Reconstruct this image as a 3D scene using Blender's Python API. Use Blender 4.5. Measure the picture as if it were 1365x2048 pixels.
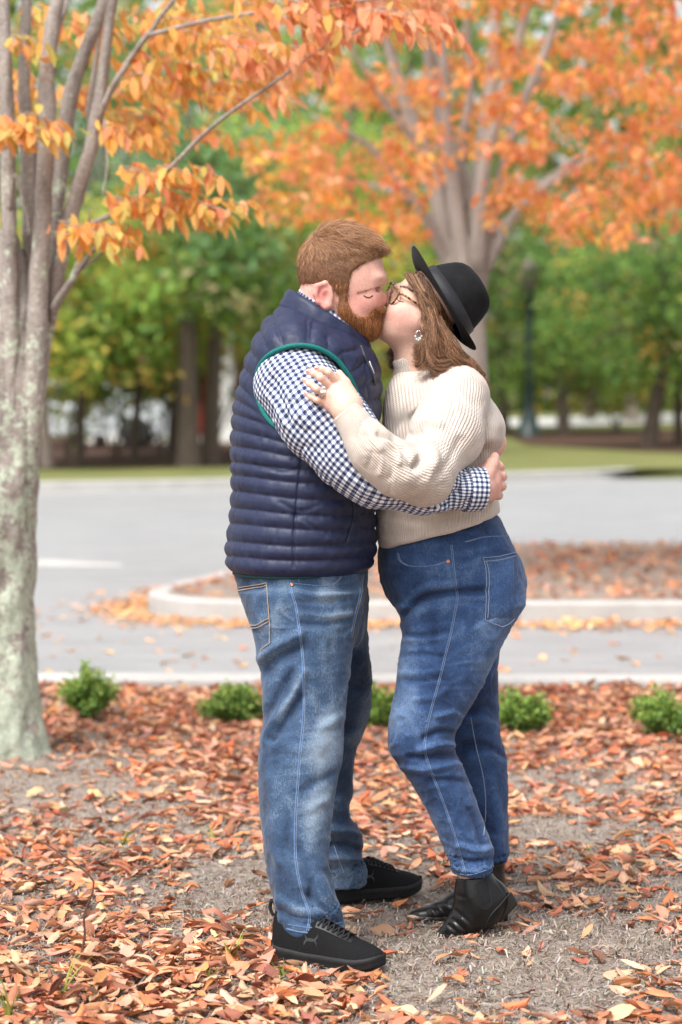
import bpy, math, random, os
import numpy as np
from mathutils import Vector, Matrix
from mathutils.bvhtree import BVHTree

random.seed(7)
RNG = np.random.default_rng(11)
SC = bpy.context.scene
COL = SC.collection
for _o in list(bpy.data.objects):
    bpy.data.objects.remove(_o)

# ------------------------------------------------------------------ camera
LENS, HORIZON = 85.0, 770.0
F = LENS / 36.0 * 2048.0
CX, CY = 682.5, 1024.0
PITCH = math.atan((CY - HORIZON) / F)
CAMZ = 1.365
D0 = 6.0                                    # depth of the couple
cam_data = bpy.data.cameras.new('camera')
cam_data.sensor_fit = 'VERTICAL'
cam_data.sensor_height = 36.0
cam_data.sensor_width = 24.0
cam_data.lens = LENS
cam_data.clip_start = 0.1
cam_data.clip_end = 2000
cam_data.dof.use_dof = True
cam_data.dof.focus_distance = 5.82
cam_data.dof.aperture_fstop = 3.0
cam = bpy.data.objects.new('camera', cam_data)
COL.objects.link(cam)
cam.location = (0, 0, CAMZ)
cam.rotation_euler = (math.pi / 2 - PITCH, 0, 0)
SC.camera = cam
SC.render.resolution_x, SC.render.resolution_y = 682, 1024

# ------------------------------------------------------------------ sky, sun, exposure
SUN_EL, SUN_AZ = math.radians(58), math.radians(215)      # overcast: a broad soft sun, high, behind the camera to the left
world = bpy.data.worlds.new('World')
SC.world = world
world.use_nodes = True
_nt = world.node_tree
_sky = _nt.nodes.new('ShaderNodeTexSky')
_sky.sky_type = 'NISHITA'
_sky.sun_disc = False
_sky.sun_elevation = SUN_EL
_sky.sun_rotation = SUN_AZ
_sky.air_density = 1.0
_sky.dust_density = 4.0
_hs = _nt.nodes.new('ShaderNodeHueSaturation')              # cloud cover greys the sky
_hs.inputs['Saturation'].default_value = 0.22
_bg = _nt.nodes['Background']
_nt.links.new(_sky.outputs[0], _hs.inputs['Color'])
_nt.links.new(_hs.outputs[0], _bg.inputs['Color'])
_bg.inputs['Strength'].default_value = 0.115
sun_data = bpy.data.lights.new('sun', 'SUN')
sun_data.energy = 1.5
sun_data.angle = math.radians(26)
sun_data.color = (1.0, 0.96, 0.91)
sun = bpy.data.objects.new('sun', sun_data)
COL.objects.link(sun)
_sd = Vector((math.sin(SUN_AZ) * math.cos(SUN_EL), math.cos(SUN_AZ) * math.cos(SUN_EL), math.sin(SUN_EL)))
sun.rotation_euler = (-_sd).to_track_quat('-Z', 'Y').to_euler()
SC.view_settings.view_transform = 'Standard'
SC.view_settings.look = 'None'
SC.view_settings.gamma = 1.0
SC.view_settings.exposure = 1.30
SC.cycles.use_denoising = True
SC.cycles.max_bounces = 8
SC.cycles.transparent_max_bounces = 12

# ------------------------------------------------------------------ pixel <-> place helpers
_fw = np.array([0, math.cos(PITCH), -math.sin(PITCH)])
_up = np.array([0, math.sin(PITCH), math.cos(PITCH)])
_rt = np.array([1.0, 0, 0])
CAMP = np.array([0, 0, CAMZ])

def ray(px, py):
    return _fw + (px - CX) / F * _rt + (CY - py) / F * _up

def W(px, py, Y):
    d = ray(px, py)
    return CAMP + d * (Y / d[1])

def P(px, py, dy=0.0):
    return W(px, py, D0 + dy)

def G(px, py, z=0.0):
    d = ray(px, py)
    return CAMP + d * ((z - CAMZ) / d[2])

def pix(v):
    q = np.asarray(v, dtype=np.float64) - CAMP
    dep = q @ _fw
    return np.stack([CX + F * (q @ _rt) / dep, CY - F * (q @ _up) / dep], -1)

M = D0 / F                                  # metres per photo pixel at the couple

# ------------------------------------------------------------------ objects
def tag(o, label=None, cat=None, group=None, kind=None):
    if label: o['label'] = label
    if cat: o['category'] = cat
    if group: o['group'] = group
    if kind: o['kind'] = kind
    return o

def empty(name, loc=(0, 0, 0), rz=0):
    o = bpy.data.objects.new(name, None)
    COL.objects.link(o)
    o.location = loc
    o.rotation_euler = (0, 0, rz)
    return o

def np_mesh(name, v, f, smooth=True):
    """verts (n,3) and faces: (m,k) array or list of tuples"""
    me = bpy.data.meshes.new(name)
    v = np.ascontiguousarray(v, dtype=np.float32)
    if isinstance(f, np.ndarray):
        m, k = f.shape
        tot = np.full(m, k, dtype=np.int32)
        flat = f.astype(np.int32).ravel()
    else:
        tot = np.array([len(q) for q in f], dtype=np.int32)
        flat = np.array([i for q in f for i in q], dtype=np.int32)
        m = len(tot)
    me.vertices.add(len(v))
    me.vertices.foreach_set('co', v.ravel())
    me.loops.add(len(flat))
    me.loops.foreach_set('vertex_index', flat)
    me.polygons.add(m)
    st = np.zeros(m, dtype=np.int32)
    st[1:] = np.cumsum(tot)[:-1]
    me.polygons.foreach_set('loop_start', st)
    me.polygons.foreach_set('loop_total', tot)
    me.polygons.foreach_set('use_smooth', np.full(m, smooth, dtype=bool))
    me.update(calc_edges=True)
    me.validate()
    return me

def attr_f(me, name, a):
    at = me.attributes.new(name, 'FLOAT', 'POINT')
    at.data.foreach_set('value', np.ascontiguousarray(a, dtype=np.float32))

def attr_c(me, name, c):
    c = np.asarray(c, dtype=np.float32)
    if c.shape[1] == 3:
        c = np.concatenate([c, np.ones((len(c), 1), np.float32)], 1)
    at = me.attributes.new(name, 'FLOAT_COLOR', 'POINT')
    at.data.foreach_set('color', np.ascontiguousarray(c).ravel())

def obj(name, me, mat=None, parent=None):
    o = bpy.data.objects.new(name, me)
    COL.objects.link(o)
    if mat is not None and me is not None and len(me.materials) == 0:
        me.materials.append(mat)
    if parent is not None:
        o.parent = parent
        if isinstance(parent, bpy.types.Object):
            o.matrix_parent_inverse = Matrix.LocRotScale(parent.location, parent.rotation_euler, parent.scale).inverted() if parent.parent is None else Matrix()
    return o

def grid_mesh(name, V, closed_u=False, closed_v=False, smooth=True):
    """V: (nu,nv,3)"""
    nu, nv = V.shape[:2]
    iu = np.arange(nu if closed_u else nu - 1)
    iv = np.arange(nv if closed_v else nv - 1)
    a, b = np.meshgrid(iu, iv, indexing='ij')
    a2, b2 = (a + 1) % nu, (b + 1) % nv
    f = np.stack([a * nv + b, a2 * nv + b, a2 * nv + b2, a * nv + b2], -1).reshape(-1, 4)
    return np_mesh(name, V.reshape(-1, 3), f, smooth)

def catmull(pts, n):
    pts = np.asarray(pts, dtype=np.float64)
    if len(pts) == 2:
        t = np.linspace(0, 1, n)[:, None]
        return pts[0] * (1 - t) + pts[1] * t
    p = np.vstack([2 * pts[0] - pts[1], pts, 2 * pts[-1] - pts[-2]])
    t = np.linspace(0, len(pts) - 1 - 1e-9, n)
    i = np.floor(t).astype(int)
    u = (t - i)[:, None]
    a, b, c, d = p[i], p[i + 1], p[i + 2], p[i + 3]
    return 0.5 * ((2 * b) + (c - a) * u + (2 * a - 5 * b + 4 * c - d) * u ** 2 + (3 * b - a - 3 * c + d) * u ** 3)

def tube_arrays(path, radii, sides=8, caps=True):
    path = np.asarray(path, float)
    n = len(path)
    radii = np.broadcast_to(np.asarray(radii, float), (n,))
    T = np.gradient(path, axis=0)
    T /= np.linalg.norm(T, axis=1)[:, None] + 1e-12
    ref = np.array([0.31, 0.92, 0.23]) if abs(T[0] @ np.array([0.31, 0.92, 0.23])) < 0.9 else np.array([1.0, 0, 0.1])
    U = np.cross(T, ref); U /= np.linalg.norm(U, axis=1)[:, None] + 1e-12
    Wv = np.cross(T, U)
    a = np.linspace(0, 2 * np.pi, sides, endpoint=False)
    V = path[:, None] + radii[:, None, None] * (np.cos(a)[None, :, None] * U[:, None] + np.sin(a)[None, :, None] * Wv[:, None])
    i, j = np.meshgrid(np.arange(n - 1), np.arange(sides), indexing='ij')
    j2 = (j + 1) % sides
    f = np.stack([i * sides + j, i * sides + j2, (i + 1) * sides + j2, (i + 1) * sides + j], -1).reshape(-1, 4)
    v = V.reshape(-1, 3)
    if caps:
        v = np.vstack([v, path[0], path[-1]])
        c0, c1 = n * sides, n * sides + 1
        jj = np.arange(sides); j2 = (jj + 1) % sides
        f = np.vstack([f, np.stack([np.full(sides, c0), j2, jj, jj], -1), np.stack([np.full(sides, c1), (n - 1) * sides + jj, (n - 1) * sides + j2, (n - 1) * sides + j2], -1)])
    return v, f

def tube_mesh(name, path, radii, sides=8):
    v, f = tube_arrays(path, radii, sides)
    fl = [tuple(dict.fromkeys(q)) for q in f.tolist()]
    return np_mesh(name, v, fl)

def join_arrays(parts):
    vs, fs, o = [], [], 0
    for v, f in parts:
        vs.append(v); fs.append(np.asarray(f) + o); o += len(v)
    return np.vstack(vs), np.vstack(fs)

def box_arrays(x0, x1, y0, y1, z0, z1):
    v = np.array([(x, y, z) for x in (x0, x1) for y in (y0, y1) for z in (z0, z1)], float)
    f = np.array([(0, 1, 3, 2), (4, 6, 7, 5), (0, 4, 5, 1), (2, 3, 7, 6), (0, 2, 6, 4), (1, 5, 7, 3)])
    return v, f

# ------------------------------------------------------------------ noise (numpy)
def _hash(ix, iy, iz, seed):
    h = (ix.astype(np.int64) * 374761393 + iy.astype(np.int64) * 668265263 + iz.astype(np.int64) * 2147483647 + seed * 1274126177) & 0xffffffff
    h = ((h ^ (h >> 13)) * 1274126177) & 0xffffffff
    h = (h ^ (h >> 16)) & 0xffff
    return h.astype(np.float32) / 32767.5 - 1.0

def noise3(p, scale, seed=0):
    q = np.asarray(p, dtype=np.float64) * scale
    i = np.floor(q).astype(np.int64)
    u = (q - i); u = u * u * (3 - 2 * u)
    r = 0
    for dx in (0, 1):
        for dy in (0, 1):
            for dz in (0, 1):
                w = (u[:, 0] if dx else 1 - u[:, 0]) * (u[:, 1] if dy else 1 - u[:, 1]) * (u[:, 2] if dz else 1 - u[:, 2])
                r = r + w * _hash(i[:, 0] + dx, i[:, 1] + dy, i[:, 2] + dz, seed)
    return r

def fbm(p, scale, seed=0, octs=3):
    return sum(noise3(p, scale * 2 ** k, seed + k) / 2 ** k for k in range(octs))

# ------------------------------------------------------------------ solid fields and a surface-nets mesher
def rcone(a, b, ra, rb):
    a, b = np.asarray(a, float), np.asarray(b, float)
    ba = b - a; L = ba @ ba + 1e-12
    def f(p):
        h = np.clip(((p - a) @ ba) / L, 0, 1)
        return np.linalg.norm(p - a - h[:, None] * ba, axis=1) - (ra + (rb - ra) * h)
    return f

def ell(c, r, ax=None):
    c, r = np.asarray(c, float), np.asarray(r, float)
    R = np.eye(3) if ax is None else np.asarray(ax, float)
    def f(p):
        q = (p - c) @ R.T
        k0 = np.linalg.norm(q / r, axis=1); k1 = np.linalg.norm(q / (r * r), axis=1) + 1e-9
        return k0 * (k0 - 1) / k1
    return f

def rot_y(deg):
    """axes rotated in the x-z plane: local x tilts up by deg"""
    a = math.radians(deg)
    return np.array([[math.cos(a), 0, math.sin(a)], [0, 1, 0], [-math.sin(a), 0, math.cos(a)]])

def zloft(rows, dyc=None, cap=0.02):
    """rows: (py, left_px, right_px, dy centre, half depth) -> vertical body with those outlines"""
    z, cx, a, cy, b = [], [], [], [], []
    for (y, l, r, c, bb) in rows:
        Y = D0 + c
        pl, pr = W(l, y, Y), W(r, y, Y)
        z.append(pl[2]); cx.append((pl[0] + pr[0]) / 2); a.append((pr[0] - pl[0]) / 2); cy.append(Y); b.append(bb)
    T = np.array([z, cx, a, cy, b]).T
    T = T[np.argsort(T[:, 0])]
    zz = np.linspace(T[0, 0], T[-1, 0], 300)
    D = np.empty((300, 4))
    for k in range(4):
        y = T[:, k + 1]; x = T[:, 0]
        m = np.gradient(y, x)
        i = np.clip(np.searchsorted(x, zz) - 1, 0, len(x) - 2)
        h = x[i + 1] - x[i]; t = (zz - x[i]) / h
        D[:, k] = (2 * t ** 3 - 3 * t ** 2 + 1) * y[i] + (t ** 3 - 2 * t ** 2 + t) * h * m[i] + (-2 * t ** 3 + 3 * t ** 2) * y[i + 1] + (t ** 3 - t ** 2) * h * m[i + 1]
    z0, z1 = T[0, 0], T[-1, 0]
    def f(p):
        zc = np.clip(p[:, 2], z0, z1)
        cxx, aa, cyy, bb = (np.interp(zc, zz, D[:, k]) for k in range(4))
        q = np.sqrt(((p[:, 0] - cxx) / aa) ** 2 + ((p[:, 1] - cyy) / bb) ** 2)
        d = (q - 1) * np.minimum(aa, bb)
        return smax(d, np.maximum(p[:, 2] - z1, z0 - p[:, 2]), cap)
    return f

def smin(a, b, k):
    if k <= 0: return np.minimum(a, b)
    h = np.clip(0.5 + 0.5 * (b - a) / k, 0, 1)
    return b + (a - b) * h - k * h * (1 - h)

def smax(a, b, k):
    return -smin(-a, -b, k)

def field(items):
    """items: (op, k, fn); op + union, - cut, & keep"""
    def f(p):
        d = None
        for op, k, fn in items:
            e = fn(p)
            if d is None: d = e
            elif op == '+': d = smin(d, e, k)
            elif op == '-': d = smax(d, -e, k)
            else: d = smax(d, e, k)
        return d
    return f

def half(pt, n):
    pt, n = np.asarray(pt, float), np.asarray(n, float); n = n / np.linalg.norm(n)
    return lambda p: (p - pt) @ n

def chain(items, k=0.03):
    """items: list of (point, radius)"""
    fs = [rcone(items[i][0], items[i + 1][0], items[i][1], items[i + 1][1]) for i in range(len(items) - 1)]
    def f(p):
        d = fs[0](p)
        for g in fs[1:]:
            d = smin(d, g(p), k)
        return d
    return f

def poly_sd(poly):
    """signed distance in the x-z plane to a polygon (m,2)"""
    poly = np.asarray(poly, float)
    def f(p):
        q = p[:, [0, 2]]
        d = np.full(len(q), 1e9); ins = np.zeros(len(q), bool)
        for i in range(len(poly)):
            a, b = poly[i], poly[(i + 1) % len(poly)]
            e = b - a; w = q - a
            h = np.clip((w @ e) / (e @ e + 1e-12), 0, 1)
            d = np.minimum(d, np.linalg.norm(w - h[:, None] * e, axis=1))
            c = ((a[1] > q[:, 1]) != (b[1] > q[:, 1]))
            with np.errstate(divide='ignore', invalid='ignore'):
                xi = (b[0] - a[0]) * (q[:, 1] - a[1]) / (b[1] - a[1] + 1e-15) + a[0]
            ins ^= c & (q[:, 0] < xi)
        return np.where(ins, -d, d)
    return f

def pxpoly(pts, dy=0.0):
    return np.array([P(x, y, dy)[[0, 2]] for x, y in pts])

def dist_poly2(q, poly):
    """distance of 2-D points to an open polyline"""
    d = np.full(len(q), 1e9)
    poly = np.asarray(poly, float)
    for a, b in zip(poly[:-1], poly[1:]):
        e = b - a; w = q - a
        h = np.clip((w @ e) / (e @ e + 1e-12), 0, 1)
        d = np.minimum(d, np.linalg.norm(w - h[:, None] * e, axis=1))
    return d

def axis(lo, hi, h, fine=None, hf=None):
    """sample positions; inside the fine ranges the step is hf"""
    if not fine: return np.arange(lo, hi + h, h)
    o = [lo]
    while o[-1] < hi:
        o.append(o[-1] + (hf if any(a <= o[-1] <= b for a, b in fine) else h))
    return np.array(o)

def sdf_mesh(f, lo, hi, h, newton=1, block=8, axes=None):
    if axes is None:
        axes = [np.arange(lo[k], hi[k] + h, h) for k in range(3)]
    axes = [np.concatenate([a, a[-1] + (a[-1] - a[-2]) * np.arange(1, (-len(a)) % block + 1)]) for a in axes]
    n = np.array([len(a) for a in axes]); nb = n // block
    hloc = max(np.diff(a).max() for a in axes)
    bi = np.stack(np.meshgrid(*[np.arange(k) for k in nb], indexing='ij'), -1).reshape(-1, 3)
    mid = [a.reshape(-1, block).mean(1) for a in axes]
    ext = [a.reshape(-1, block)[:, -1] - a.reshape(-1, block)[:, 0] for a in axes]
    cen = np.stack([mid[k][bi[:, k]] for k in range(3)], -1)
    rad = np.sqrt(sum(ext[k][bi[:, k]] ** 2 for k in range(3))) / 2
    dc = np.concatenate([f(c) for c in np.array_split(cen, max(1, len(cen) // 100000 + 1))])
    act = np.abs(dc) < rad * 1.6 + 0.006
    V = np.repeat(np.repeat(np.repeat(np.where(dc < 0, -1.0, 1.0).astype(np.float32).reshape(nb), block, 0), block, 1), block, 2)
    off = np.stack(np.meshgrid(*[np.arange(block)] * 3, indexing='ij'), -1).reshape(-1, 3)
    ab = bi[act]
    at = lambda ijk: np.stack([axes[k][ijk[:, k]] for k in range(3)], -1)
    for c in np.array_split(ab, max(1, len(ab) // 100 + 1)):
        if len(c) == 0: continue
        ijk = (c[:, None] * block + off[None]).reshape(-1, 3)
        V[ijk[:, 0], ijk[:, 1], ijk[:, 2]] = f(at(ijk))
    s = V < 0
    c8 = [(i, j, k) for i in (0, 1) for j in (0, 1) for k in (0, 1)]
    sl = lambda A, o: A[o[0]:n[0] - 1 + o[0], o[1]:n[1] - 1 + o[1], o[2]:n[2] - 1 + o[2]]
    cnt = np.zeros(tuple(n - 1), np.int8)
    for o in c8: cnt += sl(s, o)
    cells = np.argwhere((cnt > 0) & (cnt < 8))
    idx = np.full(tuple(n - 1), -1, np.int32)
    idx[cells[:, 0], cells[:, 1], cells[:, 2]] = np.arange(len(cells))
    acc = np.zeros((len(cells), 3)); num = np.zeros(len(cells))
    vals = {o: V[cells[:, 0] + o[0], cells[:, 1] + o[1], cells[:, 2] + o[2]] for o in c8}
    for o in c8:
        for ax in range(3):
            if o[ax]: continue
            o2 = tuple(1 if k == ax else o[k] for k in range(3))
            a, b = vals[o], vals[o2]
            m = (a < 0) != (b < 0)
            t = np.where(m, a / (a - b + 1e-20), 0)
            pt = np.array(o, float)[None] + t[:, None] * np.eye(3)[ax][None]
            acc[m] += pt[m]; num[m] += 1
    fr = acc / num[:, None]
    v = np.stack([axes[k][cells[:, k]] + fr[:, k] * (axes[k][cells[:, k] + 1] - axes[k][cells[:, k]]) for k in range(3)], -1)
    quads = []
    for ax in range(3):
        a = s[tuple(slice(0, -1) if k == ax else slice(None) for k in range(3))]
        b = s[tuple(slice(1, None) if k == ax else slice(None) for k in range(3))]
        e = np.argwhere(a != b)
        u, w = (ax + 1) % 3, (ax + 2) % 3
        e = e[(e[:, u] > 0) & (e[:, w] > 0) & (e[:, u] < n[u] - 1) & (e[:, w] < n[w] - 1)]
        U, Wd = np.eye(3, dtype=int)[u], np.eye(3, dtype=int)[w]
        q = [e, e - U, e - U - Wd, e - Wd]
        q = np.stack([idx[c[:, 0], c[:, 1], c[:, 2]] for c in q], -1)
        flip = ~s[e[:, 0], e[:, 1], e[:, 2]]
        q[flip] = q[flip][:, ::-1]
        quads.append(q)
    faces = np.vstack(quads)
    faces = faces[(faces >= 0).all(1)]
    for it in range(newton):
        d = f(v); e = 0.0015
        g = np.stack([(f(v + np.eye(3)[k] * e) - d) / e for k in range(3)], -1)
        gl = np.linalg.norm(g, axis=1)[:, None] + 1e-9
        v = v - g / gl * np.clip(d[:, None] / np.maximum(gl, 0.4), -0.003, 0.003)
    return v, faces, vnormals(v, faces)

def grad(f, v, e):
    g = np.empty_like(v)
    for k in range(3):
        o = np.zeros(3); o[k] = e
        g[:, k] = (f(v + o) - f(v - o)) / (2 * e)
    return g

def taubin(v, f, it=6, lam=0.5, mu=-0.53, keep=None):
    """smooth a mesh without shrinking it"""
    ed = np.vstack([f[:, [i, (i + 1) % f.shape[1]]] for i in range(f.shape[1])])
    deg = np.bincount(np.concatenate([ed[:, 0], ed[:, 1]]), minlength=len(v)).astype(float)[:, None] + 1e-9
    for k in range(it):
        for w in (lam, mu):
            s = np.zeros_like(v)
            np.add.at(s, ed[:, 0], v[ed[:, 1]]); np.add.at(s, ed[:, 1], v[ed[:, 0]])
            v = v + w * (s / deg - v)
    return v

def vnormals(v, f):
    a = v[f[:, 2]] - v[f[:, 0]]; b = v[f[:, 3]] - v[f[:, 1]]
    fn = np.cross(a, b)
    n = np.zeros_like(v)
    for k in range(4): np.add.at(n, f[:, k], fn)
    return n / (np.linalg.norm(n, axis=1)[:, None] + 1e-12)

class Surf:
    """a mesh to lay seams, cords and patches on"""
    def __init__(s, v, f):
        s.bvh = BVHTree.FromPolygons(v.tolist(), f.tolist())
    def hit(s, px, py):
        d = Vector(ray(px, py)).normalized()
        loc, n, i, dd = s.bvh.ray_cast(Vector(CAMP), d)
        if loc is None: return None, None
        n = np.array(n)
        if n @ np.array(d) > 0: n = -n
        return np.array(loc), n
    def line(s, pts, step=2.0):
        pts = np.asarray(pts, float)
        L = np.linalg.norm(np.diff(pts, axis=0), axis=1).sum()
        q = catmull(pts, max(4, int(L / step)))
        o, nn = [], []
        for x, y in q:
            l, n = s.hit(x, y)
            if l is not None: o.append(l); nn.append(n)
        return np.array(o), np.array(nn)

def strip_on(name, surf, pts, width, height, mat, parent, sides=6, lift=0.0, step=2.0):
    """a raised cord or seam laid on a surface along photo points"""
    o, n = surf.line(pts, step)
    if len(o) < 3: return None
    k = np.array([0.25, 0.5, 0.25])
    for _ in range(2):
        for A in (o, n):
            A[1:-1] = A[:-2] * 0.25 + A[1:-1] * 0.5 + A[2:] * 0.25
    n /= np.linalg.norm(n, axis=1)[:, None]
    T = np.gradient(o, axis=0); T /= np.linalg.norm(T, axis=1)[:, None] + 1e-12
    B = np.cross(T, n)
    a = np.linspace(0, 2 * np.pi, sides, endpoint=False)
    V = (o + n * lift)[:, None] + np.cos(a)[None, :, None] * (width / 2) * B[:, None] + np.sin(a)[None, :, None] * height * n[:, None]
    me = grid_mesh(name, V, closed_v=True)
    return obj(name, me, mat, parent)

# ------------------------------------------------------------------ materials
class NT:
    def __init__(s, name):
        s.m = bpy.data.materials.new(name); s.m.use_nodes = True
        s.t = s.m.node_tree; s.b = s.t.nodes['Principled BSDF']
    def n(s, typ, **kw):
        nd = s.t.nodes.new('ShaderNode' + typ)
        for k, v in kw.items():
            if k.startswith('i_'):
                key = k[2:]
                nd.inputs[int(key) if key.isdigit() else key.replace('_', ' ')].default_value = v
            else: setattr(nd, k, v)
        return nd
    def l(s, a, b): s.t.links.new(a, b)
    def set(s, **kw):
        for k, v in kw.items(): s.b.inputs[k.replace('_', ' ')].default_value = v
        return s
    def attr(s, name, out='Fac'):
        return s.n('Attribute', attribute_name=name).outputs[out]
    def coord(s, kind='Object'):
        return s.n('TexCoord').outputs[kind]
    def noise(s, scale, detail=3, rough=0.55, co=None, stretch=None):
        nd = s.n('TexNoise'); nd.inputs['Scale'].default_value = scale; nd.inputs['Detail'].default_value = detail; nd.inputs['Roughness'].default_value = rough
        co = co or s.coord()
        if stretch:
            mp = s.n('Mapping'); mp.inputs['Scale'].default_value = stretch; s.l(co, mp.inputs['Vector']); co = mp.outputs[0]
        s.l(co, nd.inputs['Vector'])
        return nd.outputs['Fac']
    def ramp(s, fac, stops, interp='LINEAR'):
        nd = s.n('ValToRGB'); nd.color_ramp.interpolation = interp
        el = nd.color_ramp.elements
        while len(el) < len(stops): el.new(0.5)
        for e, (p, c) in zip(el, stops):
            e.position = p; e.color = (*c, 1) if len(c) == 3 else c
        s.l(fac, nd.inputs[0])
        return nd.outputs[0]
    def mix(s, fac, a, b, mode='MIX'):
        nd = s.n('MixRGB', blend_type=mode)
        for k, v in ((0, fac), (1, a), (2, b)):
            if isinstance(v, (int, float)): nd.inputs[k].default_value = v
            elif isinstance(v, tuple): nd.inputs[k].default_value = (*v, 1)
            else: s.l(v, nd.inputs[k])
        return nd.outputs[0]
    def math(s, op, a, b=0.0):
        nd = s.n('Math', operation=op)
        for k, v in ((0, a), (1, b)):
            if isinstance(v, (int, float)): nd.inputs[k].default_value = v
            else: s.l(v, nd.inputs[k])
        return nd.outputs[0]
    def color(s, c):
        if isinstance(c, tuple): s.b.inputs['Base Color'].default_value = (*c, 1)
        else: s.l(c, s.b.inputs['Base Color'])
        return s
    def bump(s, h, strength=0.3, dist=0.01, prev=None):
        nd = s.n('Bump'); nd.inputs['Strength'].default_value = strength; nd.inputs['Distance'].default_value = dist
        s.l(h, nd.inputs['Height'])
        if prev is not None: s.l(prev, nd.inputs['Normal'])
        s.l(nd.outputs[0], s.b.inputs['Normal'])
        return nd.outputs[0]

def plain(name, c, rough=0.6, spec=0.5, var=0.0, scale=40, bump=0.0, metal=0.0):
    t = NT(name).set(Roughness=rough, Metallic=metal)
    t.b.inputs['Specular IOR Level'].default_value = spec
    if var > 0:
        nz = t.noise(scale, 4)
        lo = tuple(max(0, x * (1 - var)) for x in c); hi = tuple(x * (1 + var) for x in c)
        t.color(t.ramp(nz, [(0.3, lo), (0.7, hi)]))
        if bump: t.bump(nz, bump, 0.004)
    else: t.color(c)
    return t.m

def lin(r, g, b):
    f = lambda x: (x / 255 / 12.92) if x / 255 <= 0.04045 else ((x / 255 + 0.055) / 1.055) ** 2.4
    return (f(r), f(g), f(b))
MAT = {}
# ================================================================== the setting
ROADZ = -0.12
def sheet(name, pts, z, mat, kind='structure', sub=None):
    me = np_mesh(name, np.array([(x, y, z) for x, y in pts]), [tuple(range(len(pts)))], False)
    return tag(obj(name, me, mat), kind=kind)

def asphalt():
    t = NT('asphalt').set(Roughness=0.62)
    n1 = t.noise(0.55, 4, 0.6); n2 = t.noise(120, 3, 0.8); n3 = t.noise(4, 4, 0.7, stretch=(0.35, 1, 1))
    a = t.ramp(n1, [(0.3, (0.20, 0.20, 0.205)), (0.7, (0.275, 0.275, 0.280))])
    a = t.mix(0.5, a, t.ramp(n3, [(0.35, (0.17, 0.17, 0.175)), (0.65, (0.38, 0.38, 0.385))]))
    crk = t.ramp(t.noise(0.9, 6, 0.65), [(0.494, (1, 1, 1)), (0.500, (0.45, 0.45, 0.45)), (0.506, (1, 1, 1))])
    a = t.mix(0.7, a, crk, 'MULTIPLY')
    a = t.mix(0.45, a, t.ramp(n2, [(0.3, (0.12, 0.12, 0.12)), (0.7, (0.46, 0.46, 0.46))]))
    t.color(a); t.bump(n2, 0.5, 0.006)
    return t.m
def concrete():
    t = NT('concrete').set(Roughness=0.85)
    n1 = t.noise(3, 5, 0.7); n2 = t.noise(150, 3)
    a = t.ramp(n1, [(0.3, (0.33, 0.32, 0.305)), (0.7, (0.47, 0.46, 0.44))])
    t.color(t.mix(0.25, a, t.ramp(n2, [(0.3, (0.26, 0.25, 0.24)), (0.7, (0.58, 0.57, 0.55))])))
    t.bump(n2, 0.3, 0.004)
    return t.m
def soil():
    t = NT('mulch_soil').set(Roughness=0.95)
    n1 = t.noise(6, 5, 0.7); n2 = t.noise(90, 4, 0.75, stretch=(1, 0.4, 1)); n3 = t.noise(170, 3, 0.75, stretch=(0.35, 1, 1))
    a = t.ramp(n1, [(0.3, (0.20, 0.155, 0.120)), (0.7, (0.34, 0.28, 0.23))])
    a = t.mix(0.5, a, t.ramp(n2, [(0.35, (0.09, 0.065, 0.05)), (0.7, (0.50, 0.43, 0.37))]))
    a = t.mix(0.35, a, t.ramp(n3, [(0.35, (0.10, 0.075, 0.06)), (0.7, (0.48, 0.42, 0.36))]))
    t.color(a); b = t.bump(n2, 0.7, 0.010); t.bump(n3, 0.6, 0.008, b)
    return t.m
def lawn_mat():
    t = NT('lawn_grass').set(Roughness=0.9)
    n1 = t.noise(0.8, 4, 0.7); n2 = t.noise(30, 3, 0.7)
    a = t.ramp(n1, [(0.3, (0.105, 0.135, 0.028)), (0.7, (0.24, 0.22, 0.065))])
    t.color(t.mix(0.35, a, t.ramp(n2, [(0.3, (0.05, 0.07, 0.015)), (0.7, (0.28, 0.29, 0.09))])))
    t.bump(n2, 0.8, 0.05)
    return t.m
MAT['asphalt'], MAT['concrete'], MAT['soil'], MAT['lawn'] = asphalt(), concrete(), soil(), lawn_mat()
MAT['bark_mulch'] = plain('bark_mulch', (0.075, 0.040, 0.028), 0.95, 0.2, 0.5, 25, 0.6)
MAT['duff'] = plain('forest_floor', (0.085, 0.065, 0.035), 0.95, 0.2, 0.5, 3, 0.5)

# ground sheet reaching the horizon, the road on it
sheet('ground', [(-900, -60), (900, -60), (900, 1800), (-900, 1800)], ROADZ - 0.012, MAT['duff'])
sheet('road', [(-60, 10.9), (60, 10.9), (60, 60), (-60, 60)], ROADZ, MAT['asphalt'])

# mulch bed under the couple, slightly uneven, falling away at the kerb
nx, ny = 150, 150
xs = np.linspace(-9, 9, nx); ys = np.concatenate([np.linspace(-3, 4.6, 12), np.linspace(4.7, 10.98, ny - 12)])
gx, gy = np.meshgrid(xs, ys, indexing='ij')
def bed_z(x, y):
    p = np.stack([np.ravel(x), np.ravel(y), 0 * np.ravel(x)], 1)
    z = 0.014 * fbm(p, 1.6, 3, 3) + 0.004 * noise3(p, 14, 7)
    return (z - 0.004).reshape(np.shape(x))
BED = np.stack([gx, gy, bed_z(gx, gy)], -1)
tag(obj('mulch_bed', grid_mesh('mulch_bed', BED[:, ::-1] if False else BED), MAT['soil']), kind='structure')

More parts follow.
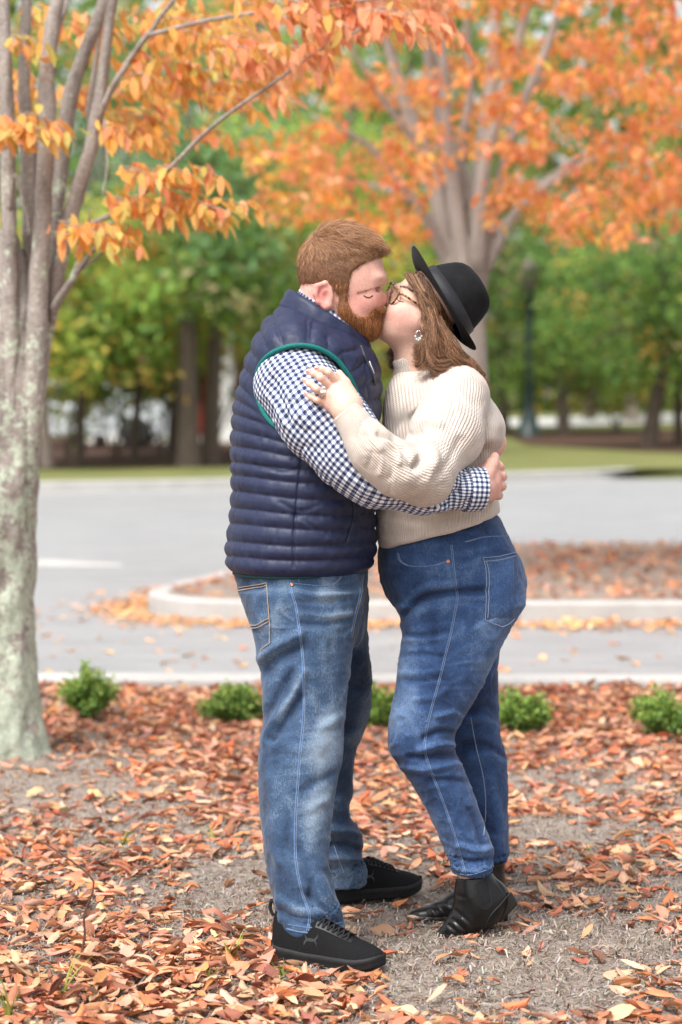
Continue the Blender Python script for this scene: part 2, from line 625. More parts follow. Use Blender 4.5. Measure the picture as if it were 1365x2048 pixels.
def sweep(name, path, prof, mat, parent=None, closed=False, gap=0.0, piece=0.0, ends=True):
    """profile (offset, z) swept along a ground path, cut into pieces with open joints"""
    path = np.asarray(path, float)
    T = np.gradient(path, axis=0) if not closed else np.roll(path, -1, 0) - np.roll(path, 1, 0)
    T /= np.linalg.norm(T, axis=1)[:, None]
    N = np.stack([-T[:, 1], T[:, 0]], 1)
    V = np.zeros((len(path), len(prof), 3))
    for k, (o, z) in enumerate(prof):
        V[:, k, :2] = path + N * o; V[:, k, 2] = z
    f = [(i * len(prof) + k, (i + 1) * len(prof) + k, (i + 1) * len(prof) + k + 1, i * len(prof) + k + 1) for i in range(len(path) - 1) for k in range(len(prof) - 1)]
    if ends:
        f.append(tuple(range(len(prof)))[::-1]); f.append(tuple((len(path) - 1) * len(prof) + k for k in range(len(prof))))
    return obj(name, np_mesh(name, V.reshape(-1, 3), f, False), mat, parent)
def kerb(path, height_top, width, flip, step=1.0, label=None, piece=3.0):
    path = np.asarray(path, float)
    d = np.concatenate([[0], np.cumsum(np.linalg.norm(np.diff(path, axis=0), axis=1))])
    root = empty('kerb', (path[0][0], path[0][1], 0)); tag(root, kind='structure')
    s0 = 0.0
    while s0 < d[-1] - 0.05:
        s1 = min(s0 + piece, d[-1])
        ss = np.linspace(s0 + 0.006, s1 - 0.006, max(3, int((s1 - s0) / 0.12)))
        pp = np.stack([np.interp(ss, d, path[:, 0]), np.interp(ss, d, path[:, 1])], 1)
        h = height_top
        r = 0.02
        prof = [(0, ROADZ - 0.15), (0, h - r), (r * 0.3, h - r * 0.3), (r, h), (width - r, h), (width - r * 0.3, h - r * 0.3), (width, h - r), (width, ROADZ - 0.15)]
        if flip: prof = [(-o, z) for o, z in prof][::-1]
        sweep('kerb_stone', pp, prof, MAT['concrete'], root)
        s0 = s1
    return root
# front kerb: road side is far side
kerb([(-9, 10.98), (9, 10.98 - 0.32)], 0.050, 0.19, False)
# island: polygon outline (road side), counter-clockwise
isl = [(7.5, 15.05), (3.0, 14.98), (1.0, 14.95), (-0.35, 15.0), (-0.85, 15.12), (-1.14, 15.36), (-1.26, 15.72), (-1.20, 16.2), (-1.02, 16.9), (-0.80, 17.8), (-0.45, 18.9), (0.2, 19.9), (1.2, 20.5), (3, 20.75), (7.5, 20.9)]
isl = catmull(isl, 160)
kerb(isl, 0.020, 0.14, True, piece=3.2)
isl_in = isl + 0.0
cent = np.array([4.0, 17.9])
inner = []
for i, p in enumerate(isl):
    a, b = isl[max(0, i - 1)], isl[min(len(isl) - 1, i + 1)]
    t = (b - a) / np.linalg.norm(b - a); nrm_ = np.array([t[1], -t[0]])
    inner.append(p + nrm_ * 0.11)
inner = np.array(inner)
sheet('island_bed', inner[::-1].tolist(), 0.012, MAT['soil'])
# far kerb with gutter and the verge behind it
far = catmull([(-30, 27.5), (-12, 31.0), (-4.2, 33.2), (0, 35.2), (3.6, 37.6), (4.6, 38.6), (5.6, 40.6), (6.4, 44)], 80)
far_k = far[far[:, 0] < 4.75]
kerb(far_k, 0.03, 0.30, False, piece=4)
GUT = np.vstack([far_k + np.array([0.05, -0.55]), far_k[::-1]])
sheet('gutter', GUT.tolist(), ROADZ + 0.004, plain('gutter_concrete', (0.40, 0.39, 0.38), 0.9, 0.3, 0.2, 20))
# verge terrain: rises gently away from the road
def verge_z(x, y):
    return 0.012 + 0.30 * np.clip((y - 42) / 40, 0, 1) ** 1.3 + 0.25 * np.clip((x - 2) / 20, 0, 1) * np.clip((y - 44) / 30, 0, 1)
rows = []
for k in np.linspace(0, 1, 60):
    fx = np.interp(np.linspace(0, 1, 80), np.linspace(0, 1, len(far)), far[:, 0]); fy = np.interp(np.linspace(0, 1, 80), np.linspace(0, 1, len(far)), far[:, 1])
    yy = fy + 0.15 + (160 - fy) * k ** 2
    xx = fx + (np.linspace(-90, 90, 80) - fx) * np.clip(k * 1.2, 0, 1)
    rows.append(np.stack([xx, yy, verge_z(xx, yy)], 1))
tag(obj('lawn', grid_mesh('lawn', np.array(rows)[:, ::-1]), MAT['lawn']), kind='structure')
# right-hand lawn reaching the road beside the kerb's end
rr_ = []
for k in np.linspace(0, 1, 30):
    xx = np.linspace(4.2, 40, 40); y0 = 38.2 + 0 * xx
    yy = y0 + (120 - y0) * k ** 2
    rr_.append(np.stack([xx, yy, verge_z(xx, yy) + 0.004 - 0.125 * np.clip(1 - (yy - 38.2) / 0.8, 0, 1)], 1))
tag(obj('lawn', grid_mesh('lawn', np.array(rr_)[:, ::-1]), MAT['lawn']), kind='structure')
def draped(name, pts, mat, lift=0.01):
    """polygon strip pairs (near, far) laid over the verge"""
    a = np.array([(x, y, verge_z(np.array(x), np.array(y)) + lift) for x, y, *_ in [p[0] for p in pts]], float)
    b = np.array([(x, y, verge_z(np.array(x), np.array(y)) + lift) for x, y, *_ in [p[1] for p in pts]], float)
    t = np.linspace(0, 1, 12)[None, :, None]
    V = a[:, None] * (1 - t) + b[:, None] * t
    V[..., 2] = verge_z(V[..., 0], V[..., 1]) + lift
    return tag(obj(name, grid_mesh(name, V[:, ::-1]), mat), kind='structure')
draped('bark_bed', [((-30, 36.5), (-30, 75)), ((-12, 38.2), (-12, 75)), ((-5, 38.8), (-5, 75)), ((-1.5, 40.2), (-1.5, 75)), ((1.5, 43), (1.5, 75)), ((3.2, 50), (3.2, 75))], MAT['bark_mulch'])
draped('bark_bed', [((4.0, 52), (4.0, 60)), ((6, 47.5), (6, 62)), ((8, 45.5), (8, 63)), ((12, 45), (12, 64)), ((20, 45), (20, 66))], MAT['bark_mulch'], 0.02)
draped('path', [((2, 66), (2, 74)), ((6, 67), (6, 76)), ((12, 70), (12, 80)), ((25, 74), (25, 86))], plain('path_concrete', (0.50, 0.49, 0.48), 0.85, 0.3, 0.15, 2), 0.03)

# low kerb end on the left, dying into the road
kx = np.linspace(-7, -1.80, 40)
hgt = np.where(kx < -2.9, 0.06, 0.06 * np.clip((-1.80 - kx) / 1.1, 0, 1)) + 0.006
V = np.zeros((40, 6, 3))
for k, (dy, hs) in enumerate(((0, -0.4), (0.0, 0.8), (0.05, 1.0), (0.28, 1.0), (0.33, 0.8), (0.34, -0.4))):
    V[:, k] = np.stack([kx, 19.75 + dy + 0.10 * np.clip((kx + 2.6) / 0.8, 0, 1) ** 2 * (1 if k < 3 else -1), ROADZ + hgt * hs], 1)
ke = obj('kerb', grid_mesh('kerb', V), MAT['concrete']); tag(ke, kind='structure')
# ================================================================== trees and plants
def leaf_mat(name, trans=0.35, rough=0.6, tex=True, spec=0.25):
    t = NT(name).set(Roughness=rough)
    a = t.attr('tint', 'Color')
    nz = t.noise(60, 3)
    c = t.mix(0.22, a, t.ramp(nz, [(0.3, (0.25, 0.2, 0.15)), (0.7, (1, 1, 1))]), 'MULTIPLY')
    t.color(c)
    t.b.inputs['Specular IOR Level'].default_value = spec
    if trans:
        tr = t.n('BsdfTranslucent'); t.l(c, tr.inputs['Color'])
        mx = t.n('MixShader'); mx.inputs[0].default_value = trans
        t.l(t.b.outputs[0], mx.inputs[1]); t.l(tr.outputs[0], mx.inputs[2])
        t.l(mx.outputs[0], t.t.nodes['Material Output'].inputs['Surface'])
    return t.m
MAT['leaf'] = leaf_mat('tree_leaf', 0.52)
MAT['dry_leaf'] = leaf_mat('dry_leaf', 0.10, 0.75, spec=0.10)
MAT['needle'] = leaf_mat('shrub_leaf', 0.25)
def bark(name, dark, light, lichen=0.0):
    t = NT(name).set(Roughness=0.9)
    n1 = t.noise(14, 5, 0.7, stretch=(1, 1, 0.4)); n2 = t.noise(60, 4, 0.7, stretch=(1, 1, 1.6))
    a = t.ramp(n1, [(0.3, dark), (0.7, light)])
    a = t.mix(0.4, a, t.ramp(n2, [(0.3, tuple(x * 0.5 for x in dark)), (0.7, tuple(min(1, x * 1.25) for x in light))]))
    if lichen:
        co = t.coord('Object')
        sep = t.n('SeparateXYZ'); t.l(co, sep.inputs[0])
        n3 = t.noise(9, 5, 0.75); n4 = t.noise(40, 3, 0.7)
        zf = t.math('MULTIPLY', t.math('SUBTRACT', 1.45, sep.outputs[2]), 0.13)
        k = t.math('ADD', t.math('ADD', n3, zf), t.math('MULTIPLY', t.math('SUBTRACT', n4, 0.5), 0.5))
        m = t.ramp(k, [(0.53, (0, 0, 0)), (0.60, (1, 1, 1))])
        lc = t.ramp(n4, [(0.3, (0.30, 0.35, 0.27)), (0.7, (0.56, 0.60, 0.48))])
        a = t.mix(m, a, lc)
        rb = t.ramp(t.noise(7, 4, 0.8), [(0.66, (0, 0, 0)), (0.72, (1, 1, 1))])
        a = t.mix(rb, a, (0.34, 0.13, 0.055))
    t.color(a); b = t.bump(n1, 0.8, 0.02); t.bump(n2, 0.6, 0.008, b)
    return t.m
MAT['bark_near'] = bark('lichened_bark', (0.16, 0.132, 0.118), (0.43, 0.375, 0.335), 1.0)
MAT['bark_far'] = bark('grey_bark', (0.26, 0.225, 0.20), (0.48, 0.43, 0.39))
MAT['bark_dark'] = bark('dark_bark', (0.055, 0.040, 0.030), (0.14, 0.105, 0.080))
MAT['bark_pale'] = bark('pale_bark', (0.22, 0.17, 0.145), (0.40, 0.33, 0.29))

LEAF_T = np.array([0.0, 0.22, 0.5, 0.78, 1.0]); LEAF_W = np.array([0.04, 0.36, 0.50, 0.34, 0.02])
def leaf_batch(pos, dirv, nrm_, L, wid, tints, fold=0.25, droop=0.25):
    """elliptic leaves with a folded midrib: 9 vertices, 8 triangles as 4 quads+ each"""
    n = len(pos)
    d = dirv / (np.linalg.norm(dirv, axis=1)[:, None] + 1e-9)
    s = np.cross(d, nrm_); s /= np.linalg.norm(s, axis=1)[:, None] + 1e-9
    u = np.cross(s, d)
    V = np.zeros((n, 15, 3))
    for k, (t, w) in enumerate(zip(LEAF_T, LEAF_W)):
        c = pos + d * (L * t)[:, None] - u * (L * droop * t * t)[:, None]
        V[:, k * 3 + 0] = c - s * (wid * w)[:, None] + u * (wid * w * fold)[:, None]
        V[:, k * 3 + 1] = c
        V[:, k * 3 + 2] = c + s * (wid * w)[:, None] + u * (wid * w * fold)[:, None]
    f = np.array([(k * 3 + j, k * 3 + j + 1, k * 3 + j + 4, k * 3 + j + 3) for k in range(4) for j in range(2)])
    F_ = (f[None] + (np.arange(n) * 15)[:, None, None]).reshape(-1, 4)
    return V.reshape(-1, 3), F_, np.repeat(tints, 15, 0)
def quad_batch(pos, dirv, nrm_, L, wid, tints):
    n = len(pos)
    d = dirv / (np.linalg.norm(dirv, axis=1)[:, None] + 1e-9)
    s = np.cross(d, nrm_); s /= np.linalg.norm(s, axis=1)[:, None] + 1e-9
    u = np.cross(s, d)
    V = np.stack([pos, pos + d * (L * .45)[:, None] - s * (wid / 2)[:, None], pos + d * L[:, None] - u * (L * .2)[:, None], pos + d * (L * .45)[:, None] + s * (wid / 2)[:, None]], 1)
    F_ = np.arange(n * 4).reshape(n, 4)
    return V.reshape(-1, 3), F_, np.repeat(tints, 4, 0)
def rand_dirs(rg, n, flat=1.0):
    d = rg.normal(0, 1, (n, 3)); d[:, 2] *= flat
    return d / np.linalg.norm(d, axis=1)[:, None]
def palette(rg, n, cols, jit=0.15):
    cols = np.array(cols); i = rg.integers(0, len(cols), n)
    return np.clip(cols[i] * (1 + rg.normal(0, jit, (n, 1))) * (1 + rg.normal(0, jit * 0.4, (n, 3))), 0.003, 0.95)

ORANGE = [(0.88, 0.37, 0.12), (0.88, 0.42, 0.14), (0.88, 0.33, 0.15), (0.90, 0.48, 0.17), (0.86, 0.30, 0.16), (0.90, 0.42, 0.22)]
YELLOW = [(0.86, 0.48, 0.13), (0.86, 0.42, 0.11), (0.82, 0.54, 0.17), (0.86, 0.39, 0.13), (0.64, 0.54, 0.15)]

def limb(name, pts, r0, r1, mat, parent, sides=10, n=None, bumpy=0.04):
    n = n or max(8, len(pts) * 6)
    c = catmull(pts, n)
    rad = np.linspace(r0, r1, n) * (1 + bumpy * noise3(c, 6, int(r0 * 1e5) % 97))
    return obj(name, tube_mesh(name, c, rad, sides), mat, parent)

def sprays(rg, twigs, per, L, spread=0.10, droop=0.6, cols=ORANGE, offset=0.05, colfn=None):
    """leaves set along twig polylines"""
    pos, dr, nm = [], [], []
    for tw in twigs:
        c = catmull(tw, max(4, per))
        T = np.gradient(c, axis=0); T /= np.linalg.norm(T, axis=1)[:, None] + 1e-9
        k = len(c)
        side = np.cross(T, [0, 0, 1.0]); side /= np.linalg.norm(side, axis=1)[:, None] + 1e-9
        sg = np.where(np.arange(k) % 2 == 0, 1, -1)[:, None]
        d = T * rg.uniform(0.3, 0.9, (k, 1)) + side * sg * rg.uniform(0.5, 1.1, (k, 1)) + np.array([0, 0, -1.0]) * rg.uniform(droop * 0.4, droop * 1.5, (k, 1)) + rg.normal(0, 0.25, (k, 3))
        pos.append(c + rg.normal(0, offset * 0.3, (k, 3))); dr.append(d)
        nm.append(np.array([0, 0, 1.0]) + rg.normal(0, 0.45, (k, 3)))
    pos, dr, nm = np.vstack(pos), np.vstack(dr), np.vstack(nm)
    n = len(pos)
    Ls = rg.uniform(0.7, 1.2, n) * L
    return pos, dr, nm, Ls, (palette(rg, n, cols) if colfn is None else colfn(pos))

def add_leaves(root, data, n_single, mat, leaf_name='leaf', crown_name='crown', wr=0.42, quads=False):
    """the leaves that show largest become parts of their own, the rest one crown"""
    pos, dr, nm, Ls, tints = data
    q = pix(pos + dr / np.linalg.norm(dr, axis=1)[:, None] * Ls[:, None] * 0.5)
    infr = (q[:, 0] > 0) & (q[:, 0] < 1365) & (q[:, 1] > 0) & (q[:, 1] < 2048)
    score = np.where(infr, Ls / pos[:, 1], 0)
    order = np.argsort(-score)
    single = order[:n_single]; rest = order[n_single:]
    for i in single:
        if score[i] <= 0: continue
        sl = slice(i, i + 1)
        v, f, t = leaf_batch(np.zeros((1, 3)), dr[sl], nm[sl], Ls[sl], Ls[sl] * wr, tints[sl])
        me = np_mesh(leaf_name, v, f); attr_c(me, 'tint', t)
        o = obj(leaf_name, me, mat, root); o.location = pos[i]
    fn = quad_batch if quads else leaf_batch
    v, f, t = fn(pos[rest], dr[rest], nm[rest], Ls[rest], Ls[rest] * wr, tints[rest])
    me = np_mesh(crown_name, v, f); attr_c(me, 'tint', t)
    o = obj(crown_name, me, mat, root); o['kind'] = 'stuff'
    return o

# ---- the lichened tree on the left, near the kerb
TD = 8.92                                            # depth of its foot
rg = np.random.default_rng(3)
t1 = empty('tree', W(10, 1510, TD) * [1, 1, 0])
tag(t1, 'multi-stemmed tree with lichen-covered trunk and orange-yellow leaves at the left edge', 'tree')
tp = lambda x, y, d=0.0: W(x, y, TD + d)
# trunk: flared foot, fused stems
stem_rows = [(1525, -90, 108, 0.19), (1500, -84, 98, 0.18), (1450, -76, 86, 0.17), (1380, -72, 77, 0.165), (1300, -70, 72, 0.16), (1200, -70, 68, 0.155), (1080, -68, 68, 0.155), (950, -66, 71, 0.155), (840, -66, 78, 0.158), (740, -60, 80, 0.145), (660, -54, 80, 0.13), (610, -48, 74, 0.115), (560, -40, 64, 0.09), (510, -28, 50, 0.06), (460, -8, 30, 0.03)]
z_, cx_, a_, b_ = [], [], [], []
for y, l, r, b in stem_rows:
    pl, pr = tp(l, y), tp(r, y); z_.append(pl[2]); cx_.append((pl[0] + pr[0]) / 2); a_.append((pr[0] - pl[0]) / 2); b_.append(b)
o_ = np.argsort(z_); z_, cx_, a_, b_ = (np.array(k)[o_] for k in (z_, cx_, a_, b_))
zz = np.linspace(z_[0] - 0.02, z_[-1], 120); an = np.linspace(0, 2 * np.pi, 72, endpoint=False)
V = np.zeros((120, 72, 3))
for i, z in enumerate(zz):
    a, b, c = np.interp(z, z_, a_), np.interp(z, z_, b_), np.interp(z, z_, cx_)
    flute = 1 + 0.035 * np.cos(3 * an + 1.2 * z) * np.clip(0.3 + z * 0.5, 0, 1.2) + 0.03 * np.cos(7 * an - z)
    V[i, :, 0] = c + np.cos(an) * a * flute; V[i, :, 1] = TD + np.sin(an) * b * flute; V[i, :, 2] = z
P_ = V.reshape(-1, 3)
P_[:, :2] += ((P_[:, :2] - np.array([np.mean(cx_), TD])) / 0.15 * (0.016 * fbm(P_ * np.array([1, 1, 0.5]), 14, 4, 4))[:, None])
obj('trunk', grid_mesh('trunk', P_.reshape(V.shape), closed_v=True), MAT['bark_near'], t1)
STEMS = [([(-30, 700, 0), (-28, 450, 0), (-30, 200, 0), (-40, -80, 0)], 0.050, 0.035), ([(16, 1100, -.06), (22, 860, -.105), (22, 720, -.11), (18, 500, -.09), (16, 300, -.06), (12, 150, -.05), (5, -100, -.03)], 0.047, 0.030), ([(55, 700, .02), (60, 450, .04), (52, 230, .05), (50, 120, .05), (56, -100, .06)], 0.040, 0.024),
         ([(50, 1120, -.03), (62, 880, -.085), (72, 720, -.11), (78, 560, -.10), (86, 430, -.09), (95, 250, -.09), (97, 110, -.08), (122, -40, -.06), (140, -150, -.05)], 0.056, 0.032), ([(50, 900, .03), (70, 760, .03), (92, 640, .03), (112, 430, .06), (135, 230, .08), (163, 125, .10), (215, -10, .12), (250, -120, .14)], 0.044, 0.030),
         ([(58, 960, -.03), (76, 800, -.03), (92, 660, -.03), (118, 530, -.04), (150, 400, -.04), (180, 300, -.03), (200, 190, -.02), (216, 70, -.01), (235, -60, 0)], 0.043, 0.026), ([(196, 250, -.02), (209, 205, -.04), (248, 140, -.08), (287, 82, -.10), (345, 5, -.14), (400, -60, -.16)], 0.018, 0.009),
         ([(112, 560, .0), (150, 440, .10), (175, 330, .16), (182, 190, .2), (200, 60, .24)], 0.020, 0.012), ([(70, 480, .06), (78, 300, .12), (95, 120, .16), (160, -60, .2)], 0.020, 0.014)]
for pts, r0, r1 in STEMS:
    c_ = catmull([tp(*p) for p in pts], 70); k_ = np.linspace(0, 1, 70)
    grow = np.clip(0.15 + k_ * 5.0, 0, 1) if pts[0][1] > 850 else 1.0
    v_, f_ = tube_arrays(c_, np.linspace(r0 * 0.78, r1 * 0.72, 70) * grow, 16)
    v_ = v_ + 0.0045 * np.stack([fbm(v_ * [1, 1, 0.5], 26, 60 + a_i, 3) for a_i in range(3)], 1)
    obj('stem', np_mesh('stem', v_, [tuple(dict.fromkeys(q_)) for q_ in f_.tolist()]), MAT['bark_near'], t1)
BR = [([(103, 640, -.05), (112, 610, -.10), (135, 574, -.16), (165, 530, -.22), (197, 492, -.28), (254, 464, -.34)], .020, .004), ([(135, 574, -.16), (158, 520, -.2), (175, 470, -.22), (180, 420, -.24)], .008, .003), ([(150, 550, -.19), (200, 510, -.26), (240, 480, -.3)], .006, .003),
      ([(250, 420, -.2), (316, 361, -.34), (362, 315, -.42), (410, 267, -.5), (472, 217, -.6), (550, 164, -.7), (640, 100, -.8), (720, 60, -.9)], .010, .004), ([(150, 460, -.1), (250, 420, -.2)], .010, .009), ([(20, 420, -.1), (30, 350, -.15), (52, 420, -.15), (60, 470, -.15)], .008, .005),
      ([(0, 300, -.12), (60, 275, -.25), (110, 280, -.3)], .006, .003), ([(210, 240, -.05), (215, 330, -.15), (205, 390, -.2)], .005, .003), ([(300, 70, -.12), (420, 40, -.3), (560, 20, -.5), (700, 5, -.7), (860, -20, -.9)], .009, .004)]
for pts, r0, r1 in BR:
    limb('branch', [tp(*p) for p in pts], r0, r1, MAT['bark_near'], t1, 7)
tw = []
def row(x0, y0, x1, y1, d0, d1, n, sp=22, ln=60):
    for k in range(n):
        a = rg.uniform(0, 1); x = x0 + (x1 - x0) * a + rg.normal(0, 8); y = y0 + (y1 - y0) * a + rg.normal(0, sp * 0.35); d = rg.uniform(d0, d1)
        tw.append([tp(x - ln * 0.3, y - 3, d), tp(x + ln * 0.2, y + rg.normal(0, 5), d - 0.03), tp(x + ln * 0.7, y + 14, d - 0.06)])
row(-20, 250, 95, 255, -.4, -.15, 8); row(190, 245, 225, 250, -.4, -.2, 2); row(240, 330, 440, 350, -.5, -.2, 8); row(200, 395, 480, 420, -.5, -.15, 16); row(70, 460, 240, 455, -.5, -.25, 9); row(30, 70, 60, 90, -.3, -.1, 2)
near_n = len(tw)
row(230, 40, 520, 60, -.3, .8, 22, 60); row(250, 130, 560, 170, -.2, 1.0, 26, 90); row(220, 220, 420, 260, .0, .9, 12, 80); row(60, 30, 200, 60, .2, .9, 8, 60); row(120, 150, 240, 220, .3, .9, 8, 80); row(480, 20, 880, 30, -1.0, -.4, 26, 34); row(420, 90, 620, 120, -.8, .2, 14, 50); row(-60, 120, 60, 190, .3, .9, 6, 80); row(540, -60, 700, -20, -.9, .4, 10); row(100, -160, 900, -60, -.8, 1.0, 40, 80)
def near_cols(pos):
    q = pix(pos); n = len(pos)
    c = palette(rg, n, YELLOW, 0.10)
    p2 = palette(rg, n, [(0.86, 0.40, 0.22), (0.84, 0.32, 0.16), (0.86, 0.48, 0.26)], 0.08)
    up = rg.uniform(0, 1, n) < np.clip((q[:, 0] - 380) / 300, 0.15, 0.85)
    c[up] = p2[up]
    return c
data = sprays(rg, tw, 14, 0.079, droop=0.75, colfn=near_cols)
add_leaves(t1, data, 300, MAT['leaf'], wr=0.37)
twm = []
for t_ in tw:
    v_, f_ = tube_arrays(catmull(t_, 5), np.linspace(0.0025, 0.0012, 5), 5, caps=False); twm.append((v_, f_))
v_, f_ = join_arrays(twm)
o = obj('twigs', np_mesh('twigs', v_, f_), MAT['bark_near'], t1); o['kind'] = 'stuff'

# ---- the orange tree on the island
OD = 17.4
t2 = empty('tree', W(955, 1150, OD) * [1, 1, 0] + [0, 0, 0.01])
tag(t2, 'bright orange vase-shaped tree with grey fanning stems on the leaf-strewn kerbed island', 'tree')
op = lambda x, y, d=0.0: W(x - 18, y, OD + d)
limb('trunk', [op(957, 1165), op(957, 950), op(955, 760), op(950, 640), op(948, 560), op(946, 480)], 0.15, 0.125, MAT['bark_far'], t2, 16, 30)
for pts, r0, r1 in [([(930, 600, 0), (905, 450, .0), (875, 330, .1), (840, 240, .1), (800, 110, .2), (770, -60, .3)], .085, .03), ([(940, 560, .1), (925, 400, .1), (905, 250, .1), (880, 130, 0), (870, 0, -.1), (860, -150, -.1)], .08, .03), ([(950, 560, -.1), (925, 380, -.1), (912, 260, -.2), (905, 130, -.3), (890, 0, -.3)], .07, .025),
        ([(965, 560, 0), (975, 400, .1), (990, 260, .1), (1005, 130, .2), (1010, -20, .3)], .085, .035), ([(970, 540, -.1), (985, 350, -.2), (1020, 200, -.2), (1060, 60, -.2), (1090, -80, -.2)], .06, .025), ([(975, 580, .1), (1010, 400, .2), (1050, 240, .3), (1110, 100, .4), (1150, -50, .5)], .06, .02),
        ([(990, 540, .0), (1040, 440, -.2), (1100, 380, -.3), (1180, 330, -.4), (1280, 290, -.5)], .04, .012), ([(920, 540, 0), (860, 420, -.2), (800, 340, -.3), (740, 280, -.4), (640, 230, -.5)], .045, .012), ([(915, 480, 0), (840, 400, .3), (760, 370, .5), (680, 360, .6)], .03, .01), ([(960, 420, .2), (940, 300, .3), (960, 180, .4), (950, 30, .4)], .05, .02), ([(860, 300, -.2), (800, 220, -.3), (740, 130, -.4), (700, 40, -.5)], .03, .01),
        ([(1010, 470, .1), (1090, 380, .4), (1200, 300, .6), (1320, 250, .8)], .035, .01)]:
    limb('limb', [op(*p) for p in pts], r0, r1, MAT['bark_far'], t2, 9)
rg = np.random.default_rng(5)
tw = []
def crown_ok(px, py):
    """lower edge of the orange crown along the picture"""
    edge = np.interp(px, [380, 470, 560, 650, 720, 800, 870, 930, 1000, 1080, 1150, 1230, 1300, 1400, 1700], [300, 380, 425, 440, 470, 475, 492, 500, 440, 430, 505, 500, 435, 440, 420])
    return py < edge
cnt = 0
while cnt < 1250:
    px, py = rg.uniform(330, 1750), rg.uniform(-520, 510)
    if not crown_ok(px, py): continue
    if px < 520 and rg.uniform() < 0.6: continue
    if noise3(np.array([[px / 95.0, 3.3, py / 42.0]]), 1.0, 8)[0] < -0.16: continue
    trunkgap = math.exp(-((px - 950) / 60) ** 2) * (1 if py > 60 else 0)
    d = rg.uniform(-2.3, 2.3)
    if rg.uniform() < trunkgap * 0.75 and d < 0.4: continue
    c = op(px, py, d); az = rg.uniform(0, 2 * math.pi); L = rg.uniform(0.12, 0.28)
    a = np.array([math.cos(az), math.sin(az), 0])
    tw.append([c - a * L * 0.5, c + [0, 0, 0.015], c + a * L * 0.5 - [0, 0, 0.04]]); cnt += 1
def far_cols(pos):
    q = pix(pos); n = len(pos)
    c = palette(rg, n, ORANGE, 0.10)
    y = palette(rg, n, [(0.84, 0.42, 0.09), (0.84, 0.36, 0.07), (0.70, 0.48, 0.10)], 0.1)
    k = rg.uniform(0, 1, n) < np.clip(0.75 - (q[:, 0] - 430) / 450, 0.12, 0.8) + np.clip((q[:, 1] - 400) / 250, 0, 0.4)
    c[k] = y[k]
    return c
data = sprays(rg, tw, 20, 0.074, droop=0.5, colfn=far_cols, offset=0.12)
add_leaves(t2, data, 300, MAT['leaf'], wr=0.5)

# ---- woodland beyond the road
GREENS = {'mid': [(0.184, 0.301, 0.064), (0.244, 0.382, 0.081), (0.149, 0.261, 0.064), (0.302, 0.432, 0.092)], 'yellow': [(0.386, 0.413, 0.081), (0.505, 0.473, 0.092), (0.291, 0.373, 0.081), (0.600, 0.413, 0.092), (0.244, 0.352, 0.081)],
          'deep': [(0.101, 0.196, 0.052), (0.136, 0.242, 0.057), (0.173, 0.282, 0.061), (0.083, 0.151, 0.049)], 'blue': [(0.160, 0.282, 0.122), (0.207, 0.332, 0.142), (0.136, 0.242, 0.102)]}  # greens brightened to stand in for haze over the far trees
def wood_tree(seed, px, base_y, wpx, depth, crown_px, cols, label, mat='bark_dark', n_clump=70, per=46, lean=0.0, leaf=0.17, flat=0.6, extra=None, top_y=-260):
    """crown_px: (x0, x1, y_top, y_bottom) at that depth"""
    rg = np.random.default_rng(seed)
    b = W(px, base_y, depth)
    b[2] = float(verge_z(np.array(b[0]), np.array(b[1])))
    root = empty('tree', b)
    tag(root, label, 'tree', 'woodland trees beyond the road')
    top = W(px + lean, max(crown_px[2] - 40, top_y), depth)
    r = wpx / 2 * depth / F
    mid = b * 0.5 + top * 0.5 + np.array([rg.normal(0, 0.12), 0, 0])
    limb('trunk', [b - [0, 0, 0.1], b * 0.8 + mid * 0.2, mid, top], r * 1.15, r * 0.35, MAT[mat], root, 12, 24)
    x0, x1, y0, y1 = crown_px
    pos = []
    for k in range(5):
        x = rg.uniform(x0, x1); y = rg.uniform(y0, y1 - 40)
        e = W(x, y, depth + rg.uniform(-1.5, 1.5)); s = b * 0.45 + top * 0.55 + (top - b) * rg.uniform(-0.25, 0.25)
        limb('limb', [s, s * 0.5 + e * 0.5 + [0, 0, 0.2], e], r * 0.35, r * 0.08, MAT[mat], root, 7)
    allp, alln, tint_ = [], [], []
    for k in range(n_clump):
        x = rg.uniform(x0, x1); y = rg.uniform(y0, y1)
        c = W(x, y, depth + rg.uniform(-2.2, 2.2))
        sc = rg.uniform(0.35, 0.75)
        m = int(per * rg.uniform(0.6, 1.3))
        pt = c + rg.normal(0, 1, (m, 3)) * np.array([sc, sc, sc * flat]) * 0.62
        allp.append(pt)
        cc_ = cols if rg.uniform() > 0.24 else [GREENS['yellow'], GREENS['mid'], [(0.42, 0.36, 0.20), (0.36, 0.33, 0.16)], [(0.50, 0.30, 0.08), (0.44, 0.34, 0.10)]][rg.integers(0, 4)]
        tint_.append(palette(rg, m, cc_, 0.10) * rg.uniform(0.9, 1.7))
    pos = np.vstack(allp); n = len(pos)
    L = rg.uniform(0.7, 1.3, n) * leaf
    v, f, t = quad_batch(pos, rand_dirs(rg, n, 0.7), np.array([0, -0.2, 1.0]) + rg.normal(0, 0.5, (n, 3)), L, L * 0.6, np.clip(np.vstack(tint_), 0.004, 0.9))
    me = np_mesh('crown', v, f); attr_c(me, 'tint', t)
    o = obj('crown', me, MAT['leaf'], root)
    return root
g = GREENS
